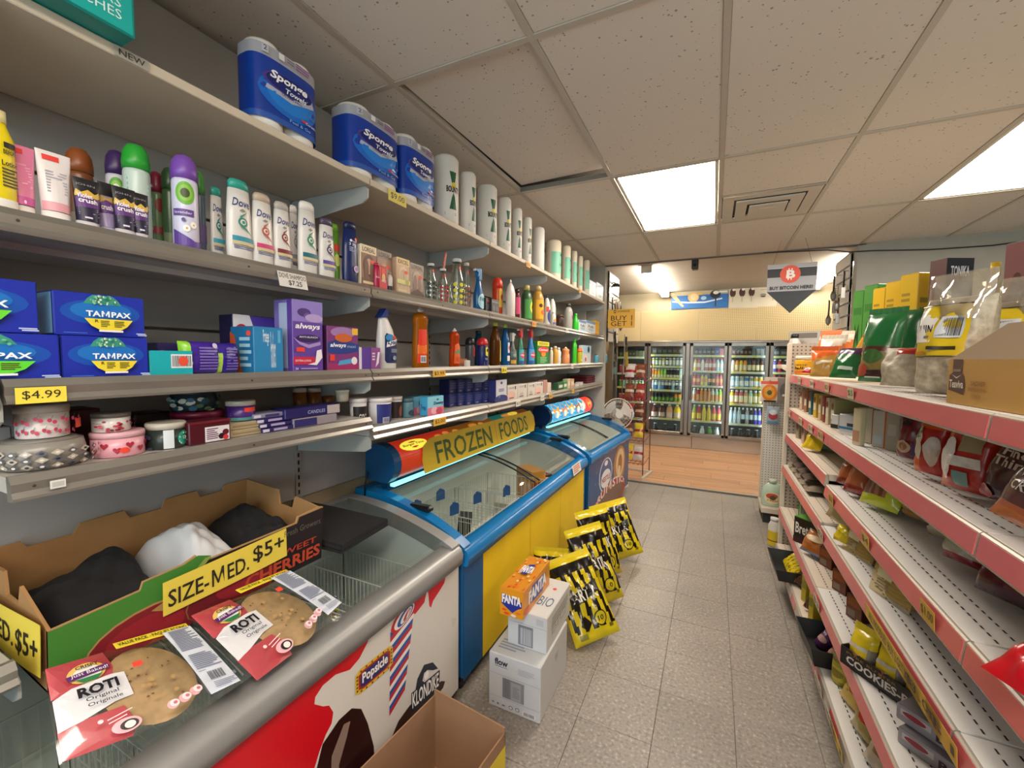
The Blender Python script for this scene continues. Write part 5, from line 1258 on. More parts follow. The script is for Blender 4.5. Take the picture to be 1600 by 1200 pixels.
LC('fabric_sheet_box', 'light blue and pink fabric sheet box standing in front', 'box', 668, 693, 619, Z, .045, '#8ad0e6', down, side='#4aa8d4', left=[('t', 'Free', .2, .3, .8, .6, '#2a5a98', .02)], group='fabric sheet boxes')
LC('fabric_sheet_box', 'light blue and pink fabric sheet box standing behind', 'box', 646, 668, 619, Z, .045, '#7ac0d8', down, side='#4a98bc', xf=-1.27, group='fabric sheet boxes')
for k, (a, c) in enumerate(((702, 715), (716, 728), (729, 741), (742, 755), (756, 768))):
    for j in range(2):
        hgt = .075
        loc, w, h = Lbox(a, c, 590, Z, -1.30 + .015 * k)
        carton('soap_pack', 'navy pack, ' + ('lower' if j == 0 else 'upper') + ' in the ' + ORD[k] + ' column from the near side', 'box', (loc[0], loc[1], Z + j * (hgt + .001)), LEFT, w * .97, .07, hgt, '#1f2450' if j else '#28306a', [('l', .1, .3, .9, .8, 3, '#4a5288'), ('r', .1, .1, .4, .2, '#6a74a8')], group='navy packs stacked on the lower shelf')
LC('soap_box', 'white box with navy base and botanical print', 'box', 774.5, 791.5, 593, Z, .07, '#c9cad2', [('e', .5, .12, .6, .2, '#3a4078'), ('e', .5, .85, .1, .06, '#4a5080'), ('l', .25, .45, .75, .6, 3, '#5a608a'), ('e', .3, .25, .1, .06, '#6a74a8')], side='#2f3470')
for k, (a, c, tp) in enumerate(((793, 808.5, 602), (809, 823.5, 600), (825, 836, 599), (836.5, 848.5, 597))):
    LC('soap_box', 'white toiletry box, ' + ORD[k] + ' from the near side of the row of four', 'box', a, c, tp, Z, .06, '#d0c8c0', [('e', .35, .3, .4, .3, '#e0b4a8') if k in (0, 3) else ('e', .4, .3, .2, .1, '#b8b0a4'), ('r', .72, .7, .82, .92, '#2a2830'), ('t', 'Sofi', .15, .78, .6, .88, '#7a6a6a', .0), ('r', .15, .1, .6, .16, '#4a464a')], group='white toiletry boxes on the lower shelf')
LC('thin_box', 'narrow rose box past the white toiletry boxes', 'box', 849.5, 855, 594, Z, .05, '#b88a80')
LC('thin_box', 'small cream box past the rose box', 'box', 855.5, 861, 598, Z, .05, '#cfc0b0')
for k, (a, c, tp, col, lab) in enumerate(((872, 880, 598, '#2f5a3a', 'dark green box'), (880.5, 886, 596, '#3f8a4a', 'green box'), (887, 891, 592, '#c8b894', 'cream upright box'), (892, 897, 592, '#c89a78', 'tan upright box'), (899, 905, 600, '#c8c0b8', 'pale rounded box'), (906, 911, 597, '#b8b4b0', 'grey white box'))):
    LC('small_goods_box', lab + ' in the far bay of the lower shelf', 'box', a, c, tp, Z, .05, col, [('r', .15, .3, .85, .7, '#d8d4c4')])
for k in range(3):
    carton('folded_cloth', ('bottom', 'middle', 'top')[k] + ' of three folded maroon cloths at the end of the lower shelf', 'cloth', (-1.24, ypx(924, -1.24, Z), Z + k * .0265), LEFT, .36, .2, .026, '#5f1a24', rough=.9, group='folded maroon cloths', bev=.011)

# ------------------------------------------------------------------ price cards on the rails
def card(label, y, z, w, h, col, text, tcol, x=LX + .008, tilt=0, group='price cards on the shelf rails', bold=.0, lines=None):
    t = thing('price_card', label, 'sign', (x, y, z), LEFT, group)
    t.rotation_euler = (radians(tilt), 0, LEFT)
    b = B(); b.box(-w / 2, w / 2, -.0012, 0, 0, h, M(col, .6)); b.build('card', t)
    b = B(); b.decals(flat((-w / 2, -.0012, 0), (w, 0, 0), (0, 0, h), (0, -1, 0)), lines or [('t', text, .12, .22, .88, .80, tcol, bold)], .0006); b.build('lettering', t)
card('yellow price card with $4.99 under the tampon boxes', ypx(61, LX, Z_MID), Z_MID - .042, .068, .030, '#f0d94a', '$4.99', '#2a2a1a', bold=.0)
card('white handwritten shampoo price card', ypx(455, LX, Z_UP), Z_UP - .058, .095, .046, '#d6d4ce', '', '#22201f', tilt=-14, lines=[('t', 'DOVE SHAMPOO', .04, .58, .97, .90, '#22201f', .0), ('t', '$7.25', .32, .1, .8, .48, '#22201f', .01)], x=LX + .012)
card('yellow $9.00 price card under the paper towels', ypx(620, LX, Z_TOP), Z_TOP - .046, .105, .044, '#d6c45a', '$9.00', '#2a2a1a', x=LX + .003)
card('amber $3.99 price card on the middle rail', ypx(684, LX, Z_MID), Z_MID - .04, .10, .030, '#e0ae3c', '$3.99', '#3a2a10')
card('amber $2.00 price card on the lower rail', ypx(685, LX, Z_LOW), Z_LOW - .042, .10, .034, '#e0ae3c', '$2.00', '#3a2a10')
for k, (px, z, col, tx, lab) in enumerate(((824, Z_TOP, '#d89a4a', '$3', 'small orange price card under the plain towel roll'), (905, Z_TOP, '#d8a04a', '$2', 'small orange price card under the mint rolls'), (833, Z_UP, '#e09a3a', '$5', 'small orange price card on the shampoo shelf rail'), (786, Z_MID, '#e8d83a', '$6', 'small yellow price card under the brown oil soap'), (885, Z_UP, '#d8d4cc', '$4', 'small white price card on the shampoo shelf rail'), (893, Z_MID, '#d8d4cc', '$4', 'small white price card on the middle rail'), (808, Z_LOW, '#dcd8d0', '$3', 'white price card under the white toiletry boxes, nearer'), (846, Z_LOW, '#dcd8d0', '$3', 'white price card beside the orange one on the lower rail'), (859, Z_LOW, '#e0a83a', '$4', 'orange price card on the lower rail'), (894, Z_LOW, '#e0b83a', '$1', 'yellow price card under the far bay boxes'))):
    card(lab, ypx(px, LX, z), z - .042, .07, .034, col, tx, '#3a2a1a')
card('white sticker on the lower rail near the hearts tin', ypx(87, LX, 1.3), 1.306 - .03, .022, .016, '#d8d8d4', '-', '#b8b8b4')
card('black and white sticker on the top shelf edge under the diapers', ypx(205, LX, Z_TOP), Z_TOP - .024, .06, .022, '#9a968c', 'NEW', '#1a1a18', x=LX + .002)
# ================================================================== on and in the grey freezer
def lying(name, label, cat, corners, z_of, items, thick, body, group=None, bulge=0):
    """flat pack laid on a sloping top: corners TL TR BR BL as (x, y)"""
    P = [Vector(c_) for c_ in corners]
    c = sum(P, Vector()) / 4
    N = (P[1] - P[0]).cross(P[3] - P[0]).normalized()
    if N.z < 0: N = -N
    Q = [p - c for p in P]
    def f(u, v, o=0):
        e = (sin(pi * min(1, max(0, u))) * sin(pi * min(1, max(0, v)))) ** .5 if 0 < u < 1 and 0 < v < 1 else 0
        a = Q[3].lerp(Q[2], u); b_ = Q[0].lerp(Q[1], u)
        return a.lerp(b_, v) + N * (thick * e + o)
    t = thing(name, label, cat, c, 0, group)
    return t, f
RTZ = lambda x, y: .772 + .355 * (-.95 - x)
def roti(label, corners, cut):
    t, f = lying('flatbread_pack', label, 'flatbread', corners, RTZ, None, .012, None, 'flatbread packs on the freezer')
    b = B()
    n = 28
    rg = 7; cu, cv, ru, rv = .545, .475, .30, .455
    P_ = [f(cu + ru * r / rg * cos(i * 2 * pi / n), cv + rv * r / rg * sin(i * 2 * pi / n), .002 + .002 * (1 - (r / rg) ** 4)) for r in range(rg + 1) for i in range(n)]
    b.add(P_, [(r * n + i, r * n + (i + 1) % n, (r + 1) * n + (i + 1) % n, (r + 1) * n + i) for r in range(rg) for i in range(n)], M('#c3a476', .8, grain=.16, scale=38), True)
    b.build('flatbread', t)
    sp = B()
    r_ = random.Random(len(label))
    it = [('e', .40 + .28 * r_.random(), .16 + .62 * r_.random(), .005 + .006 * r_.random(), .006 + .008 * r_.random(), '#7a5428') for _ in range(14)]
    it += [('e', .42 + .24 * r_.random(), .2 + .5 * r_.random(), .016, .02, '#ad8a58') for _ in range(9)]
    sp.decals(f, it, .0042, .8); sp.build('toasted_spot', t)['kind'] = 'stuff'
    b = B(); b.grid(lambda u, v: f(u, v, .0085), 18, 12, FILM); b.grid(lambda u, v: f(u, v, -.003), 18, 12, FILM); b.build('film', t)
    p = B()
    it = [('p', [(.0, .64), (.0, 1), (.36, 1), (.37, .8), (.34, .64)], '#d0525c'), ('p', [(0, 0), (0, .32), (.34, .32), (.38, .14), (.35, 0)], '#d0525c'),
          ('p', [(0, .28), (0, .62), (.10, .68), (.33, .70), (.41, .68), (.41, .40), (.30, .39), (.12, .31)], '#dcdde2'),
          ('e', .20, .80, .115, .115, '#e4c06a'), ('e', .20, .79, .085, .085, '#f1efe6'), ('p', [(.12, .74), (.28, .74), (.24, .69), (.16, .69)], '#2f7a4a'), ('p', [(.08, .74), (.07, .80), (.32, .83), (.33, .77)], '#5a2a6c'),
          ('t', 'CRISPY', .13, .845, .27, .885, '#3a2a10', .02), ('t', 'Just Baked!', .09, .755, .31, .805, '#f2eef4', .0),
          ('t', 'ROTI', .10, .52, .33, .63, '#16141c', .04), ('t', 'Original', .13, .45, .31, .50, '#2a2a3a', .01), ('t', 'Originale', .13, .385, .32, .435, '#2a2a3a', .01),
          ('p', [(.2, .20), (.34, .24), (.34, .23), (.2, .19)], '#f0d8d8'), ('p', [(.2, .16), (.3, .19), (.3, .18), (.2, .15)], '#f0d8d8'), ('e', .16, .2, .015, .02, '#f0d0d0'),
          ('e', .28, .08, .08, .07, '#e9b4bc'), ('e', .29, .075, .05, .048, '#2a2222'), ('e', .29, .07, .03, .035, '#e4e0da'),
          ('p', [(.36, .905), (.94, .905), (.94, .99), (.36, .99)], '#e8d23c'), ('t', 'VALUE PACK - PAQUET ECONO', .38, .922, .92, .972, '#2a2610', .01),
          ('p', [(.70, .93), (.94, .93), (.985, .1), (.76, .06)], '#d3dbe8'), ('l', .735, .62, .93, .92, 16, '#6a728a'), ('l', .75, .36, .945, .56, 9, '#7a829a'), ('p', [(.745, .33), (.80, .33), (.80, .335), (.745, .335)], '#4a5068'), ('b', .79, .2, .90, .30, '#2a2c34'), ('l', .79, .10, .95, .17, 4, '#8088a0'), ('e', .955, .20, .012, .02, '#6a728a'),
          ('e', .50, .08, .035, .045, '#e6b4bc'), ('e', .57, .10, .035, .045, '#e6b4bc'), ('e', .64, .13, .035, .045, '#e6b4bc')]
    for u, v in ((.50, .08), (.57, .10), (.64, .13)): it += [('e', u, v, .028, .036, '#f0dcdc'), ('e', u, v, .012, .016, '#c86a7a')]
    it.append(('r', *cut, '#ec4a38'))
    p.decals(f, it, .0055, .3, curved=10); p.build('label_print', t)
    return t
roti('flatbread pack nearest the camera, leaning over the freezer rim', [(-1.15, .317, .925), (-1.155, .553, .864), (-.945, .553, .768), (-1.03, .297, .805)], (.33, .56, .39, .62))
roti('farther flatbread pack, its sticker stuck on the bread', [(-1.15, .57, .888), (-1.15, .826, .868), (-.962, .871, .771), (-.95, .602, .766)], (.50, .60, .56, .66))

BX, BY, BZ, TI = -1.178, .655, .856, radians(4.6)
KR = M('#a47c4e', .85, grain=.07, scale=12)
cb = thing('cherry_carton', 'open fruit carton printed with cherries, full of folded clothes', 'box', (BX, BY, BZ), 0, None, (TI, 0, LEFT))
w2, dp, hh = .325, .40, .165
b = B(); b.box(-w2, w2, 0, dp, 0, .006, KR); b.build('bottom', cb)
b = B(); b.prism([(-w2, 0), (w2, 0), (w2, hh + .015), (w2 - .015, hh + .02), (.23, hh + .012), (.225, hh - .006), (-.04, hh - .012), (-.06, hh + .012), (-.09, hh), (-.17, hh - .004), (-.175, hh - .022), (-w2, hh - .03)], 0, .006, M('#a98556', .85)); b.build('front_wall', cb)
fw = flat((-w2, 0, 0), (2 * w2, 0, 0), (0, 0, hh), (0, -1, 0))
b = B()
b.decals(fw, [('p', [(0, 0), (.46, 0), (.46, .985), (.415, 1.06), (.365, .995), (.24, .97), (.23, .86), (0, .81)], '#3d7a2a'), ('p', [(.33, 0), (1, 0), (1, 1.08), (.86, 1.06), (.85, .95), (.44, .92)], '#1b1519'),
              ('p', [(.30, .42), (.325, .40), (.465, .98), (.44, .98)], '#8a9a4a'),
              ('e', .27, .18, .19, .42, '#a8834e'), ('e', .27, .17, .185, .40, '#7a1420'), ('e', .25, .20, .12, .26, '#8e1a26'), ('e', .34, .42, .012, .06, '#c87a5a'), ('p', [(.26, .5), (.30, .56), (.34, .5), (.30, .42)], '#a8834e'),
              ('e', .56, .24, .19, .44, '#8a5a3a'), ('e', .56, .23, .185, .42, '#6a101c'), ('e', .58, .3, .1, .2, '#8a1826'),
              ('t', 'CHERRIES', .60, .12, .985, .36, '#b8452a', .03), ('t', 'SWEET', .74, .42, .96, .54, '#a83a26', .02), ('t', 'Fresh Growers', .78, .78, .98, .90, '#6a625c', .0)], .0009, .6)
b.build('label_print', cb)
b = B(); hb = .19
b.prism([(-w2, 0), (w2, 0), (w2, hb), (.24, hb), (.235, hb - .02), (.16, hb - .02), (.15, hb + .004), (.06, hb + .002), (.05, hb - .024), (-.03, hb - .026), (-.045, hb), (-.14, hb - .004), (-.155, hb - .03), (-.24, hb - .03), (-.25, hb - .012), (-w2, hb - .014)], dp - .006, dp, KR); b.build('back_wall', cb)
for s in (-1, 1):
    b = B(); x = s * w2; b.prism([(0, 0), (dp, 0), (dp, hb if s > 0 else hb - .014), (dp * .55, hb), (dp * .52, hb - .05), (dp * .36, hb - .05), (dp * .33, hh + .02), (0, hh + .01 if s > 0 else hh - .03)], min(x, x - s * .006), max(x, x - s * .006), KR, 'x'); b.build('side_wall', cb)
def garment(label, cx, cy, z, a, c, hgt, col, seed, rz=0, rough=.95):
    r_ = random.Random(seed); ph = [r_.random() * 6 for _ in range(8)]
    def f(u, v):
        x, y = (u - .5) * a, (v - .5) * c
        e = max(0, 1 - (abs(2 * u - 1) ** 3)) ** .5 * max(0, 1 - (abs(2 * v - 1) ** 4)) ** .5
        fold = .17 * sin(5 * u + 3 * v + ph[0]) + .12 * sin(8 * v - 4 * u + ph[1]) + .10 * abs(sin(7 * u + 9 * v + ph[2])) + .07 * abs(sin(13 * u - 9 * v + ph[3])) + .03 * sin(26 * v + 14 * u + ph[5])
        return (x + .008 * sin(6 * v + ph[4]), y + .008 * sin(6 * u + ph[5]), hgt * e * (1 + fold * .8))
    b = B(); b.grid(f, 40, 34, M(col, rough)); b.poly([f(0, 0), f(0, 1), f(1, 1), f(1, 0)], M(col, rough))
    o = b.build('folded_garment'); tag(o, label, 'clothes', 'clothes in the fruit carton')
    m_ = cb_mat @ Matrix.Translation((cx, cy, z)) @ Matrix.Rotation(rz, 4, 'Z'); o.matrix_world = m_
    return o
cb_mat = Matrix.Translation((BX, BY, BZ)) @ Matrix.Rotation(LEFT, 4, 'Z') @ Matrix.Rotation(TI, 4, 'X')
garment('black garment filling the near end of the fruit carton', -.185, .20, .0085, .245, .33, .11, '#17171a', 1)
garment('crumpled white garment in the middle of the fruit carton', .035, .20, .0085, .16, .33, .135, '#c9ccd0', 2, .0)
garment('black garment at the far end of the fruit carton', .215, .20, .0085, .175, .33, .115, '#1c1c1f', 3)
cl = thing('folded_fabric', 'black folded fabric lying on the freezer lid beside the fruit carton', 'cloth', (-1.13, 1.14, .868), 0, None, (radians(2.5), 0, LEFT + radians(6)))
for k in range(3):
    b = B(); r_ = random.Random(k); ph = r_.random() * 5
    W_, D_ = .26 - .006 * k, .43 - .008 * k
    top = lambda u, v, k=k, ph=ph: ((u - .5) * W_, v * D_, .011 * (k + 1) + .002 * sin(6 * u + 5 * v + ph))
    b.grid(top, 12, 14, M('#151517', .95)); b.grid(lambda u, v, k=k: ((u - .5) * W_, v * D_, .011 * k + .0008), 12, 14, M('#151517', .95))
    ed = [(0, 0), (1, 0), (1, 1), (0, 1), (0, 0)]
    for (a0, b0), (a1, b1) in zip(ed, ed[1:]):
        b.grid(lambda u, v, a0=a0, b0=b0, a1=a1, b1=b1, k=k: tuple(Vector(top(a0 + (a1 - a0) * u, b0 + (b1 - b0) * u)) * v + Vector(((a0 + (a1 - a0) * u - .5) * W_ * (1 + .03 * sin(v * pi)), (b0 + (b1 - b0) * u) * D_, .011 * k + .0008)) * (1 - v)), 10, 2, M('#1a1a1c', .95))
    b.build('fold', cl)
# yellow paper signs
YP = M('#dfc94a', .7, grain=.03, scale=8)
def paper(label, loc, rot, w, h, body, size, bold=.0, col='#26241c', flutter=.004):
    t = thing('paper_sign', label, 'sign', loc, 0, None, rot)
    f = lambda u, v, o=0: ((u - .5) * w, -o - flutter * sin(3 * u + 1.2 * v), (v - .5) * h)
    b = B(); b.grid(f, 16, 4, YP); b.grid(lambda u, v: f(u, v, -.0006), 16, 4, YP); b.build('sheet', t)
    b = B()
    for txt, a, b0, c, d in body: b.decals(f, [('t', txt, a, b0, c, d, col, bold)], .0012)
    b.build('lettering', t)
    return t
paper('yellow SIZE-MED. $5+ sign on the front of the fruit carton', (BX + .016, .682, .962), (radians(5), radians(-2), LEFT), .325, .088, [('SIZE-MED.', .03, .2, .63, .74), ('$5+', .67, .28, .97, .86)], 1, .012)
paper('yellow $5+ sign hung on the near end of the fruit carton', (-1.30, .318, .955), (0, 0, radians(0)), .26, .105, [('MED.', .05, .3, .55, .75), ('$5+', .60, .2, .96, .72)], 1, .012)
WIRE = M('#dfe0dc', .35, .2)
def basket(label, x, y0, y1, z0, z1, D, step, handle=False, dividers=()):
    """white wire basket hung inside a freezer; x is its front side"""
    t = thing('wire_basket', label, 'basket', (x, (y0 + y1) / 2, z0), LEFT, 'white wire freezer baskets')
    w = (y1 - y0) / 2; h = z1 - z0
    def wall(name, x0, yy0, x1, yy1):
        b = B(); n = max(2, int(hypot(x1 - x0, yy1 - yy0) / step))
        for i in range(n + 1):
            px, py = x0 + (x1 - x0) * i / n, yy0 + (yy1 - yy0) * i / n
            b.tube([(px, py, .004), (px, py, h)], .0017, WIRE, 4)
        for z in (.004, h * .5, h): b.tube([(x0, yy0, z), (x1, yy1, z)], .0028 if z == h else .0018, WIRE, 4)
        b.build(name, t)
    wall('wire_side', -w, 0, w, 0); wall('wire_side', -w, D, w, D); wall('wire_end', -w, 0, -w, D); wall('wire_end', w, 0, w, D)
    for d in dividers: wall('divider', -w + 2 * w * d, 0, -w + 2 * w * d, D)
    b = B()
    for i in range(int(2 * w / (step * 1.6)) + 1):
        xx = -w + i * step * 1.6; b.tube([(xx, 0, .004), (xx, D, .004)], .0015, WIRE, 4)
    b.build('wire_floor', t)
    return t
basket('white wire basket at the far end of the grey freezer', -1.02, 1.02, 1.37, .42, .66, .48, .02, dividers=(.5,))
basket('white wire basket in the middle of the grey freezer', -1.02, .45, 1.0, .42, .66, .48, .022, dividers=(.4,))
basket('white wire basket at the near end of the grey freezer', -1.02, -.15, .43, .42, .66, .48, .03)
def pricetag(label, y, z, x, cols, txt):
    t = thing('basket_price_tag', label, 'sign', (x, y, z), 0 if x < -1.1 else LEFT, 'price tags on the freezer baskets')
    b = B(); b.box(-.05, .05, -.002, 0, -.02, .02, M(cols[0], .4)); b.build('card', t)
    b = B(); b.decals(flat((-.05, -.002, -.02), (.1, 0, 0), (0, 0, .04), (0, -1, 0)), [('r', .05, .08, .42, .5, '#e6e6e0'), ('t', txt, .08, .14, .38, .44, '#22221e', .02), ('e', .68, .55, .2, .3, cols[1]), ('e', .9, .6, .07, .25, '#2a2a2a')], .0008); b.build('lettering', t)
pricetag('yellow price tag 1.89 clipped to a grey freezer basket', 1.016, .645, -1.19, ('#d8c83a', '#e0983a'), '1.89')
pricetag('clear price tag with dark biscuit picture on a freezer basket', 1.016, .645, -1.33, ('#b8bab4', '#4a2c20'), '1.49')
pricetag('dark price tag 4.43 on the near freezer basket', .26, .60, -1.014, ('#3a3c38', '#4a4a44'), '4.43')
t = thing('ice_cream_tub', 'green and white round ice cream tub top peeking under the near flatbread', 'tub', (-.985, .245, .778))
B().lathe([(.07, 0), (.072, .004), (.072, .008), (.06, .010)], M('#e4e6e2', .4), 24).build('rim', t); B().lathe([(.058, .0102), (.05, .0125)], M('#5cc83a', .4), 24).build('green_disc', t)
t.rotation_euler = (0, radians(12), 0)
# blue freezer contents
basket('white wire basket at the near end of the frozen foods freezer', -1.03, 1.62, 2.28, .45, .695, .46, .028, dividers=(.36, .68))
basket('white wire basket in the middle of the frozen foods freezer', -1.03, 2.32, 2.72, .45, .69, .46, .03)
for k, (x, y, z) in enumerate(((-1.42, 1.80, .70), (-1.42, 2.02, .70), (-1.22, 1.862, .70), (-1.20, 2.072, .70), (-1.12, 2.29, .69))):
    b = B(); b.prism([(-.03, 0), (.03, 0), (.03, .05), (.02, .06), (-.02, .06), (-.03, .05)], -.002, .002, M('#2f5f9a', .35)); b.box(-.008, .008, -.004, .008, .055, .066, M('#2f5f9a', .35))
    o = b.build('clip_tag', None, (x, y, z), (0, 0, LEFT - .3)); tag(o, ('blue clip tag at the back left of the frozen foods baskets', 'blue clip tag at the back middle of the frozen foods baskets', 'blue clip tag in the middle of the frozen foods baskets', 'blue clip tag nearer the pizza in the frozen foods freezer', 'blue clip tag closest to the yellow front of the freezer')[k], 'tag', 'blue clip tags on freezer baskets')
carton('frozen_food_box', 'tall orange and brown frozen food box standing in the freezer', 'box', (-1.13, 2.84, .307), LEFT - radians(35), .12, .22, .40, '#8a4a2a', [('r', 0, .8, 1, 1, '#d8923a'), ('e', .5, .45, .35, .25, '#5a3020')], side='#c88a4a', group='frozen food boxes')
carton('frozen_food_box', 'dark brown frozen food box behind the pizza', 'box', (-1.16, 3.12, .307), LEFT - radians(20), .1, .2, .30, '#4a2c22', [('e', .5, .5, .35, .3, '#a86a4a')], group='frozen food boxes')
t = thing('frozen_pizza', 'round frozen pizza with a white sticker leaning in the freezer', 'pizza', (-1.05, 2.92, .42), 0, None, (radians(66), 0, LEFT - radians(35)))
B().lathe([(.11, 0), (.115, .008), (.11, .016)], M('#c8a088', .5, grain=.3, scale=50), 26, 0, .115).build('pizza', t); b = B(); b.box(-.05, .05, .09, .16, .0165, .018, M('#e4e0dc', .4)); b.build('sticker', t)
carton('frozen_food_pack', 'red frozen pack in the near basket', 'box', (-1.08, 1.96, .462), LEFT, .11, .09, .08, '#b8242c', [('r', .1, .3, .9, .6, '#d87a7a')], rot=(.15, .1, LEFT - .3))
carton('frozen_food_pack', 'orange frozen pack beside the red one', 'box', (-1.09, 2.15, .462), LEFT, .08, .09, .09, '#e08a3a', [('r', .1, .3, .9, .6, '#f0b070')], rot=(.1, -.1, LEFT + .2))
carton('frozen_food_pack', 'pale frozen pack under the middle clip tags', 'box', (-1.18, 2.52, .462), LEFT, .16, .13, .11, '#c9c0b4', [('e', .5, .5, .3, .3, '#a85a5a')], rot=(.1, .05, LEFT + .3))
carton('frozen_food_pack', 'dark frozen pack behind the red one', 'box', (-1.30, 2.16, .462), LEFT, .11, .08, .12, '#2a2426', [('r', .1, .5, .6, .9, '#5a4a48')], rot=(.1, 0, LEFT + .5))
r_ = random.Random(11)
for i in range(26):
    x, y = -1.13 - .28 * r_.random(), 3.68 + 1.0 * r_.random()
    col = r_.choice(('#d8cbb0', '#c8b890', '#d86a7a', '#c0b098', '#a8c0a0', '#d8d4cc', '#c89a6a'))
    b = B(); a = r_.uniform(0, pi); L_, Wd = .085, .03
    f = pillow(Wd * 2, L_ * 2, .045, .002, i)
    b.grid(lambda u, v: f(u, v, 0, 1), 6, 8, M(col, .3)); b.grid(lambda u, v: f(1 - u, v, 0, -1), 6, 8, M(col, .3))
    o = b.build('ice_cream_bar', None, (x, y, .35 + .05 * (i % 4) + .05), (radians(90), 0, a))
    tag(o, {'#d8cbb0': 'cream', '#c8b890': 'tan', '#d86a7a': 'pink', '#c0b098': 'beige', '#a8c0a0': 'green', '#d8d4cc': 'white', '#c89a6a': 'brown'}[col] + ' wrapped ice cream in the heap inside the far blue freezer', 'ice cream', 'heap of wrapped ice creams in the far freezer')
card('white price label on the blue rim of the frozen foods freezer', 3.12, .655, .20, .075, '#dcd6cc', '', '#b8644a', x=-.918, tilt=-12, lines=[('l', .1, .1, .92, .9, 4, '#b8644a')])

# ================================================================== on the floor of the aisle
t = None
fx0, fx1, fy0, fy1 = -.85, -.605, 1.575, 1.93
hF = zpy(1043, -.61, 1.58)
WH, WH2 = '#d3d7dc', '#b9bcb4'
carton('water_carton', 'large white water carton at the bottom of the floor stack', 'carton', ((fx0 + fx1) / 2, fy0, .001), 0, fx1 - fx0, fy1 - fy0, hF, '#cfd4dc',
       [('t', 'flow', .12, .80, .38, .92, '#1c1f44', .03), ('l', .13, .77, .38, .79, 1, '#6a6f88'), ('l', .58, .74, .90, .86, 4, '#b4bac6'), ('r', .0, .63, 1, .636, '#9aa0ac'), ('r', .28, .24, .70, .60, '#8d939c'), ('r', .30, .24, .42, .60, '#7d838c'), ('r', .45, .25, .64, .57, '#a9afb8'), ('l', .48, .3, .62, .5, 6, '#8a909a'), ('r', 0, .215, 1, .22, '#9aa0ac'), ('r', .68, .05, .92, .13, '#e8eaee'), ('b', .70, .06, .90, .12, '#3a3e48'), ('e', .45, .10, .04, .035, '#4a5060'), ('e', .45, .10, .03, .026, '#d5dae2'), ('e', .58, .11, .04, .035, '#4a5060'), ('e', .58, .11, .03, .026, '#d5dae2'), ('e', .1, .1, .025, .02, '#8a90a0'), ('e', .2, .1, .025, .02, '#8a90a0'), ('r', .28, .09, .34, .11, '#5a6070')],
       right=[('t', 'W', .5, .6, .62, .76, '#9a9c94', .0)], top=[('t', 'flow', .60, .62, .72, .95, '#1c1f44', .03), ('e', .8, .5, .05, .03, '#d84a3a'), ('l', .1, .1, .6, .3, 4, '#9aa0ac')], side='#d3d6d6', bev=.004)
# raised lettering reads along the top edge
b2x0, b2x1, b2y0, b2y1 = -.80, -.612, 1.66, 1.99
h2 = zpy(966, -.62, 1.665) - hF
carton('juice_carton', 'white carton with large outlined letters in the middle of the floor stack', 'carton', ((b2x0 + b2x1) / 2, b2y0, hF + .002), 0, b2x1 - b2x0, b2y1 - b2y0, h2, '#cfd4da',
       [('r', .28, .05, .66, .62, '#7d838c'), ('b', .34, .08, .62, .55, '#c9ced6'), ('r', 0, .66, 1, .67, '#9aa0ac'), ('r', .74, .74, .92, .92, '#bfc4cc')], right=[('t', 'BIO', .2, .3, .8, .6, '#b4b6b4', .0), ('l', .2, .5, .9, .8, 3, '#a2a49f')],
       top=[('t', 'BIO', .55, .25, .92, .48, '#5a6f88', .0), ('e', .74, .72, .05, .03, '#e0524a'), ('e', .5, .85, .12, .07, '#dcd4cc')], side='#d6d7d4', bev=.004)
zt = hF + h2 + .004
fnt = [('t', 'FANTA', .10, .46, .92, .80, '#f2f2f4', .05, .0)]
fan_w, fan_d, fan_h = .112, .325, .125
sp = lambda n, s: [('e', random.Random(s + i).random(), random.Random(s + i + 50).random(), .05, .03, random.Random(i).choice(('#e0561c', '#f0d8a0', '#f0b060', '#e87a20'))) for i in range(n)]
carton('soda_carton', 'orange soda carton on top of the floor stack', 'carton', (-.755, 1.60, zt), 0, fan_w, fan_d, fan_h, '#e59a1c',
       [('p', [(.08, .42), (.30, .30), (.55, .16), (.78, .34), (.95, .42), (.94, .62), (.08, .80)], '#26349a'), ('t', 'FANTA', .10, .46, .92, .78, '#f4f4f6', .05)] + [('e', .3, .1, .12, .05, '#e0561c'), ('e', .6, .08, .12, .05, '#f0d8c0'), ('e', .2, .22, .1, .04, '#e0561c'), ('e', .8, .2, .1, .04, '#e87030')],
       right=[('p', [(.25, .25), (.7, .15), (.8, .75), (.3, .85)], '#2c3a9a'), ('t', 'FANTA', .18, .30, .84, .76, '#f4f4f6', .05), ('e', .12, .2, .1, .1, '#e0561c'), ('e', .9, .7, .08, .15, '#c8901c')],
       top=sp(26, 5) + [('p', [(.36, .40), (.62, .40), (.66, .72), (.42, .68)], '#26349a'), ('t', 'FANTA', .24, .44, .78, .64, '#f4f4f6', .06)], side='#dd9020', bev=.003)
# open brown carton close to the camera
t = thing('open_carton', 'open brown carton on the floor beside the red freezer front', 'box', (-.76, 1.02, .001), 0, None, (0, 0, radians(-6)))
kr = M('#9a7658', .85, grain=.06, scale=10)
hb_ = .285
B().box(-.155, .155, -.2, .2, 0, .005, kr).build('bottom', t)
for nm_, q in (('back_wall', (-.155, .155, .195, .2)), ('front_wall', (-.155, .155, -.2, -.195)), ('side_wall', (-.155, -.15, -.2, .2)), ('side_wall', (.15, .155, -.2, .2))):
    b = B(); b.box(q[0], q[1], q[2], q[3], .0, hb_ + (.02 if nm_ == 'back_wall' else 0), kr)
    if q[0] > .1: b.box(.1551, .1556, -.2, .2, .0, .24, M('#e0c828', .5))
    b.build(nm_, t)
b = B(); b.grid(lambda u, v: (.10 * u - .15 + .002, .15 * v + .0, hb_ + .001 * u), 1, 1, kr); t2 = None
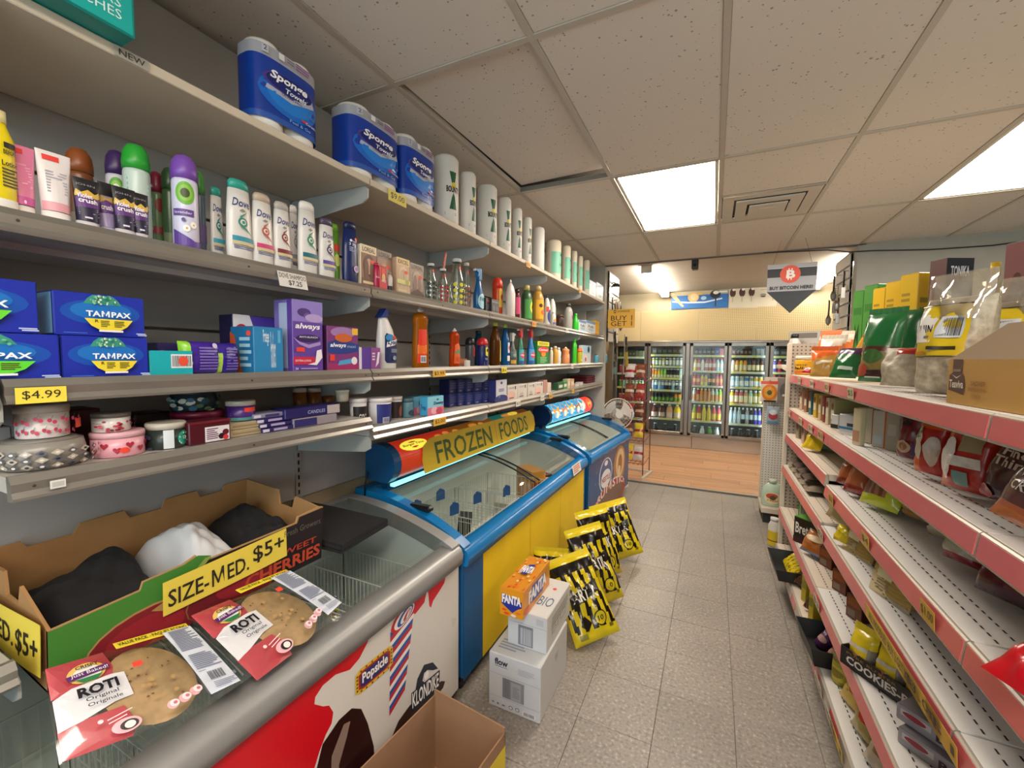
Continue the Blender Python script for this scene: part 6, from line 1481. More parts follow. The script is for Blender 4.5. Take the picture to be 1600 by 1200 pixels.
# striped bags
def stripebag(label, base, top_dx, top_dy, w, h, th, face, seed, tilt):
    rot = (tilt[0], tilt[1], face)
    P = lambda u, v: ('#d9c41f' if v > .93 or v < .04 else ('#17140f' if (v > .80 and u < .95) or ((u * 5.2 + v * 1.1 + seed * .37) % 1 < .46 and .14 < v) else '#d9c41f'))
    it = [('p', [(.16, .40), (.82, .52), (.84, .66), (.18, .54)], '#17140f'), ('t', 'ARTIK', .22, .455, .78, .60, '#e8e4d8', .03), ('e', .66, .22, .13, .09, '#17140f'), ('e', .66, .22, .11, .075, '#d9c41f'), ('t', '10', .60, .19, .72, .25, '#17140f', .02),
          ('p', [(.22, .20), (.34, .12), (.46, .20), (.34, .30)], '#17140f'), ('r', .12, .05, .3, .11, '#8a8438'), ('r', .80, .09, .88, .13, '#6a621c')]
    return bag('ice_melt_bag', label, 'bag', base, rot, w, h, th, P, it, .011, seed, '#e0cc28', 28, 32, 'black and yellow striped bags on the floor', pw=.42)
RX = radians
stripebag('striped bag at the front of the heap, its foot nearest the camera', (-.505, 2.17, .003), 0, 0, .27, .43, .11, radians(42), 1, (radians(-36), radians(-12)))
stripebag('striped bag standing against the yellow freezer front beside the soda stack', (-.83, 2.30, .003), 0, 0, .21, .38, .09, radians(18), 2, (radians(-5), 0))
stripebag('second striped bag in the heap, behind the front one', (-.55, 2.54, .003), 0, 0, .27, .45, .10, radians(46), 3, (radians(-26), radians(-8)))
stripebag('third striped bag in the heap, leaning on the freezer', (-.62, 2.86, .003), 0, 0, .27, .45, .10, radians(48), 4, (radians(-18), radians(-6)))
stripebag('striped bag farthest from the camera with folded yellow top', (-.55, 3.17, .003), 0, 0, .30, .40, .11, radians(32), 5, (radians(-24), radians(-14)))

# ================================================================== cooler drinks
def drink(kind, R, h, body, cap, band=None):
    bp, cp = PROF[kind]
    b = B(); n = 10
    b.lathe([(r * R, z * h) for r, z in bp], M(body, .3), n)
    b.lathe([(r * R, z * h) for r, z in cp], M(cap, .35), n)
    if band:
        v0, v1, c_ = band
        b.lathe([(prad(bp, v0) * R * 1.02, v0 * h), (prad(bp, v1) * R * 1.02, v1 * h)], M(c_, .35), n, cap=False)
    return b.mesh('drink')
_D = {}
CN = {'r': ('red', '#b8242a'), 'p': ('pink', '#d0606a'), 'o': ('orange', '#e08a2a'), 'y': ('yellow', '#e2c02a'), 'g': ('green', '#5a9a3a'), 'l': ('lime', '#8acb3a'), 'w': ('white', '#d8dad4'), 's': ('silver', '#a8aaa6'), 'k': ('black', '#1c1e1e'), 'n': ('brown', '#5a2a1a'), 'b': ('blue', '#3a7ab8'), 'c': ('pale blue', '#a8cad8'), 'v': ('violet', '#5a4ab8'), 'd': ('dark red', '#6a1c1c'), 't': ('peach', '#e0a070'), 'm': ('mint', '#a8d0b8'), 'z': ('clear', '#b8c8cc'), 'a': ('olive', '#9a9a4a')}
def row(d, s, kind, R, h, cols, cap='#d8d6d0', band=None, x0=.05, x1=.05, depth=.11, rows=2):
    X0, X1 = DOORS[d][0] + x0, DOORS[d][1] - x1
    n = len(cols); R = min(R, (X1 - X0) / n * .485)
    if s: h = min(h, CSH[d][s - 1] - .03 - CSH[d][s] - .012)
    dn = ('leftmost', 'second', 'third', 'fourth', 'rightmost')[d]
    kn = {'can': 'can', 'pet': 'bottle', 'juice': 'bottle', 'carafe': 'jug', 'jug': 'jug', 'milk': 'bottle'}[kind]
    cnt = {}
    for i, c_ in enumerate(cols):
        nm, hx = CN[c_]
        key = (kind, R, h, hx, cap, band)
        if key not in _D: _D[key] = drink(kind, R, h, hx, cap, band)
        cnt[c_] = cnt.get(c_, 0) + 1
        for q in range(1):
            o = bpy.data.objects.new('drink_' + kn, _D[key]); COL.objects.link(o)
            o.location = (X0 + (X1 - X0) * (i + .5) / n, CY0 + depth + R, CSH[d][s] + .001)
            tag(o, '%s %s from the left on shelf %s from the top, %s cooler door' % (ORD[i], nm + ' ' + kn, ('one', 'two', 'three', 'four', 'five', 'six', 'seven')[s], dn), kn, 'drinks on shelf %s of the %s cooler door' % (('one', 'two', 'three', 'four', 'five', 'six', 'seven')[s], dn))
def boxes(d, s, cols, h, w=.075):
    X0, X1 = DOORS[d][0] + .05, DOORS[d][1] - .05
    n = len(cols); dn = ('leftmost', 'second', 'third', 'fourth', 'rightmost')[d]
    for i, c_ in enumerate(cols):
        nm, hx = CN[c_] if c_ in CN else ('grey', c_)
        b = B(); ww = (X1 - X0) / n * .46
        b.box(-ww, ww, 0, .12, 0, h, M(hx, .6), .004); b.decals(flat((-ww, 0, 0), (2 * ww, 0, 0), (0, 0, h), (0, -1, 0)), [('r', .15, .35, .85, .7, '#8a8478')])
        o = b.build('drink_box', None, (X0 + (X1 - X0) * (i + .5) / n, CY0 + .12, CSH[d][s] + .001)); tag(o, '%s dark drink box from the left on the top shelf, %s cooler door' % (ORD[i], dn), 'box', 'drink boxes on the top shelf of the %s cooler door' % dn)
row(0, 1, 'can', .027, .155, 'rwrrwrrrwr'); row(0, 2, 'can', .03, .13, 'gmwgmwgm'); row(0, 3, 'can', .03, .14, 'prrprrpr'); row(0, 4, 'pet', .03, .15, 'wcwcww'); row(0, 5, 'pet', .035, .14, 'wwwww', '#c8342a')
boxes(0, 0, ['#4c4d42'] * 5 + ['#8a8a62'] * 3, .12)
boxes(1, 0, ['#55544f'] * 4 + ['#7a5f42'] * 2, .13)
row(1, 1, 'can', .025, .15, 'ygaykssss', band=(.2, .7, '#e6e6e0')); row(1, 2, 'can', .026, .17, 'ooyllkkkkm', band=(.1, .35, '#e4d8b0')); row(1, 3, 'can', .027, .19, 'cbcbkkcks', band=(.5, .8, '#dfe4e6')); row(1, 4, 'can', .029, .165, 'kkkkkkoo', '#2a3a1e', (.15, .5, '#6a9a3a')); row(1, 5, 'jug', .058, .27, 'nnty', '#e4e0d8', (.1, .42, '#d8bcb0')); row(1, 6, 'milk', .04, .15, 'kkk', '#e0e0dc')
boxes(2, 0, ['n', 'd', 'n', 'd', 'n', 'v', 'p'], .12)
row(2, 1, 'pet', .034, .23, 'ypwpppcc', '#d84a3a', (.3, .6, '#e6d2c0')); row(2, 2, 'pet', .034, .21, 'rryyknpp', '#c8342a', (.32, .6, '#e09a4a')); row(2, 3, 'juice', .034, .25, 'wrottwmll'[:8], '#e8e4dc', (.1, .55, '#d8a070')); row(2, 4, 'carafe', .042, .27, 'aryypp', '#e2ddd2', (.12, .48, '#d8c04a')); row(2, 5, 'milk', .04, .15, 'kwgw', '#e6e6e2')
boxes(3, 0, ['n', 'n', 'n', 'n', 'n', '#7a8486', '#7a8486', '#7a8486'], .12)
row(3, 1, 'juice', .032, .22, 'woyoknkn', '#2a2220', (.15, .55, '#d8c8a0')); row(3, 2, 'can', .032, .18, 'ccsbsyy', band=(.15, .6, '#dfe6ea')); row(3, 3, 'juice', .034, .23, 'ypptmay', '#e8e6e0', (.15, .6, '#f0e4c0')); row(3, 4, 'pet', .034, .27, 'zzzkskvv', '#e4e8ea', (.3, .6, '#c0d8e4')); row(3, 5, 'milk', .04, .15, 'kkkk', '#dfe2e2')
boxes(4, 0, ['#4a4c50'] * 5, .12); row(4, 1, 'pet', .034, .24, 'vrkvrkk', '#d8d4d0', (.3, .6, '#d8d0d8')); row(4, 2, 'pet', .034, .24, 'rrkrkkr', '#d84030', (.3, .6, '#d8b0b0')); row(4, 3, 'can', .033, .17, 'kkbkbk'); row(4, 4, 'pet', .034, .25, 'ccbbcc', '#e4e8ea')

# ================================================================== back room signs and hung goods
t = thing('wall_banner', 'blue banner with ice cream cut-outs on the back wall', 'banner', (-.28, 8.40, 2.46))
B().box(-.47, .47, 0, .006, 0, .24, M('#2a6ab0', .5, grain=.1, scale=8)).build('sheet', t)
b = B(); fb = flat((-.47, 0, 0), (.94, 0, 0), (0, 0, .24), (0, -1, 0))
b.decals(fb, [('p', [(.02, .52), (.3, .40), (.6, .38), (.9, .62), (.9, .72), (.6, .5), (.3, .52), (.02, .62)], '#cfe0ee'), ('p', [(-.04, 1.15), (.04, 1.22), (.08, 1.05), (.24, .18), (.20, .15)], '#d8a878'), ('e', .01, 1.12, .05, .14, '#e8c8a0'), ('e', .40, .85, .10, .36, '#d8b078'), ('e', .41, .87, .07, .24, '#e8cda0'), ('e', .78, 1.0, .09, .30, '#2a2426'), ('e', .79, 1.12, .05, .13, '#e6e0d8'), ('r', .775, .1, .80, .7, '#3a3234'), ('r', .48, 1.0, .56, 1.12, '#e8b83a'), ('e', .58, .75, .05, .14, '#a8c8e0'), ('r', .84, 1.1, .98, 1.2, '#dfe6ec')], .002)
b.build('ice_cream_print', t)
t = thing('wall_banner', 'white banner with four chocolate ice cream bars on the back wall', 'banner', (.56, 8.40, 2.44))
B().box(-.36, .36, 0, .006, 0, .34, M('#d0c8b6', .5)).build('sheet', t)
b = B(); fb = flat((-.36, 0, 0), (.72, 0, 0), (0, 0, .34), (0, -1, 0)); it = []
for u in (.08, .28, .48, .92):
    it += [('e', u, .78, .065, .22, '#4a2a20'), ('e', u + .02, .95, .035, .08, '#e6dccb'), ('r', u - .012, .3, u + .012, .6, '#b8a888')]
it += [('r', .66, .85, .8, .88, '#a89a88'), ('e', .72, .60, .06, .08, '#8a8478'), ('e', .72, .52, .05, .03, '#3a2c28')]
b.decals(fb, it, .002); b.build('ice_cream_print', t)
t = thing('hanging_sign', 'grey and black arrow sign with an orange coin emblem', 'sign', (.61, 4.6, 2.17), 0)
B().box(-.19, .19, 0, .006, 0, .245, M('#a3a3a6', .4)).build('panel', t)
B().prism([(-.19, -.001), (0, -.20), (.19, -.001)], 0, .006, M('#2b2c30', .4)).build('arrow', t)
b = B(); fb = flat((-.19, 0, 0), (.38, 0, 0), (0, 0, .245), (0, -1, 0))
b.decals(fb, [('r', 0, .52, 1, .84, '#2b2c30'), ('r', 0, .84, 1, .855, '#c9c9cc'), ('e', .47, .62, .21, .33, '#d8553f'), ('p', [(.385, .48), (.41, .48), (.43, .76), (.405, .77)], '#ece6e0'), ('t', 'B', .395, .47, .575, .77, '#ece6e0', .04, .0), ('r', .43, .77, .455, .83, '#ece6e0'), ('r', .49, .77, .515, .83, '#ece6e0'), ('r', .42, .41, .445, .47, '#ece6e0'), ('r', .48, .41, .505, .47, '#ece6e0'), ('t', 'BUY BITCOIN HERE!', .06, .06, .93, .19, '#1c1c20', .03)], .001)
b.build('lettering', t)
b = B()
for s in (-1, 1): b.tube([(s * .15, .003, .24), (s * .09, .003, CEIL - 2.17 - .004)], .0015, M('#3a3a3a', .6), 4)
b.build('string', t)
t = thing('hanging_sign', 'yellow buy 1 get 1 sign at the end of the wall shelving', 'sign', (-.985, 4.99, 1.895), 0)
B().box(-.155, .155, 0, .005, 0, .215, M('#dda83a', .5)).build('panel', t)
b = B(); b.decals(flat((-.155, 0, 0), (.31, 0, 0), (0, 0, .215), (0, -1, 0)), [('t', 'BUY 1', .12, .40, .90, .66, '#2a2416', .0), ('t', 'GET 1', .12, .10, .90, .36, '#2a2416', .0), ('r', .22, .80, .30, .96, '#2a2416'), ('r', .235, .84, .285, .92, '#dda83a'), ('t', 'DOMAINE', .36, .84, .80, .94, '#4a3a16', .0)], .001); b.build('lettering', t)
# slat walls and what hangs there
def slatwall(name_label, x, s, y0, y1, z0, z1):
    t = thing('slatwall', name_label, 'display', (x, y0, z0), 0)
    n = 7
    for i in range(n):
        b = B(); h = (z1 - z0) / n
        b.box(-.012, .012, 0, y1 - y0, i * h, (i + 1) * h - .02, M('#cfccc4', .4)); b.build('slat', t)
    B().box(-.014 if s > 0 else -.004, .004 if s > 0 else .014, 0, y1 - y0, 0, z1 - z0, M('#6a665e', .5)).build('backing', t)
    return t
slatwall('white slat wall at the left of the back room opening', -1.185, 1, 5.19, 5.75, 1.75, 2.6)
slatwall('white slat wall at the right of the back room opening', 1.175, -1, 5.19, 5.75, 1.75, 2.6)
r_ = random.Random(5)
def hung(label, x, y, z, L, col, kind):
    t = thing('hanging_utensil', label, 'utensil', (x, y, z), 0, 'utensils hung on the slat walls')
    s = -1 if x < 0 else 1; b = B(); b.tube([(s * ((1.1745 if x < 0 else 1.1645) - abs(x)), 0, .004), (0, 0, .004), (-s * .01, 0, .012)], .003, M('#8a8880', .3, .8), 5); b.build('peg_hook', t)
    b = B(); b.tube([(0, 0, 0), (.0, -.01, -.02), (0, 0, -L * .6)], .008, M(col, .4, .3), 6); b.build('handle', t)
    b = B()
    if kind: b.lathe([(.006, -L), (.022, -L * .9), (.026, -L * .75), (.012, -L * .6)], M('#8a8680', .35, .6), 10, fx=1, fy=.3)
    else: b.box(-.018, .018, -.003, .003, -L, -L * .58, M('#a8a49c', .35, .6), .002)
    b.build('head', t)
for k in range(7):
    hung('kitchen utensil hung on the left slat wall, %s from the aisle' % ORD[k], -1.14 + .03 * (k % 2), 5.22 + k * .075, 2.28 - .03 * (k % 3), .27 + .05 * (k % 2), ('#4a3a30', '#c0a888', '#2a2826', '#b8b0a4', '#7a4a34', '#3a3634', '#cfc8bc')[k], k % 2)
for k in range(6):
    hung('kitchen utensil hung on the right slat wall, %s from the aisle' % ORD[k], 1.13 - .03 * (k % 2), 5.22 + k * .08, 2.42 - .12 * (k % 3), .26, ('#3a2c28', '#b8aa98', '#8a3a34', '#2a2826', '#c0b8a8', '#5a4a40')[k], k % 2)
t = thing('clamp_lamp', 'small bare clamp lamp glowing on the left slat wall', 'lamp', (-1.12, 5.30, 2.46))
B().lathe([(.03, 0), (.055, -.03), (.06, -.05)], M('#4a4844', .4, .5), 14).build('shade', t); B().lathe([(.01, -.02), (.035, -.05), (.03, -.08), (.01, -.095)], M('#fff4e2', .3, emit=30), 12).build('bulb', t)
b = B(); b.tube([(0, 0, 0), (-.03, 0, .02), (-.06, 0, .0)], .006, M('#4a4844', .4, .5)); b.build('arm', t)
t = thing('security_camera', 'small black security camera at the ceiling edge', 'camera', (-.225, 5.16, 2.66))
B().box(-.03, .03, -.03, .05, -.02, .02, M('#1c1c1c', .4), .004).build('mount', t); B().box(-.035, .035, -.05, .045, -.13, -.02, M('#1f1f20', .4), .008).build('housing', t); b = B(); b.lathe([(.018, 0), (.016, .006)], M('#0c0c10', .1), 12)
for i in range(len(b.v)): p = b.v[i]; b.v[i] = (p[0], -.05 - p[2], p[1] - .085)
b.build('lens', t)
def strip(label, x, y, z, items, cols):
    t = thing('clip_strip', label, 'display', (x, y, z), LEFT + .5, 'strips of hung packets at the shelving end')
    b = B(); b.box(-.012, .012, 0, .002, -.34, .02, M('#b8b4ac', .4)); b.build('strip', t)
    for i, c_ in enumerate(cols):
        b = B(); f = pillow(.10, .095, .025, .002, i); o_ = -.10 - .085 * i
        b.grid(lambda u, v: tuple(Vector(f(u, v)) + Vector((0, -.012 - .006 * i, o_))), 5, 5, M(c_, .3)); b.grid(lambda u, v: tuple(Vector(f(1 - u, v, 0, -1)) + Vector((0, -.012 - .006 * i, o_))), 5, 5, M(c_, .3)); b.build('packet', t)
strip('strip of dark packets under the buy 1 get 1 sign', -1.07, 5.0, 1.86, 4, ('#3a302c', '#5a4438', '#2f2a2a', '#6a5a4a'))
strip('strip of brown and yellow packets at the shelving end', -.95, 5.05, 1.80, 4, ('#4a3834', '#6a5a4c', '#e0c02a', '#d8b020'))
strip('strip of grey packets at the shelving end', -1.10, 5.14, 1.62, 3, ('#8a8478', '#5a5650', '#7ab0b8'))
# red wire rack with snack bags
RW = M('#7c1c1a', .4, .2)
rk = thing('wire_rack', 'red wire rack of snack bags beside the white fan', 'rack', (-.93, 5.62, 0), radians(-8))
for x in (-.15, .15):
    for y in (0, .3):
        b = B(); b.tube([(x, y, .03), (x, y, 1.48)], .006, RW, 6); b.build('rack_post', rk)
for k, z in enumerate((.16, .46, .72, .98, 1.24)):
    b = B()
    for i in range(6): xx = -.15 + .3 * i / 5; b.tube([(xx, -.06, z + .03), (xx, 0, z), (xx, .3, z + .06)], .003, RW, 4)
    b.tube([(-.15, -.06, z + .06), (.15, -.06, z + .06)], .004, RW, 4); b.tube([(-.15, -.06, z + .03), (.15, -.06, z + .03)], .004, RW, 4)
    for x in (-.15, .15): b.tube([(x, -.06, z + .06), (x, -.06, z + .03), (x, 0, z), (x, .3, z + .06)], .004, RW, 4)
    b.build('rack_shelf', rk)
b = B(); b.box(-.19, -.16, -.12, .34, 0, .03, M('#d0ccc4', .5), .004); b.box(.16, .19, -.12, .34, 0, .03, M('#d0ccc4', .5), .004); b.box(-.19, .19, .28, .31, 0, .03, M('#d0ccc4', .5), .004); b.build('base', rk)
snk = [('#d8d0cc', '#b02a2c'), ('#8a4a34', '#d8c8b8'), ('#a83a30', '#d8b8a8'), ('#6a3a2a', '#c8a888'), ('#e0c83a', '#a83a2a')]
for k, z in enumerate((1.27, 1.01, .75, .49, .19)):
    for s in range(2):
        c1, c2 = snk[(k + s) % 5]
        bag('snack_bag', '%s snack bag on the %s tier of the red wire rack' % (('left', 'right')[s], ('top', 'second', 'third', 'fourth', 'bottom')[k]), 'bag', (-1.0 + .14 * s, 5.70 - .02 * s, z + .02), (radians(-20), 0, radians(-8)), .125, .17, .055, (lambda c1, c2: lambda u, v: c2 if .35 < v < .6 else c1)(c1, c2), (), .004, k * 2 + s, c1, 8, 10, 'snack bags on the red wire rack')
# pedestal fan
t = thing('pedestal_fan', 'white pedestal fan behind the far blue freezer', 'fan', (-1.04, 5.12, 0), radians(28))
FW = M('#d8d4cc', .4)
B().lathe([(.16, 0), (.16, .015), (.05, .03), (.018, .04), (.014, .86)], FW, 20).build('stand', t)
def ring(b, r, y, rad=.0025, n=28, cz=.88): b.tube([(r * cos(2 * pi * i / n), y, cz + r * sin(2 * pi * i / n)) for i in range(n)], rad, FW, 4, True)
b = B()
for r in (.06, .10, .14, .185): ring(b, r, -.11 + .18 * (r / .185) ** 3 * .3, .002 if r < .18 else .006)
for i in range(36):
    a = 2 * pi * i / 36; b.tube([(.05 * cos(a), -.11, .88 + .05 * sin(a)), (.13 * cos(a), -.10, .88 + .13 * sin(a)), (.185 * cos(a), -.056, .88 + .185 * sin(a))], .0012, FW, 3)
b.build('guard', t)
b = B(); b.lathe([(.05, 0), (.045, .012)], FW, 20)
for i in range(len(b.v)): p = b.v[i]; b.v[i] = (p[0], -.112 - p[2], .88 + p[1])
b.build('badge', t)
for k in range(3):
    b = B(); a0 = 2 * pi * k / 3 + .4
    b.grid(lambda u, v: ((.03 + .135 * v) * cos(a0 + (u - .5) * 1.5 * (.5 + .5 * v)), -.06 + .03 * (u - .5), .88 + (.03 + .135 * v) * sin(a0 + (u - .5) * 1.5 * (.5 + .5 * v))), 6, 6, M('#c9c4bc', .3)); b.build('blade', t)
b = B(); b.box(-.05, .05, -.03, .10, .83, .93, FW, .025); b.build('motor_housing', t)
b = B()
for i in range(24):
    a = 2 * pi * i / 24; b.tube([(.05 * cos(a), .02, .88 + .05 * sin(a)), (.185 * cos(a), -.05, .88 + .185 * sin(a))], .0012, FW, 3)
b.build('rear_guard', t)
# cable along the ceiling edge on the right
b = B(); b.tube([(.42, 5.045, 2.63), (.7, 5.045, 2.615), (.95, 5.045, 2.605), (1.12, 5.045, 2.57), (1.3, 5.045, 2.565), (1.7, 5.045, 2.535), (2.1, 5.045, 2.53), (2.6, 5.045, 2.57)], .006, M('#2a2826', .5), 5)
tag(b.build('ceiling_cable'), 'black cable sagging along the wall under the ceiling at right', 'cable')
# ================================================================== goods on the right gondola
def depth_of(x, y, z): return x * fwd.x + y * fwd.y + (z - EYE) * fwd.z
def RP(px0, px1, top, z, x):
    """spot, width across the view and height of a thing seen between two columns of the picture"""
    y = ypx((px0 + px1) / 2, x, z)
    d = depth_of(x, y, z)
    return (x, y, z), (px1 - px0) / F_PX * d, zpy(top, x, y) - z
def RC(name, label, cat, px0, px1, tp_, L, x, d, col, front=(), rz=-50, wk=1.0, hk=None, **k):
    y_ = ypx((px0 + px1) / 2, x, lev_z(L, 2)); z = lev_z(L, y_) + .0012
    loc, w, h = RP(px0, px1, tp_, z, x)
    return carton(name, label, cat, loc, radians(rz), w * wk, d, hk or h, col, front, **k)
def RB(label, px0, px1, top, L, x, th, paint, items=(), rz=-55, tilt=-12, wk=1.0, hk=None, crimp=None, seed=0, group=None, name='snack_packet', cat='packet', wr=.004, lift=0, pw=.5, roll=0):
    y_ = ypx((px0 + px1) / 2, x, lev_z(L, 2)); z = lev_z(L, y_) + .002 + lift + abs(sin(radians(roll))) * .0
    loc, w, h = RP(px0, px1, top, z, x)
    p = paint if callable(paint) else solid(paint)
    return bag(name, label, cat, (loc[0], loc[1], z + .004 + (.01 if tilt else 0)), (radians(tilt), radians(roll), radians(rz)), w * wk, (hk or h), th, p, items, wr, seed, crimp, 12, 14, group, pw=pw)
def side(w):  # full box turned so its long side faces the aisle
    return w
# ---- top deck
L = 0
loc, w, h = RP(1240, 1269, 556, 1.4412, .56); loc = (.575, 3.50, 1.4412)
bottle('cheese_ball_jar', 'round yellow plastic jar with white lid at the far end of the top deck', 'jar', loc, RIGHT + radians(40), 'jar', w / 2, h, '#dca21c', '#e0d8c8', 1, (.05, .72, 2.6, [('r', 0, .1, 1, .95, '#e0a81c'), ('t', 'CHEESE', .2, .62, .8, .76, '#5a3a10', .01), ('t', 'Balls', .22, .34, .8, .56, '#3a2410', .03, .2), ('e', .5, .16, .3, .12, '#c8681c')]))
RB('small red and white packet lying before the yellow jar', 1250, 1275, 578, L, .535, .03, bands(.4, '#b8202c', .7, '#c8c4cc', 1, '#9a2a34'), tilt=-40, seed=2)
for k, (a, c, tp, x, c1, c2) in enumerate(((1262, 1300, 522, .60, '#d8d0b0', '#e0743a'), (1270, 1312, 531, .545, '#e88a4a', '#e4dccc'), (1284, 1326, 523, .68, '#e07a44', '#e6d6c4'), (1266, 1306, 550, .52, '#c89a4a', '#e0692c'))):
    RB(('pale cream and orange puffed snack bag at the far end', 'orange snack bag with clear shine, in front of the cream one', 'orange and white snack bag lying behind the others', 'orange topped clear bag nearest the shelf edge')[k], a, c, tp, L, x, .06, (lambda c1, c2: lambda u, v: c2 if v > .55 + .3 * u else c1)(c1, c2), [('p', [(.2, .4), (.8, .5), (.8, .6), (.2, .5)], '#f0e4d4')], rz=-48 + 12 * k, tilt=-16, wk=.85, seed=k, group='orange snack bags on the top deck', crimp=c2)
RB('red and yellow striped snack bag leaning left', 1316, 1353, 507, L, .63, .05, lambda u, v: '#b8282a' if v > .62 else ('#d89a2a' if u < .3 else '#a8864a'), rz=-40, tilt=-14, roll=18, seed=6)
RB('dark green snack bag lying low with white stripe', 1294, 1336, 544, L, .56, .07, lambda u, v: '#1f6a34' if v < .75 else '#4a3050', [('r', .4, .2, .9, .3, '#c8d8cc')], rz=-50, tilt=-24, seed=7)
RB('large green mixed nut bag with clear window', 1340, 1396, 494, L, .585, .09, lambda u, v: '#1f7038' if v > .48 or v < .10 else ('#8a7a44' if .14 < v < .46 else '#5a2a22'), [('e', .5, .36, .28, .10, '#3f6a34'), ('e', .2, .16, .18, .09, '#a84a34'), ('r', .36, .1, .95, .16, '#3a1f1c'), ('r', .3, .05, .7, .07, '#c8d0c0')], rz=-52, tilt=-8, seed=8, crimp='#3a7a4a')
RB('green bag half hidden behind the white noodle bag', 1388, 1432, 488, L, .74, .08, lambda u, v: '#1d5a30' if v > .4 else '#7a4a2a', rz=-52, tilt=-6, seed=9)
for k, (a, c, tp) in enumerate(((1325, 1343, 454), (1341, 1364, 445))):
    RC('spaghetti_carton', ('farther', 'nearer')[k] + ' of two tall green cartons at the back of the top deck', 'box', a, c, tp, L, .80, .06, '#4a8a3a', [('r', .1, .72, .9, .80, '#3a7430'), ('p', [(.3, .3), (.5, .45), (.7, .3), (.7, .62), (.5, .5), (.3, .62)], '#1f3a1c')], rz=-62, side='#3a7430', group='tall green cartons')
for k, (a, c, tp) in enumerate(((1355, 1375, 450), (1374, 1398, 440), (1396, 1424, 428))):
    RC('crisp_carton', ('farthest', 'middle', 'nearest')[k] + ' of three tall yellow cartons showing a brown stick', 'box', a, c, tp, L, .76, .06, '#e0b81f', [('l', .12, .74, .6, .84, 2, '#a88a2a'), ('e', .5, .50, .18, .13, '#8a4a24'), ('r', .47, .10, .53, .4, '#c89a3a')], rz=-62, side='#d0a410', right=[('l', .2, .1, .8, .8, 8, '#8a7a1c')], group='tall yellow cartons')
RC('dark_tea_box', 'dark box with a portrait standing behind the noodle bag', 'box', 1440, 1466, 406, L, .78, .10, '#8a6a5c', [('r', 0, .55, 1, 1, '#6a4a48'), ('e', .5, .4, .4, .25, '#a8887a'), ('r', 0, 0, 1, .2, '#8a2a24')], rz=-66, side='#23262e', right=[('r', 0, 0, 1, 1, '#23262e'), ('t', 'TONIKA', .15, .86, .85, .94, '#c8ccd4', .02), ('e', .5, .62, .24, .16, '#c8c4c0'), ('e', .5, .72, .26, .1, '#15161a')])
RB('white rice noodle bag with red label in front of the green one', 1376, 1438, 548, L, .565, .09, lambda u, v: '#b8342a' if v > .78 and u > .4 else M('#b3a893', .5, grain=.28, scale=55, bump=.6), rz=-52, tilt=-10, seed=12, hk=.13, wr=.006, name='noodle_bag', cat='bag')
def noodle(label, a, c, tp, x, seed, txt, rz):
    y_ = ypx((a + c) / 2, x, 1.44); z = 1.446
    loc, w, h = RP(a, c, tp, z, x)
    r_ = random.Random(seed)
    P = lambda u, v: M('#b3a893', .5, grain=.28, scale=55, bump=.6)
    t = bag('noodle_bag', label, 'bag', loc, (radians(-5), 0, radians(rz)), w, h * .80, .12, P, [('r', .06, .38, .86, .90, '#d6b81f'), ('r', .0 + .08, .52, .42, .86, '#e0dcd4'), ('t', txt, .1, .62, .40, .70, '#2a2420', .02), ('l', .1, .55, .4, .60, 1, '#6a645c'), ('r', .48, .56, .80, .78, '#c8ccd0'), ('b', .50, .58, .78, .76, '#3a3c40'), ('r', .40, .44, .78, .475, '#3a3220'), ('r', .06, .37, .86, .38, '#3a3220'), ('r', .06, .90, .86, .91, '#3a3220'), ('r', .1, .40, .3, .43, '#c8862a')], .006, seed, None, 18, 20, 'clear noodle bags on the top deck', pw=.35)
    f = pillow(w * .98, h, .09, .010, seed + 3, .5)
    b = B()
    b.grid(lambda u, v: f(u, .60 + .40 * v, .008, 1), 16, 10, clear('#efe9da', .16, .06, .16, .4)); b.grid(lambda u, v: f(u, .60 + .4 * v, .008, -1), 16, 10, clear('#efe9da', .16, .06, .16, .4)); b.build('clear_top', t)
noodle('tall clear noodle bag with yellow label standing by the shelf edge', 1436, 1526, 424, .60, 21, 'THIN', -56)
noodle('clear noodle bag with yellow label lying behind the open tan box', 1518, 1612, 432, .74, 22, 'RA THIN', -60)
RC('powder_box', 'dark pink and grey box at the back, by the right edge', 'box', 1556, 1592, 376, L, .80, .12, '#8a5a58', [('r', 0, 0, 1, .3, '#b8344a'), ('e', .5, .6, .3, .2, '#5a3a34')], rz=-64, side='#7a7474', right=[('r', 0, 0, 1, 1, '#75706e'), ('l', .2, .3, .8, .8, 8, '#a8a29c'), ('r', .7, 0, 1, .5, '#b8485c')])
loc, w, h = RP(1528, 1552, 410, 1.4412, .82)
bottle('oil_bottle', 'pale bottle with yellow cap behind the noodle bags', 'bottle', loc, 0, 'carafe', w / 2, h, '#c8b89a', '#e0b81c')
# open tan box
t = thing('tea_carton', 'open tan carton with a brown tea logo at the right edge', 'box', (.525, 1.42, 1.4412), radians(-86))
tanm, tani = M('#bf9248', .6, grain=.05, scale=9), M('#8a7458', .8)
y_a, y_b = ypx(1491, .53, 1.45), ypx(1640, .53, 1.45)
t.location = (.527, (y_a + y_b) / 2, 1.4412); wl_ = y_a - y_b
hb_ = .105
b = B(); b.box(-wl_ / 2, wl_ / 2, 0, .19, 0, .004, tanm); b.build('bottom', t)
b = B(); b.box(-wl_ / 2, wl_ / 2, 0, .004, .004, hb_, tanm); b.build('front_wall', t)
b = B(); b.box(-wl_ / 2, wl_ / 2, .186, .19, .004, hb_ + .12, tanm); b.build('back_wall', t)
for s in (-1, 1):
    b = B(); x = s * wl_ / 2; b.prism([(.004, .004), (.186, .004), (.186, hb_ + .12), (.004, hb_)], min(x, x - s * .004), max(x, x - s * .004), tanm, 'x'); b.build('side_wall', t)
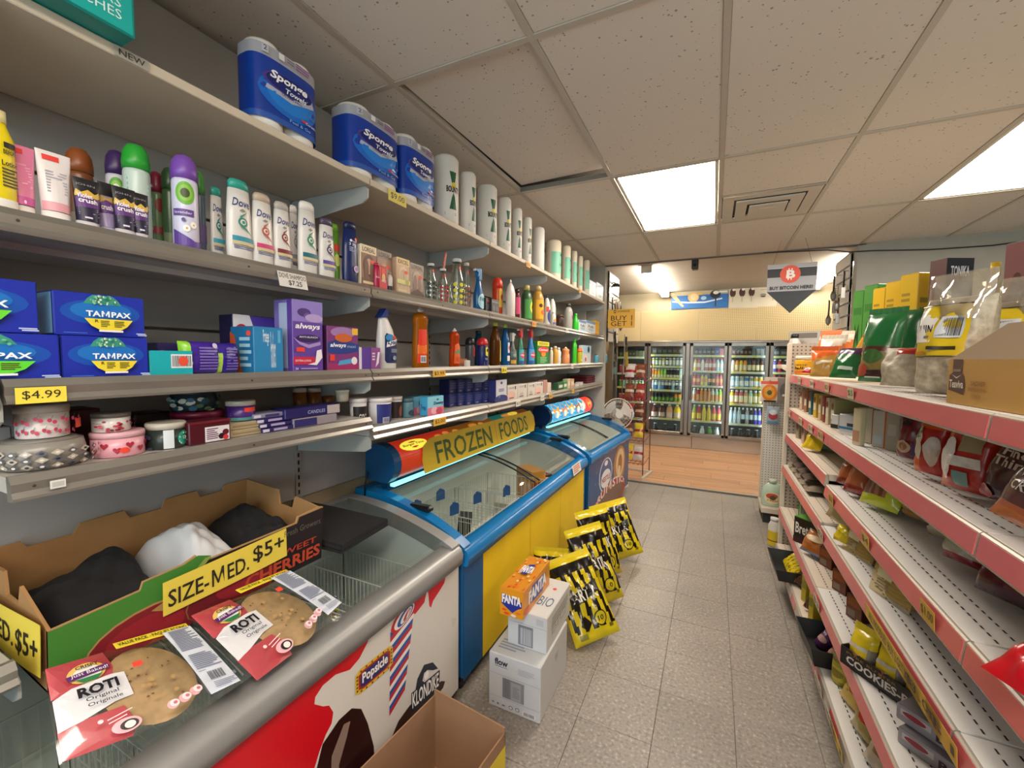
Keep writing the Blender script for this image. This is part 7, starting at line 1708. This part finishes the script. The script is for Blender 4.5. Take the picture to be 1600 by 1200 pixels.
b = B(); b.add([(-wl_ / 2, .002, hb_), (wl_ / 2, .002, hb_), (wl_ / 2, -.0 + .10, hb_ + .085), (-wl_ / 2, .10, hb_ + .085)], [(0, 1, 2, 3)], tani); b.build('inner_flap', t)
b = B(); b.decals(flat((-wl_ / 2, 0, 0), (wl_, 0, 0), (0, 0, hb_), (0, -1, 0)), [('p', [(.02, .30), (.10, .27), (.20, .22), (.215, .42), (.20, .62), (.17, .70), (.17, 1), (.06, 1), (.06, .70), (.025, .64)], '#5f4238'), ('p', [(.05, .66), (.11, .60), (.17, .66), (.11, .57)], '#d8ccb8'), ('t', 'Teaviva', .03, .36, .195, .54, '#e8dfce', .02), ('r', .07, .72, .16, .78, '#8a7464'), ('t', 'SACHET', .28, .44, .43, .54, '#9a6a2a', .02), ('t', 'REFRESHING', .26, .33, .45, .40, '#9a6a2a', .01), ('t', '12 BOX', .30, .18, .40, .26, '#9a6a2a', .01)], .0008); b.build('label_print', t)

# ---- second level: upright packs then wrapped packs
L = 1
thin = [(1238, 1246, '#b83430', 'red'), (1247, 1254, '#c8a08a', 'pinkish beige'), (1254, 1261, '#9a6a44', 'brown'), (1261, 1268, '#3f6a74', 'teal'), (1268, 1276, '#c8a83a', 'yellow'), (1276, 1283, '#c8a878', 'tan'), (1283, 1288, '#8a3a30', 'dark red'), (1287, 1295, '#c8b89a', 'cream'), (1295, 1304, '#9a9a6a', 'cream and green')]
for k, (a, c, col, nm) in enumerate(thin):
    x = .555
    y_ = ypx((a + c) / 2, x, 1.2); tp = 606 + k * 2.2
    RC('noodle_pack', nm + ' upright noodle pack in the far row of the second level', 'packet', a, c, tp, L, x, .16, col, [('r', .1, .3, .9, .6, '#d8ccb4'), ('e', .5, .75, .3, .12, '#8a3a2a')], rz=-72, group='upright packs on the second level')
RC('white_box', 'small white box with black band on the second level', 'box', 1297, 1310, 648, L, .56, .10, '#c8cacb', [('r', 0, 0, 1, .3, '#1f2124')], rz=-60)
RC('white_box', 'white carton with blue base line and grey square', 'box', 1309, 1336, 648, L, .565, .12, '#c9ccd0', [('r', 0, .26, 1, .38, '#3f7aa8'), ('r', .5, .42, .95, .58, '#3a3e48'), ('r', .0, .0, 1, .12, '#dfe1e2')], rz=-54)
RC('cream_folder_box', 'thin cream carton turned edge on', 'box', 1328, 1345, 638, L, .53, .02, '#c9bd98', [('r', .1, .1, .9, .4, '#b8866a')], rz=-70)
RC('grocery_box', 'cream carton with bar code and red edge', 'box', 1338, 1364, 638, L, .58, .14, '#b8b09a', [('r', .05, .05, .5, .6, '#c9ccd2'), ('b', .1, .1, .45, .3, '#4a4a50'), ('r', .88, 0, 1, 1, '#9a3a34')], rz=-54, side='#b0a890')
RC('grocery_box', 'grey white carton with orange edge', 'box', 1362, 1384, 642, L, .60, .14, '#b8b4a6', [('r', .1, .1, .7, .3, '#b8c4cc'), ('r', .8, 0, 1, 1, '#b8603a')], rz=-54, side='#aaa698')
RC('grocery_box', 'plain grey carton before the red packs', 'box', 1382, 1402, 646, L, .62, .12, '#9a9280', [('r', .2, .4, .8, .7, '#a8a498')], rz=-54)
RB('dark red pack with white symbols and a noodle picture', 1400, 1437, 652, L, .60, .05, lambda u, v: '#6a1a1c', [('e', .45, .78, .16, .07, '#2a1010'), ('e', .45, .25, .28, .14, '#b89a7a'), ('e', .45, .25, .18, .09, '#8a5a3a'), ('r', .75, .05, .92, .35, '#4a2a54')], rz=-60, tilt=-6, seed=31, name='noodle_packet')
RB('orange pack with white oval window, farther of two', 1430, 1474, 660, L, .575, .07, lambda u, v: '#c8551f' if u < .3 or v > .8 else '#a8261c', [('e', .30, .52, .14, .30, '#c0b49a'), ('e', .32, .7, .1, .1, '#5a7a4a'), ('e', .74, .40, .18, .26, '#b8a898')], rz=-62, tilt=-8, seed=32, wk=1.1, name='noodle_packet', group='orange wrapped packs')
RB('orange pack with white label patch, nearer of two', 1470, 1548, 672, L, .585, .08, lambda u, v: '#cc5a1f' if u < .22 else '#a8281c', [('e', .28, .45, .15, .32, '#d8d0c8'), ('p', [(.3, .35), (.85, .35), (.85, .5), (.3, .5)], '#c8c0b4'), ('r', .5, .58, .85, .85, '#8a7a54'), ('r', .45, .08, .72, .28, '#6a8a84')], rz=-64, tilt=-8, seed=33, name='noodle_packet', group='orange wrapped packs')
RB('dark brown pack with white lettering leaning at the right', 1534, 1604, 698, L, .60, .08, lambda u, v: '#4a1f18' if v > .3 else '#3a2030', [('t', 'Fine', .3, .70, .8, .84, '#c8b8a4', .02), ('t', 'Thin', .2, .54, .75, .68, '#c8b8a4', .02), ('e', .2, .1, .2, .1, '#8a2a2a')], rz=-62, tilt=-10, roll=10, seed=34, name='noodle_packet')
RB('orange edged pack of dark crisps nearest on the second level', 1548, 1640, 778, L, .535, .08, lambda u, v: '#b8683a' if u < .1 or v < .15 else ('#5a3a34' if v > .2 else '#a85a3a'), [('t', 'VARIETY', .2, .55, .8, .68, '#c8bcb0', .02), ('t', 'CRISPS', .2, .38, .8, .5, '#c8bcb0', .02)], rz=-62, tilt=-20, roll=14, seed=35, hk=.16, name='noodle_packet')

# ---- third level
L = 2
for k, (a, c, col) in enumerate(((1241, 1249, '#9a8a70'), (1250, 1257, '#c8a890'), (1258, 1264, '#b89a84'))):
    RC('cream_pack', ('patterned beige pack', 'rosy upright pack', 'second rosy upright pack', 'orange brown pack')[k] + ' at the far end of the third level', 'packet', a, c, 648 + 3 * k, L, .527, .12, col, [('e', .5, .5, .3, .2, '#6a4a34')], rz=-70)
for k, (a, c, tp, c1, c2) in enumerate(((1250, 1282, 693, '#d8b81c', '#e0c82a'), (1262, 1300, 700, '#3f5a3a', '#d8b41c'), (1276, 1320, 706, '#c8a41c', '#8a6a2a'))):
    RB(('yellow crumpled packet at the far end of the third level', 'dark green and yellow packet lying on its side', 'golden packet lying behind the green one')[k], a, c, tp, L, (.52, .575, .66)[k], .05, (lambda c1, c2: lambda u, v: c1 if v < .55 else c2)(c1, c2), rz=-50, tilt=-34, seed=40 + k, hk=.15, wk=1.0, group='yellow packets on the third level', wr=.007)
for k, (a, c, tp, c1, c2) in enumerate(((1304, 1344, 724, '#a8582a', '#7a2418'), (1316, 1354, 752, '#a85a30', '#8a1f1c'))):
    RB(('glossy brown bread pack with red end', 'second brown bread pack with red end')[k], a, c, tp, L, .55, .10, (lambda c1, c2: lambda u, v: c2 if u < .12 or v < .12 else c1)(c1, c2), rz=-58, tilt=-34, seed=44 + k, hk=.15, wk=1.08, group='brown bread packs on the third level', name='bread_pack')
RB('lime edged pack of sliced brown bread', 1338, 1402, 764, L, .58, .09, lambda u, v: '#b8c02a' if v < .18 or (u > .78 and v < .5) else ('#9a6a4a' if int(u * 14) % 2 else '#7a4a34'), [('e', .4, .6, .2, .1, '#d8b8c0')], rz=-60, tilt=-30, seed=47, hk=.16, name='bread_pack')
for k, (a, c, tp, c1, c2, x) in enumerate(((1380, 1424, 776, '#6a5a2a', '#4a4424', .66), (1410, 1456, 798, '#8a5a24', '#a8763a', .66), (1452, 1494, 822, '#b0a488', '#9a9070', .66), (1474, 1530, 848, '#b0a890', '#8a1f28', .63), (1528, 1620, 866, '#5a141c', '#4a2a34', .63))):
    RB(('dark olive packet at the back of the third level', 'golden loaf packet at the back of the third level', 'pale rounded packet at the back of the third level', 'clear packet of pale dough with red ends', 'large maroon packet at the back near the right edge')[k], a, c, tp, L, x, .10, (lambda c1, c2: lambda u, v: c2 if v < .22 or u < .1 else c1)(c1, c2), rz=-60, tilt=-24, seed=50 + k, name='bread_pack', wr=.006)
RB('red and clear packet hanging over the shelf edge at the right', 1534, 1640, 1012, L, .475, .05, lambda u, v: '#b8101c' if u < .30 or v < .3 else ('#b8aec4' if (u * 6 + v * 5) % 1 > .5 else '#8a7aa0'), rz=-66, tilt=-56, seed=58, hk=.17, name='bread_pack', lift=.0, wr=.007)

# ---- fourth level
L = 3
for k in range(9):
    t = thing('noodle_bundle', '%s dark noodle bundle from the far end of the fourth level' % ORD[k], 'noodles', (.495, 3.47 - .075 * k, .783 + .027 + (.050 if k % 2 else 0)), RIGHT, 'dark noodle bundles on the fourth level')
    b = B()
    f = pillow(.125, .36, .052, .002, k, .4)
    b.grid(lambda u, v: (f(u, v)[0], f(u, v)[2], -f(u, v)[1]), 8, 10, M('#5a4e46' if k % 2 else '#8a7c6a', .25, grain=.3, scale=30)); b.grid(lambda u, v: (f(1 - u, v, 0, -1)[0], f(1 - u, v, 0, -1)[2], -f(1 - u, v, 0, -1)[1]), 8, 10, M('#4a3f38', .25)); b.build('packet', t)
    b = B(); b.grid(lambda u, v: (f(u, .28 + .12 * v, .002)[0], f(u, .28 + .12 * v)[2], -f(u, .28 + .12 * v, .002)[1]), 8, 2, M('#a81c28' if k in (2, 4) else '#2a2422', .3)); b.build('tape_band', t)
RB('cream pack with small black lettering, standing on edge', 1286, 1326, 776, L, .535, .06, '#a8966a', [('t', 'Original', .2, .55, .8, .66, '#3a2a1a', .01), ('t', 'Gold', .3, .42, .7, .52, '#3a2a1a', .01)], rz=-56, tilt=-14, roll=14, seed=61, name='cracker_pack')
RB('yellow pack half hidden in front of the cream pack', 1300, 1330, 824, L, .505, .05, '#d0b81c', rz=-54, tilt=-24, seed=62, hk=.07, name='cracker_pack')
def loaf(label, a, c, tp, x, seed, cut):
    y_ = ypx((a + c) / 2, x, .775); z = lev_z(3, y_) + .0015
    loc, w, h = RP(a, c, tp, z, x)
    t = thing('flatbread_stack', label, 'bread', loc, radians(-70), 'stacks of brown flatbreads with yellow bag tops')
    R_ = .080; h_ = .0865
    for i in range(12):
        r_ = random.Random(seed * 20 + i)
        B().lathe([(R_ * .94, 0), (R_, .0018), (R_, .005), (R_ * .94, .0067)], M('#a67c58' if i % 2 else '#8c6446', .8), 16, r_.uniform(-.003, .003), R_ + .006 + r_.uniform(-.003, .003)).build('flatbread', t)
        t.children[-1].location.z = i * .0072
    b = B(); b.prism([(0, h_ + .001), (2 * R_ + .01, h_ + .001), (R_ * 1.3, h_ + .03), (R_ * .35, h_ + .052), (R_ * .15, h_ + .03)], -R_ * .62, R_ * .62, M('#d6bc1e', .3), 'x'); b.build('yellow_top', t)
    b = B(); b.grid(lambda u, v: (-R_ * 1.02 + R_ * 2.04 * u, -.004 + .018 * v, v * (h_ + .03) * (1 - .2 * abs(2 * u - 1) ** 3)), 8, 6, clear('#e9dfc4', .14, .08, .12)); b.build('clear_wrap', t)
    b = B(); b.decals(lambda u, v, o=.001: (-R_ + 2 * R_ * u, -.005 + .018 * v - o, v * (h_ + .02)), [('r', .12, .55, .5, .95, '#cfc6a0'), ('l', .15, .15, .45, .5, 4, '#8a7a5a')], .0012); b.build('label_print', t)
loaf('stack of brown flatbreads with yellow bag top, farther of two', 1316, 1362, 830, .535, 1, 0)
loaf('stack of brown flatbreads with yellow bag top, nearer of two', 1360, 1418, 872, .535, 2, 0)
for k, (a, c, tp, c1, c2, x) in enumerate(((1402, 1478, 930, '#7a5a3c', '#3a1f18', .60), (1470, 1510, 990, '#9a8a60', '#7a6a44', .66), (1480, 1544, 1034, '#8a6a4c', '#c8a83a', .62))):
    RB(('dark wrapped bun loaf on the fourth level', 'pale packet at the back beside the dark bun loaf', 'brown bun pack with gold trim')[k], a, c, tp, L, x, .11, (lambda c1, c2: lambda u, v: c2 if v < .3 or (u < .12 and v < .6) else c1)(c1, c2), rz=-60, tilt=-26, seed=65 + k, name='bread_pack', wr=.006)
RC('purple_box', 'upright deep purple box with lilac base', 'box', 1528, 1562, 1058, L, .60, .10, '#3a1a5c', [('r', 0, 0, 1, .22, '#9a7ac0'), ('t', 'C', .5, .4, .8, .55, '#a890c8', .02), ('r', .1, .04, .6, .16, '#5a3a94')], rz=-66)
RC('red_box', 'white and red box at the bottom right corner', 'box', 1556, 1640, 1095, L, .67, .12, '#a8101c', [('r', 0, 0, .28, 1, '#b8b0a4'), ('e', .7, .4, .2, .25, '#c83a3a')], rz=-66, hk=.16)

# ---- fifth level
L = 4
RC('cracker_box', 'black and green cracker box lying on its side', 'box', 1237, 1290, 815, L, .53, .10, '#1c1719', [('t', 'Breton', .06, .38, .70, .80, '#e8e4e0', .02), ('r', 0, 0, 1, .22, '#3a1c28')], rz=-48, side='#4a9a34', top=[('r', .0, .0, .5, 1, '#5a9a3a'), ('r', .5, .0, 1, 1, '#3f8a2c')])
RC('tea_box', 'green box with bar code standing on the black cracker box', 'box', 1244, 1278, 783, L, .60, .05, '#4a9a34', [('r', .1, .2, .5, .8, '#c8d0c8'), ('b', .14, .24, .46, .76, '#2a2a2a'), ('r', 0, .9, 1, 1, '#c8342a')], rz=-52, hk=.14)
RB('brown bun pack with blue ends on the fifth level', 1246, 1292, 852, L, .52, .08, lambda u, v: '#5a7aa8' if u < .1 or v < .1 else '#a8622c', [('e', .5, .62, .3, .14, '#e0c8a4')], rz=-52, tilt=-30, seed=71, hk=.13, name='bread_pack')
for k, (a, c, tp) in enumerate(((1278, 1300, 872), (1298, 1322, 905), (1320, 1346, 938))):
    RC('biscuit_box', ('farthest', 'middle', 'nearest')[k] + ' of three glossy brown packs on the fifth level', 'box', a, c, tp, L, .56, .11, '#6a3218', [('r', .1, .55, .9, .9, '#8a4a24'), ('r', .1, .1, .6, .4, '#7a6a5c')], rz=-58, side='#5a2814', group='glossy brown packs on the fifth level', hk=.10)
TRZ = radians(-52)
t = thing('cookie_tray', 'black tray lettered cookies holding yellow packets', 'box', (.555, 1.665, lev_z(4, 1.5) + .0042), TRZ)
wt = .36
b = B(); b.box(-wt / 2, wt / 2, 0, .004, 0, .062, M('#181516', .4)); b.build('front_wall', t)
b = B(); b.box(-wt / 2, wt / 2, .0, .24, 0, .003, M('#181516', .4)); b.build('bottom', t)
for s in (-1, 1): b = B(); b.box(s * wt / 2 - .002, s * wt / 2 + .002, .004, .24, 0, .062, M('#181516', .4)); b.build('side_wall', t)
b = B(); b.decals(flat((-wt / 2, 0, 0), (wt, 0, 0), (0, 0, .062), (0, -1, 0)), [('t', 'COOKIES-BISCUITS', .06, .22, .96, .66, '#c9c4c0', .03), ('t', 'PURE BUTTER', .06, .74, .5, .88, '#8a6a34', .01)], .0008); b.build('lettering', t)
for k in range(4):
    p_ = t.matrix_basis @ Vector((-.13 + .088 * k, .03, .006))
    bag('cookie_packet', '%s yellow cookie packet from the far end of the black tray' % ORD[k], 'packet', p_, (radians(-8), 0, TRZ), .085, .125, .06, lambda u, v: '#d4bc1c' if (u < .8 or v > .7) else '#8a8478', [('r', .15, .55, .8, .65, '#b8b0a0'), ('e', .5, .35, .2, .1, '#8a5a24')], .003, 80 + k, '#d8c22a', 10, 12, 'yellow cookie packets in the black tray', pw=.35)
for k, (x, y, dz, nm) in enumerate(((.60, 1.395, 0, 'lower silver biscuit pack beside the black tray'), (.605, 1.43, .0465, 'upper silver biscuit pack beside the black tray'), (.585, 1.20, 0, 'silver biscuit pack nearest the camera'))):
    carton('biscuit_box', nm, 'box', (x, y, lev_z(4, 1) + .0012 + dz), radians(-46), .27, .10, .045, '#8f8b90', [('r', .04, .42, .30, .80, '#b8b4b4'), ('e', .16, .6, .10, .18, '#8a2438'), ('t', 'BOURBON', .34, .2, .98, .70, '#35222c', .03)], side='#7a767c', group='silver biscuit packs on the fifth level')
# ---- bottom deck
L = 5
def tray(name, label, y, x, w, d, h, col, rz, z=.1948):
    t = thing(name, label, 'tray', (x, y, z), radians(rz))
    m_ = M(col, .5)
    b = B(); b.box(-w / 2, w / 2, 0, d, 0, .003, m_); b.build('bottom', t)
    sl = .02
    for nm, pts in (('front_wall', [(-w / 2, 0), (w / 2, 0), (w / 2 + sl, -sl), (-w / 2 - sl, -sl)]), ('back_wall', [(w / 2, d), (-w / 2, d), (-w / 2 - sl, d + sl), (w / 2 + sl, d + sl)]), ('side_wall', [(-w / 2, d), (-w / 2, 0), (-w / 2 - sl, -sl), (-w / 2 - sl, d + sl)]), ('side_wall', [(w / 2, 0), (w / 2, d), (w / 2 + sl, d + sl), (w / 2 + sl, -sl)])):
        b = B(); z_ = (0, 0, h, h)
        v = [(p[0], p[1], z_[i]) for i, p in enumerate(pts)]
        c_ = Vector((0, d / 2, 0))
        inn = [tuple(Vector(p) + (c_ - Vector((p[0], p[1], 0))).normalized() * .004) for p in v]
        b.add(v + inn, [(0, 1, 2, 3), (7, 6, 5, 4), (3, 2, 6, 7), (0, 3, 7, 4), (1, 5, 6, 2)], m_); b.build(nm, t)
    return t
y1_ = ypx(1224, .50, .2)
ty1 = tray('food_tray', 'black perforated tray of yellow packets sticking out of the bottom deck', 3.30, .40, .30, .30, .075, '#1f1f1f', -88)
ty1.location.y = ypx(1222, .44, .24)
for k in range(5):
    bag('yellow_packet', '%s yellow packet from the far side in the black tray' % ORD[k], 'packet', (.46, ty1.location.y + .10 - .05 * k, .212 + .002 * k), (radians(-52), 0, radians(-88)), .05, .14, .035, '#d4bc1c' and (lambda u, v: '#d8c01c' if (u * 3 + v * 4) % 1 > .2 else '#8a7a1c'), (), .004, 90 + k, None, 8, 8, 'yellow packets in the black tray')
for k, (a, c, tp, x, c1) in enumerate(((1250, 1259, 893, .50, '#b8a82a'), (1261, 1270, 897, .50, '#c8b42a'))):
    RC('yellow_pack', ('farther', 'nearer')[k] + ' of two upright yellow packs beside the black tray', 'packet', a, c, tp, L, x, .06, c1, [('r', .1, .5, .9, .8, '#8a8430')], rz=-56, group='upright yellow packs on the bottom deck', hk=.15)
for k, (a, c, tp) in enumerate(((1238, 1256, 934), (1252, 1270, 938))):
    RB(('farther', 'nearer')[k] + ' of two brown and gold packs on the bottom deck', a, c, tp, L, .50, .05, lambda u, v: '#c89a3a' if u < .2 or u > .8 else '#4a2c1c', rz=-58, tilt=-40, seed=95 + k, hk=.11, group='brown and gold packs on the bottom deck')
tb2 = tray('food_bin', 'deep black bin with two purple cans on the bottom deck', 2.5, .44, .22, .24, .085, '#1b1b1c', -86)
tb2.location.y = ypx(1274, .47, .24)
for k in range(2):
    t = thing('purple_can', ('purple and white can at the far side of the black bin', 'purple and pink can at the near side of the black bin')[k], 'can', (.50 + .02 * k, tb2.location.y + .05 - .10 * k, .197 + .0), radians(-60))
    t.rotation_euler = (radians(-35), 0, radians(-80))
    bottle_on(t, 'can', .032, .10, '#5a2a5c' if k == 0 else '#8a3a54', '#b8a8b8', 1, (.1, .85, 3.2, [('r', .0, .2, .3, .9, '#c8c0cc'), ('e', .6, .4, .25, .2, '#c8a090')]), 14)
for k, (px, x) in enumerate(((1300, .50), (1322, .52))):
    y_ = ypx(px, x, .2)
    bottle('mustard_jar', ('farther', 'nearer')[k] + ' olive yellow jar on the bottom deck', 'jar', (x + .035, y_, .1912), RIGHT + .6, 'jar', .036, .12, '#a89a34', '#8a8450', 1, (.1, .7, 2.8, [('r', 0, .1, 1, .9, '#c8b83a'), ('e', .5, .5, .3, .25, '#8a7a24')]), group='olive yellow jars on the bottom deck')
for k, (px, c1, c2, nm) in enumerate(((1326, '#c8a84a', '#b83a24', 'gold and red packet past the jars'), (1345, '#9a8a4a', '#b82a2a', 'olive packet with red flowers on the bottom deck'), (1366, '#a89a84', '#7a5a3a', 'grey brown packet on the bottom deck'), (1390, '#8a7a5a', '#5a4a3a', 'dull brown packet on the bottom deck near the camera'))):
    y_ = ypx(px, .52, .25)
    bag('dry_goods_packet', nm, 'packet', (.525, y_, .2), (radians(-28), 0, radians(-70)), .12, .16, .06, (lambda c1, c2: lambda u, v: c2 if .3 < v < .55 and u > .3 else c1)(c1, c2), (), .005, 100 + k, None, 10, 10)
# price tickets on the red rails
def ticket(label, px, L, w, col, text, x_off=.0085, w2=None, tcol='#4a3a1c'):
    x = LEV[L][1]; z = lev_z(L, 2)
    y = ypx(px, x, z - .02); z = lev_z(L, y)
    t = thing('price_ticket', label, 'sign', (x - x_off, y, z - .05), 0, 'price tickets on the gondola rails', (radians(-4), 0, RIGHT))
    t.rotation_euler = (radians(4), 0, RIGHT)
    b = B(); b.box(-w / 2, w / 2, -.0008, 0, 0, .044, M(col, .6)); b.build('card', t)
    b = B(); b.decals(flat((-w / 2, -.0008, 0), (w, 0, 0), (0, 0, .044), (0, -1, 0)), [('t', text, .08, .22, .92, .78, tcol, .0)], .0006); b.build('lettering', t)
for k, (px, L, col, w, tx, nm) in enumerate(((1252, 0, '#c9b49a', .09, '$3', 'first pale ticket from the far end of the top rail'), (1272, 0, '#c9b49a', .09, '$4', 'second pale ticket from the far end of the top rail'), (1296, 0, '#c9b08a', .08, '$2', 'third pale ticket from the far end of the top rail'), (1334, 0, '#c4b894', .08, '$5', 'lone cream ticket midway on the top rail'),
        (1236, 1, '#cbb79c', .1, '$1', 'far pale ticket on the second rail'), (1254, 1, '#cbb79c', .1, '$2', 'middle pale ticket on the second rail'), (1270, 1, '#cbb79c', .1, '$1', 'third pale ticket on the second rail'), (1286, 1, '#c9a878', .1, '$3', 'fourth tan ticket on the second rail'),
        (1303, 2, '#c8a84e', .07, '$2', 'amber ticket on the third rail near its joint'), (1358, 2, '#c8a84e', .075, '$4', 'amber ticket in the middle of the third rail'), (1458, 2, '#c8a23e', .075, '$1.00', 'amber ticket at the near end of the third rail'),
        (1286, 3, '#cbbfa6', .1, '$2', 'pale ticket on the fourth rail near the yellow packs'), (1280, 4, '#cdc4ac', .11, '$3', 'pale ticket on the fifth rail by the joint'))):
    ticket(nm, px, L, w, col, tx)
ticket('long yellow ticket reading all noodles buy 2 get 1 free', 1397, 3, .40, '#d0b040', 'ALL NOODLES  BUY 2 GET 1 FREE')
ticket('yellow ticket with $1.00 on the fourth rail', 1447, 3, .20, '#d0a840', '$1.00')
ticket('yellow ticket with $1 at the bottom right of the fourth rail', 1480, 3, .14, '#d0a840', '$1')
for k, (px, tx) in enumerate(((1283, 'ALL $1'), (1300, '2 FOR $1'), (1312, '$1'))):
    ticket('%s pale ticket from the far end of the bottom rail' % ORD[k], px, 5, .12 if k != 2 else .16, '#d2cab8' if k != 2 else '#d0b050', tx)
# ---- goods on the pegboard stand
t = thing('detergent_jug', 'pale green detergent jug with oval label on the base of the pegboard stand', 'jug', (.55, 4.66, .151), 0)
B().lathe([(.085, 0), (.09, .01), (.088, .14), (.07, .19), (.03, .22)], M('#bcd4bc', .35), 18, 0, 0, 1, .6).build('body', t); B().lathe([(.032, .22), (.032, .25), (.028, .252)], M('#c8dcc8', .35), 14).build('cap', t)
b = B(); b.tube([(.03, 0, .21), (.075, 0, .20), (.10, 0, .15), (.085, 0, .08)], .013, M('#bcd4bc', .35), 8); b.build('handle', t)
b = B(); b.decals(lambda u, v, o=.001: (.09 * sin((u - .5) * 1.9), -.0545 * cos((u - .5) * 1.9) - o, .02 + .12 * v), [('e', .5, .5, .45, .46, '#e4dcb8'), ('e', .45, .68, .3, .22, '#c8503a'), ('e', .5, .55, .16, .18, '#5a4a34'), ('t', 'Maid', .2, .26, .8, .42, '#c8882a', .03, .3)], .0012, curved=6); b.build('label', t)
bottle('bleach_bottle', 'white bottle with yellow label by the gondola foot', 'bottle', (.50, 4.02, .001), RIGHT + 1.0, 'juice', .045, .24, '#d4d2cc', '#d8d8d4', .7, (.05, .55, 2.8, [('r', 0, 0, 1, 1, '#d8bc2a'), ('r', 0, .3, 1, .36, '#3a3018')]))
bottle('spray_cleaner', 'white bottle with lime label on the cream side shelf', 'bottle', (.68, 4.25, .7245), RIGHT + .9, 'juice', .05, .24, '#cfd0ca', '#d4d4d0', .7, (.1, .8, 2.8, [('r', .45, .1, 1, .9, '#b8c83a'), ('r', .1, .1, .3, .6, '#3a4a5a')]))
bottle('detergent_bottle', 'small green bottle low on the cream side shelf', 'bottle', (.68, 4.30, .2245), RIGHT + .9, 'juice', .05, .17, '#7ab08a', '#5a9a6a', .7)
def peghung(label, x, z, w, h, c1, c2, kind):
    t = thing('hung_packet', label, 'packet', (x, 4.87, z), 0, 'packets hung on the pegboard stand')
    b = B(); b.tube([(0, .0295, .008), (0, -.10, .008), (0, -.11, .018)], .003, M('#8a8880', .3, .8), 6); b.build('peg_hook', t)
    f = pillow(w, h, .04, .002, 3)
    b = B(); b.grid(lambda u, v: tuple(Vector(f(u, v)) + Vector((0, -.07, -h + .01))), 8, 8, M(c1, .3)); b.grid(lambda u, v: tuple(Vector(f(1 - u, v, 0, -1)) + Vector((0, -.07, -h + .01))), 8, 8, M(c1, .3)); b.build('packet', t)
    b = B(); b.decals(lambda u, v, o=.001: tuple(Vector(f(u, v, o + .002)) + Vector((0, -.07, -h + .01))), kind, .0012, curved=4); b.build('label_print', t)
peghung('orange flower shaped packet hung on the pegboard stand', .50, 1.33, .15, .21, '#d8d0c4', '#e0842a', [('r', 0, .84, 1, .98, '#d8503a'), ('e', .5, .45, .44, .38, '#d87a1c'), ('e', .5, .45, .30, .26, '#e0a03a'), ('e', .5, .45, .14, .12, '#4a5a34'), ('r', .2, -.0, .9, .08, '#2a2a2c')])
peghung('grey packet hung right of the orange one', .63, 1.36, .13, .24, '#7a746e', '#4a4844', [('e', .5, .5, .35, .3, '#5a5650'), ('e', .4, .3, .1, .05, '#d0ccc4')])
peghung('pale blue packet hung below the orange one', .54, 1.08, .11, .18, '#9ab0be', '#5a7a94', [('e', .5, .5, .36, .22, '#a83a44'), ('e', .5, .68, .3, .14, '#c8d4dc'), ('r', .1, .05, .9, .2, '#6a8aa8')])
bottle('bleach_bottle', 'white bottle with black cap on the raised cream shelf', 'bottle', (.62, 4.33, 1.501), RIGHT, 'juice', .055, .26, '#d2cdc4', '#1f1f1f', .8)
carton('appliance_box', 'white and blue appliance box behind the orange snack bags', 'box', (.70, 4.40, 1.501), radians(-30), .24, .12, .29, '#b8b4ae', [('p', [(0, 0), (0, .7), (.3, .5), (.2, 0)], '#3f6a94'), ('e', .55, .25, .35, .25, '#b8906a'), ('p', [(.3, 0), (1, 0), (1, .3), (.6, .2)], '#1f3458'), ('t', 'HEALTHY', .35, .06, .9, .13, '#c8d4e4', .01), ('r', .1, .8, .9, .95, '#7a746c')], side='#8a8680')
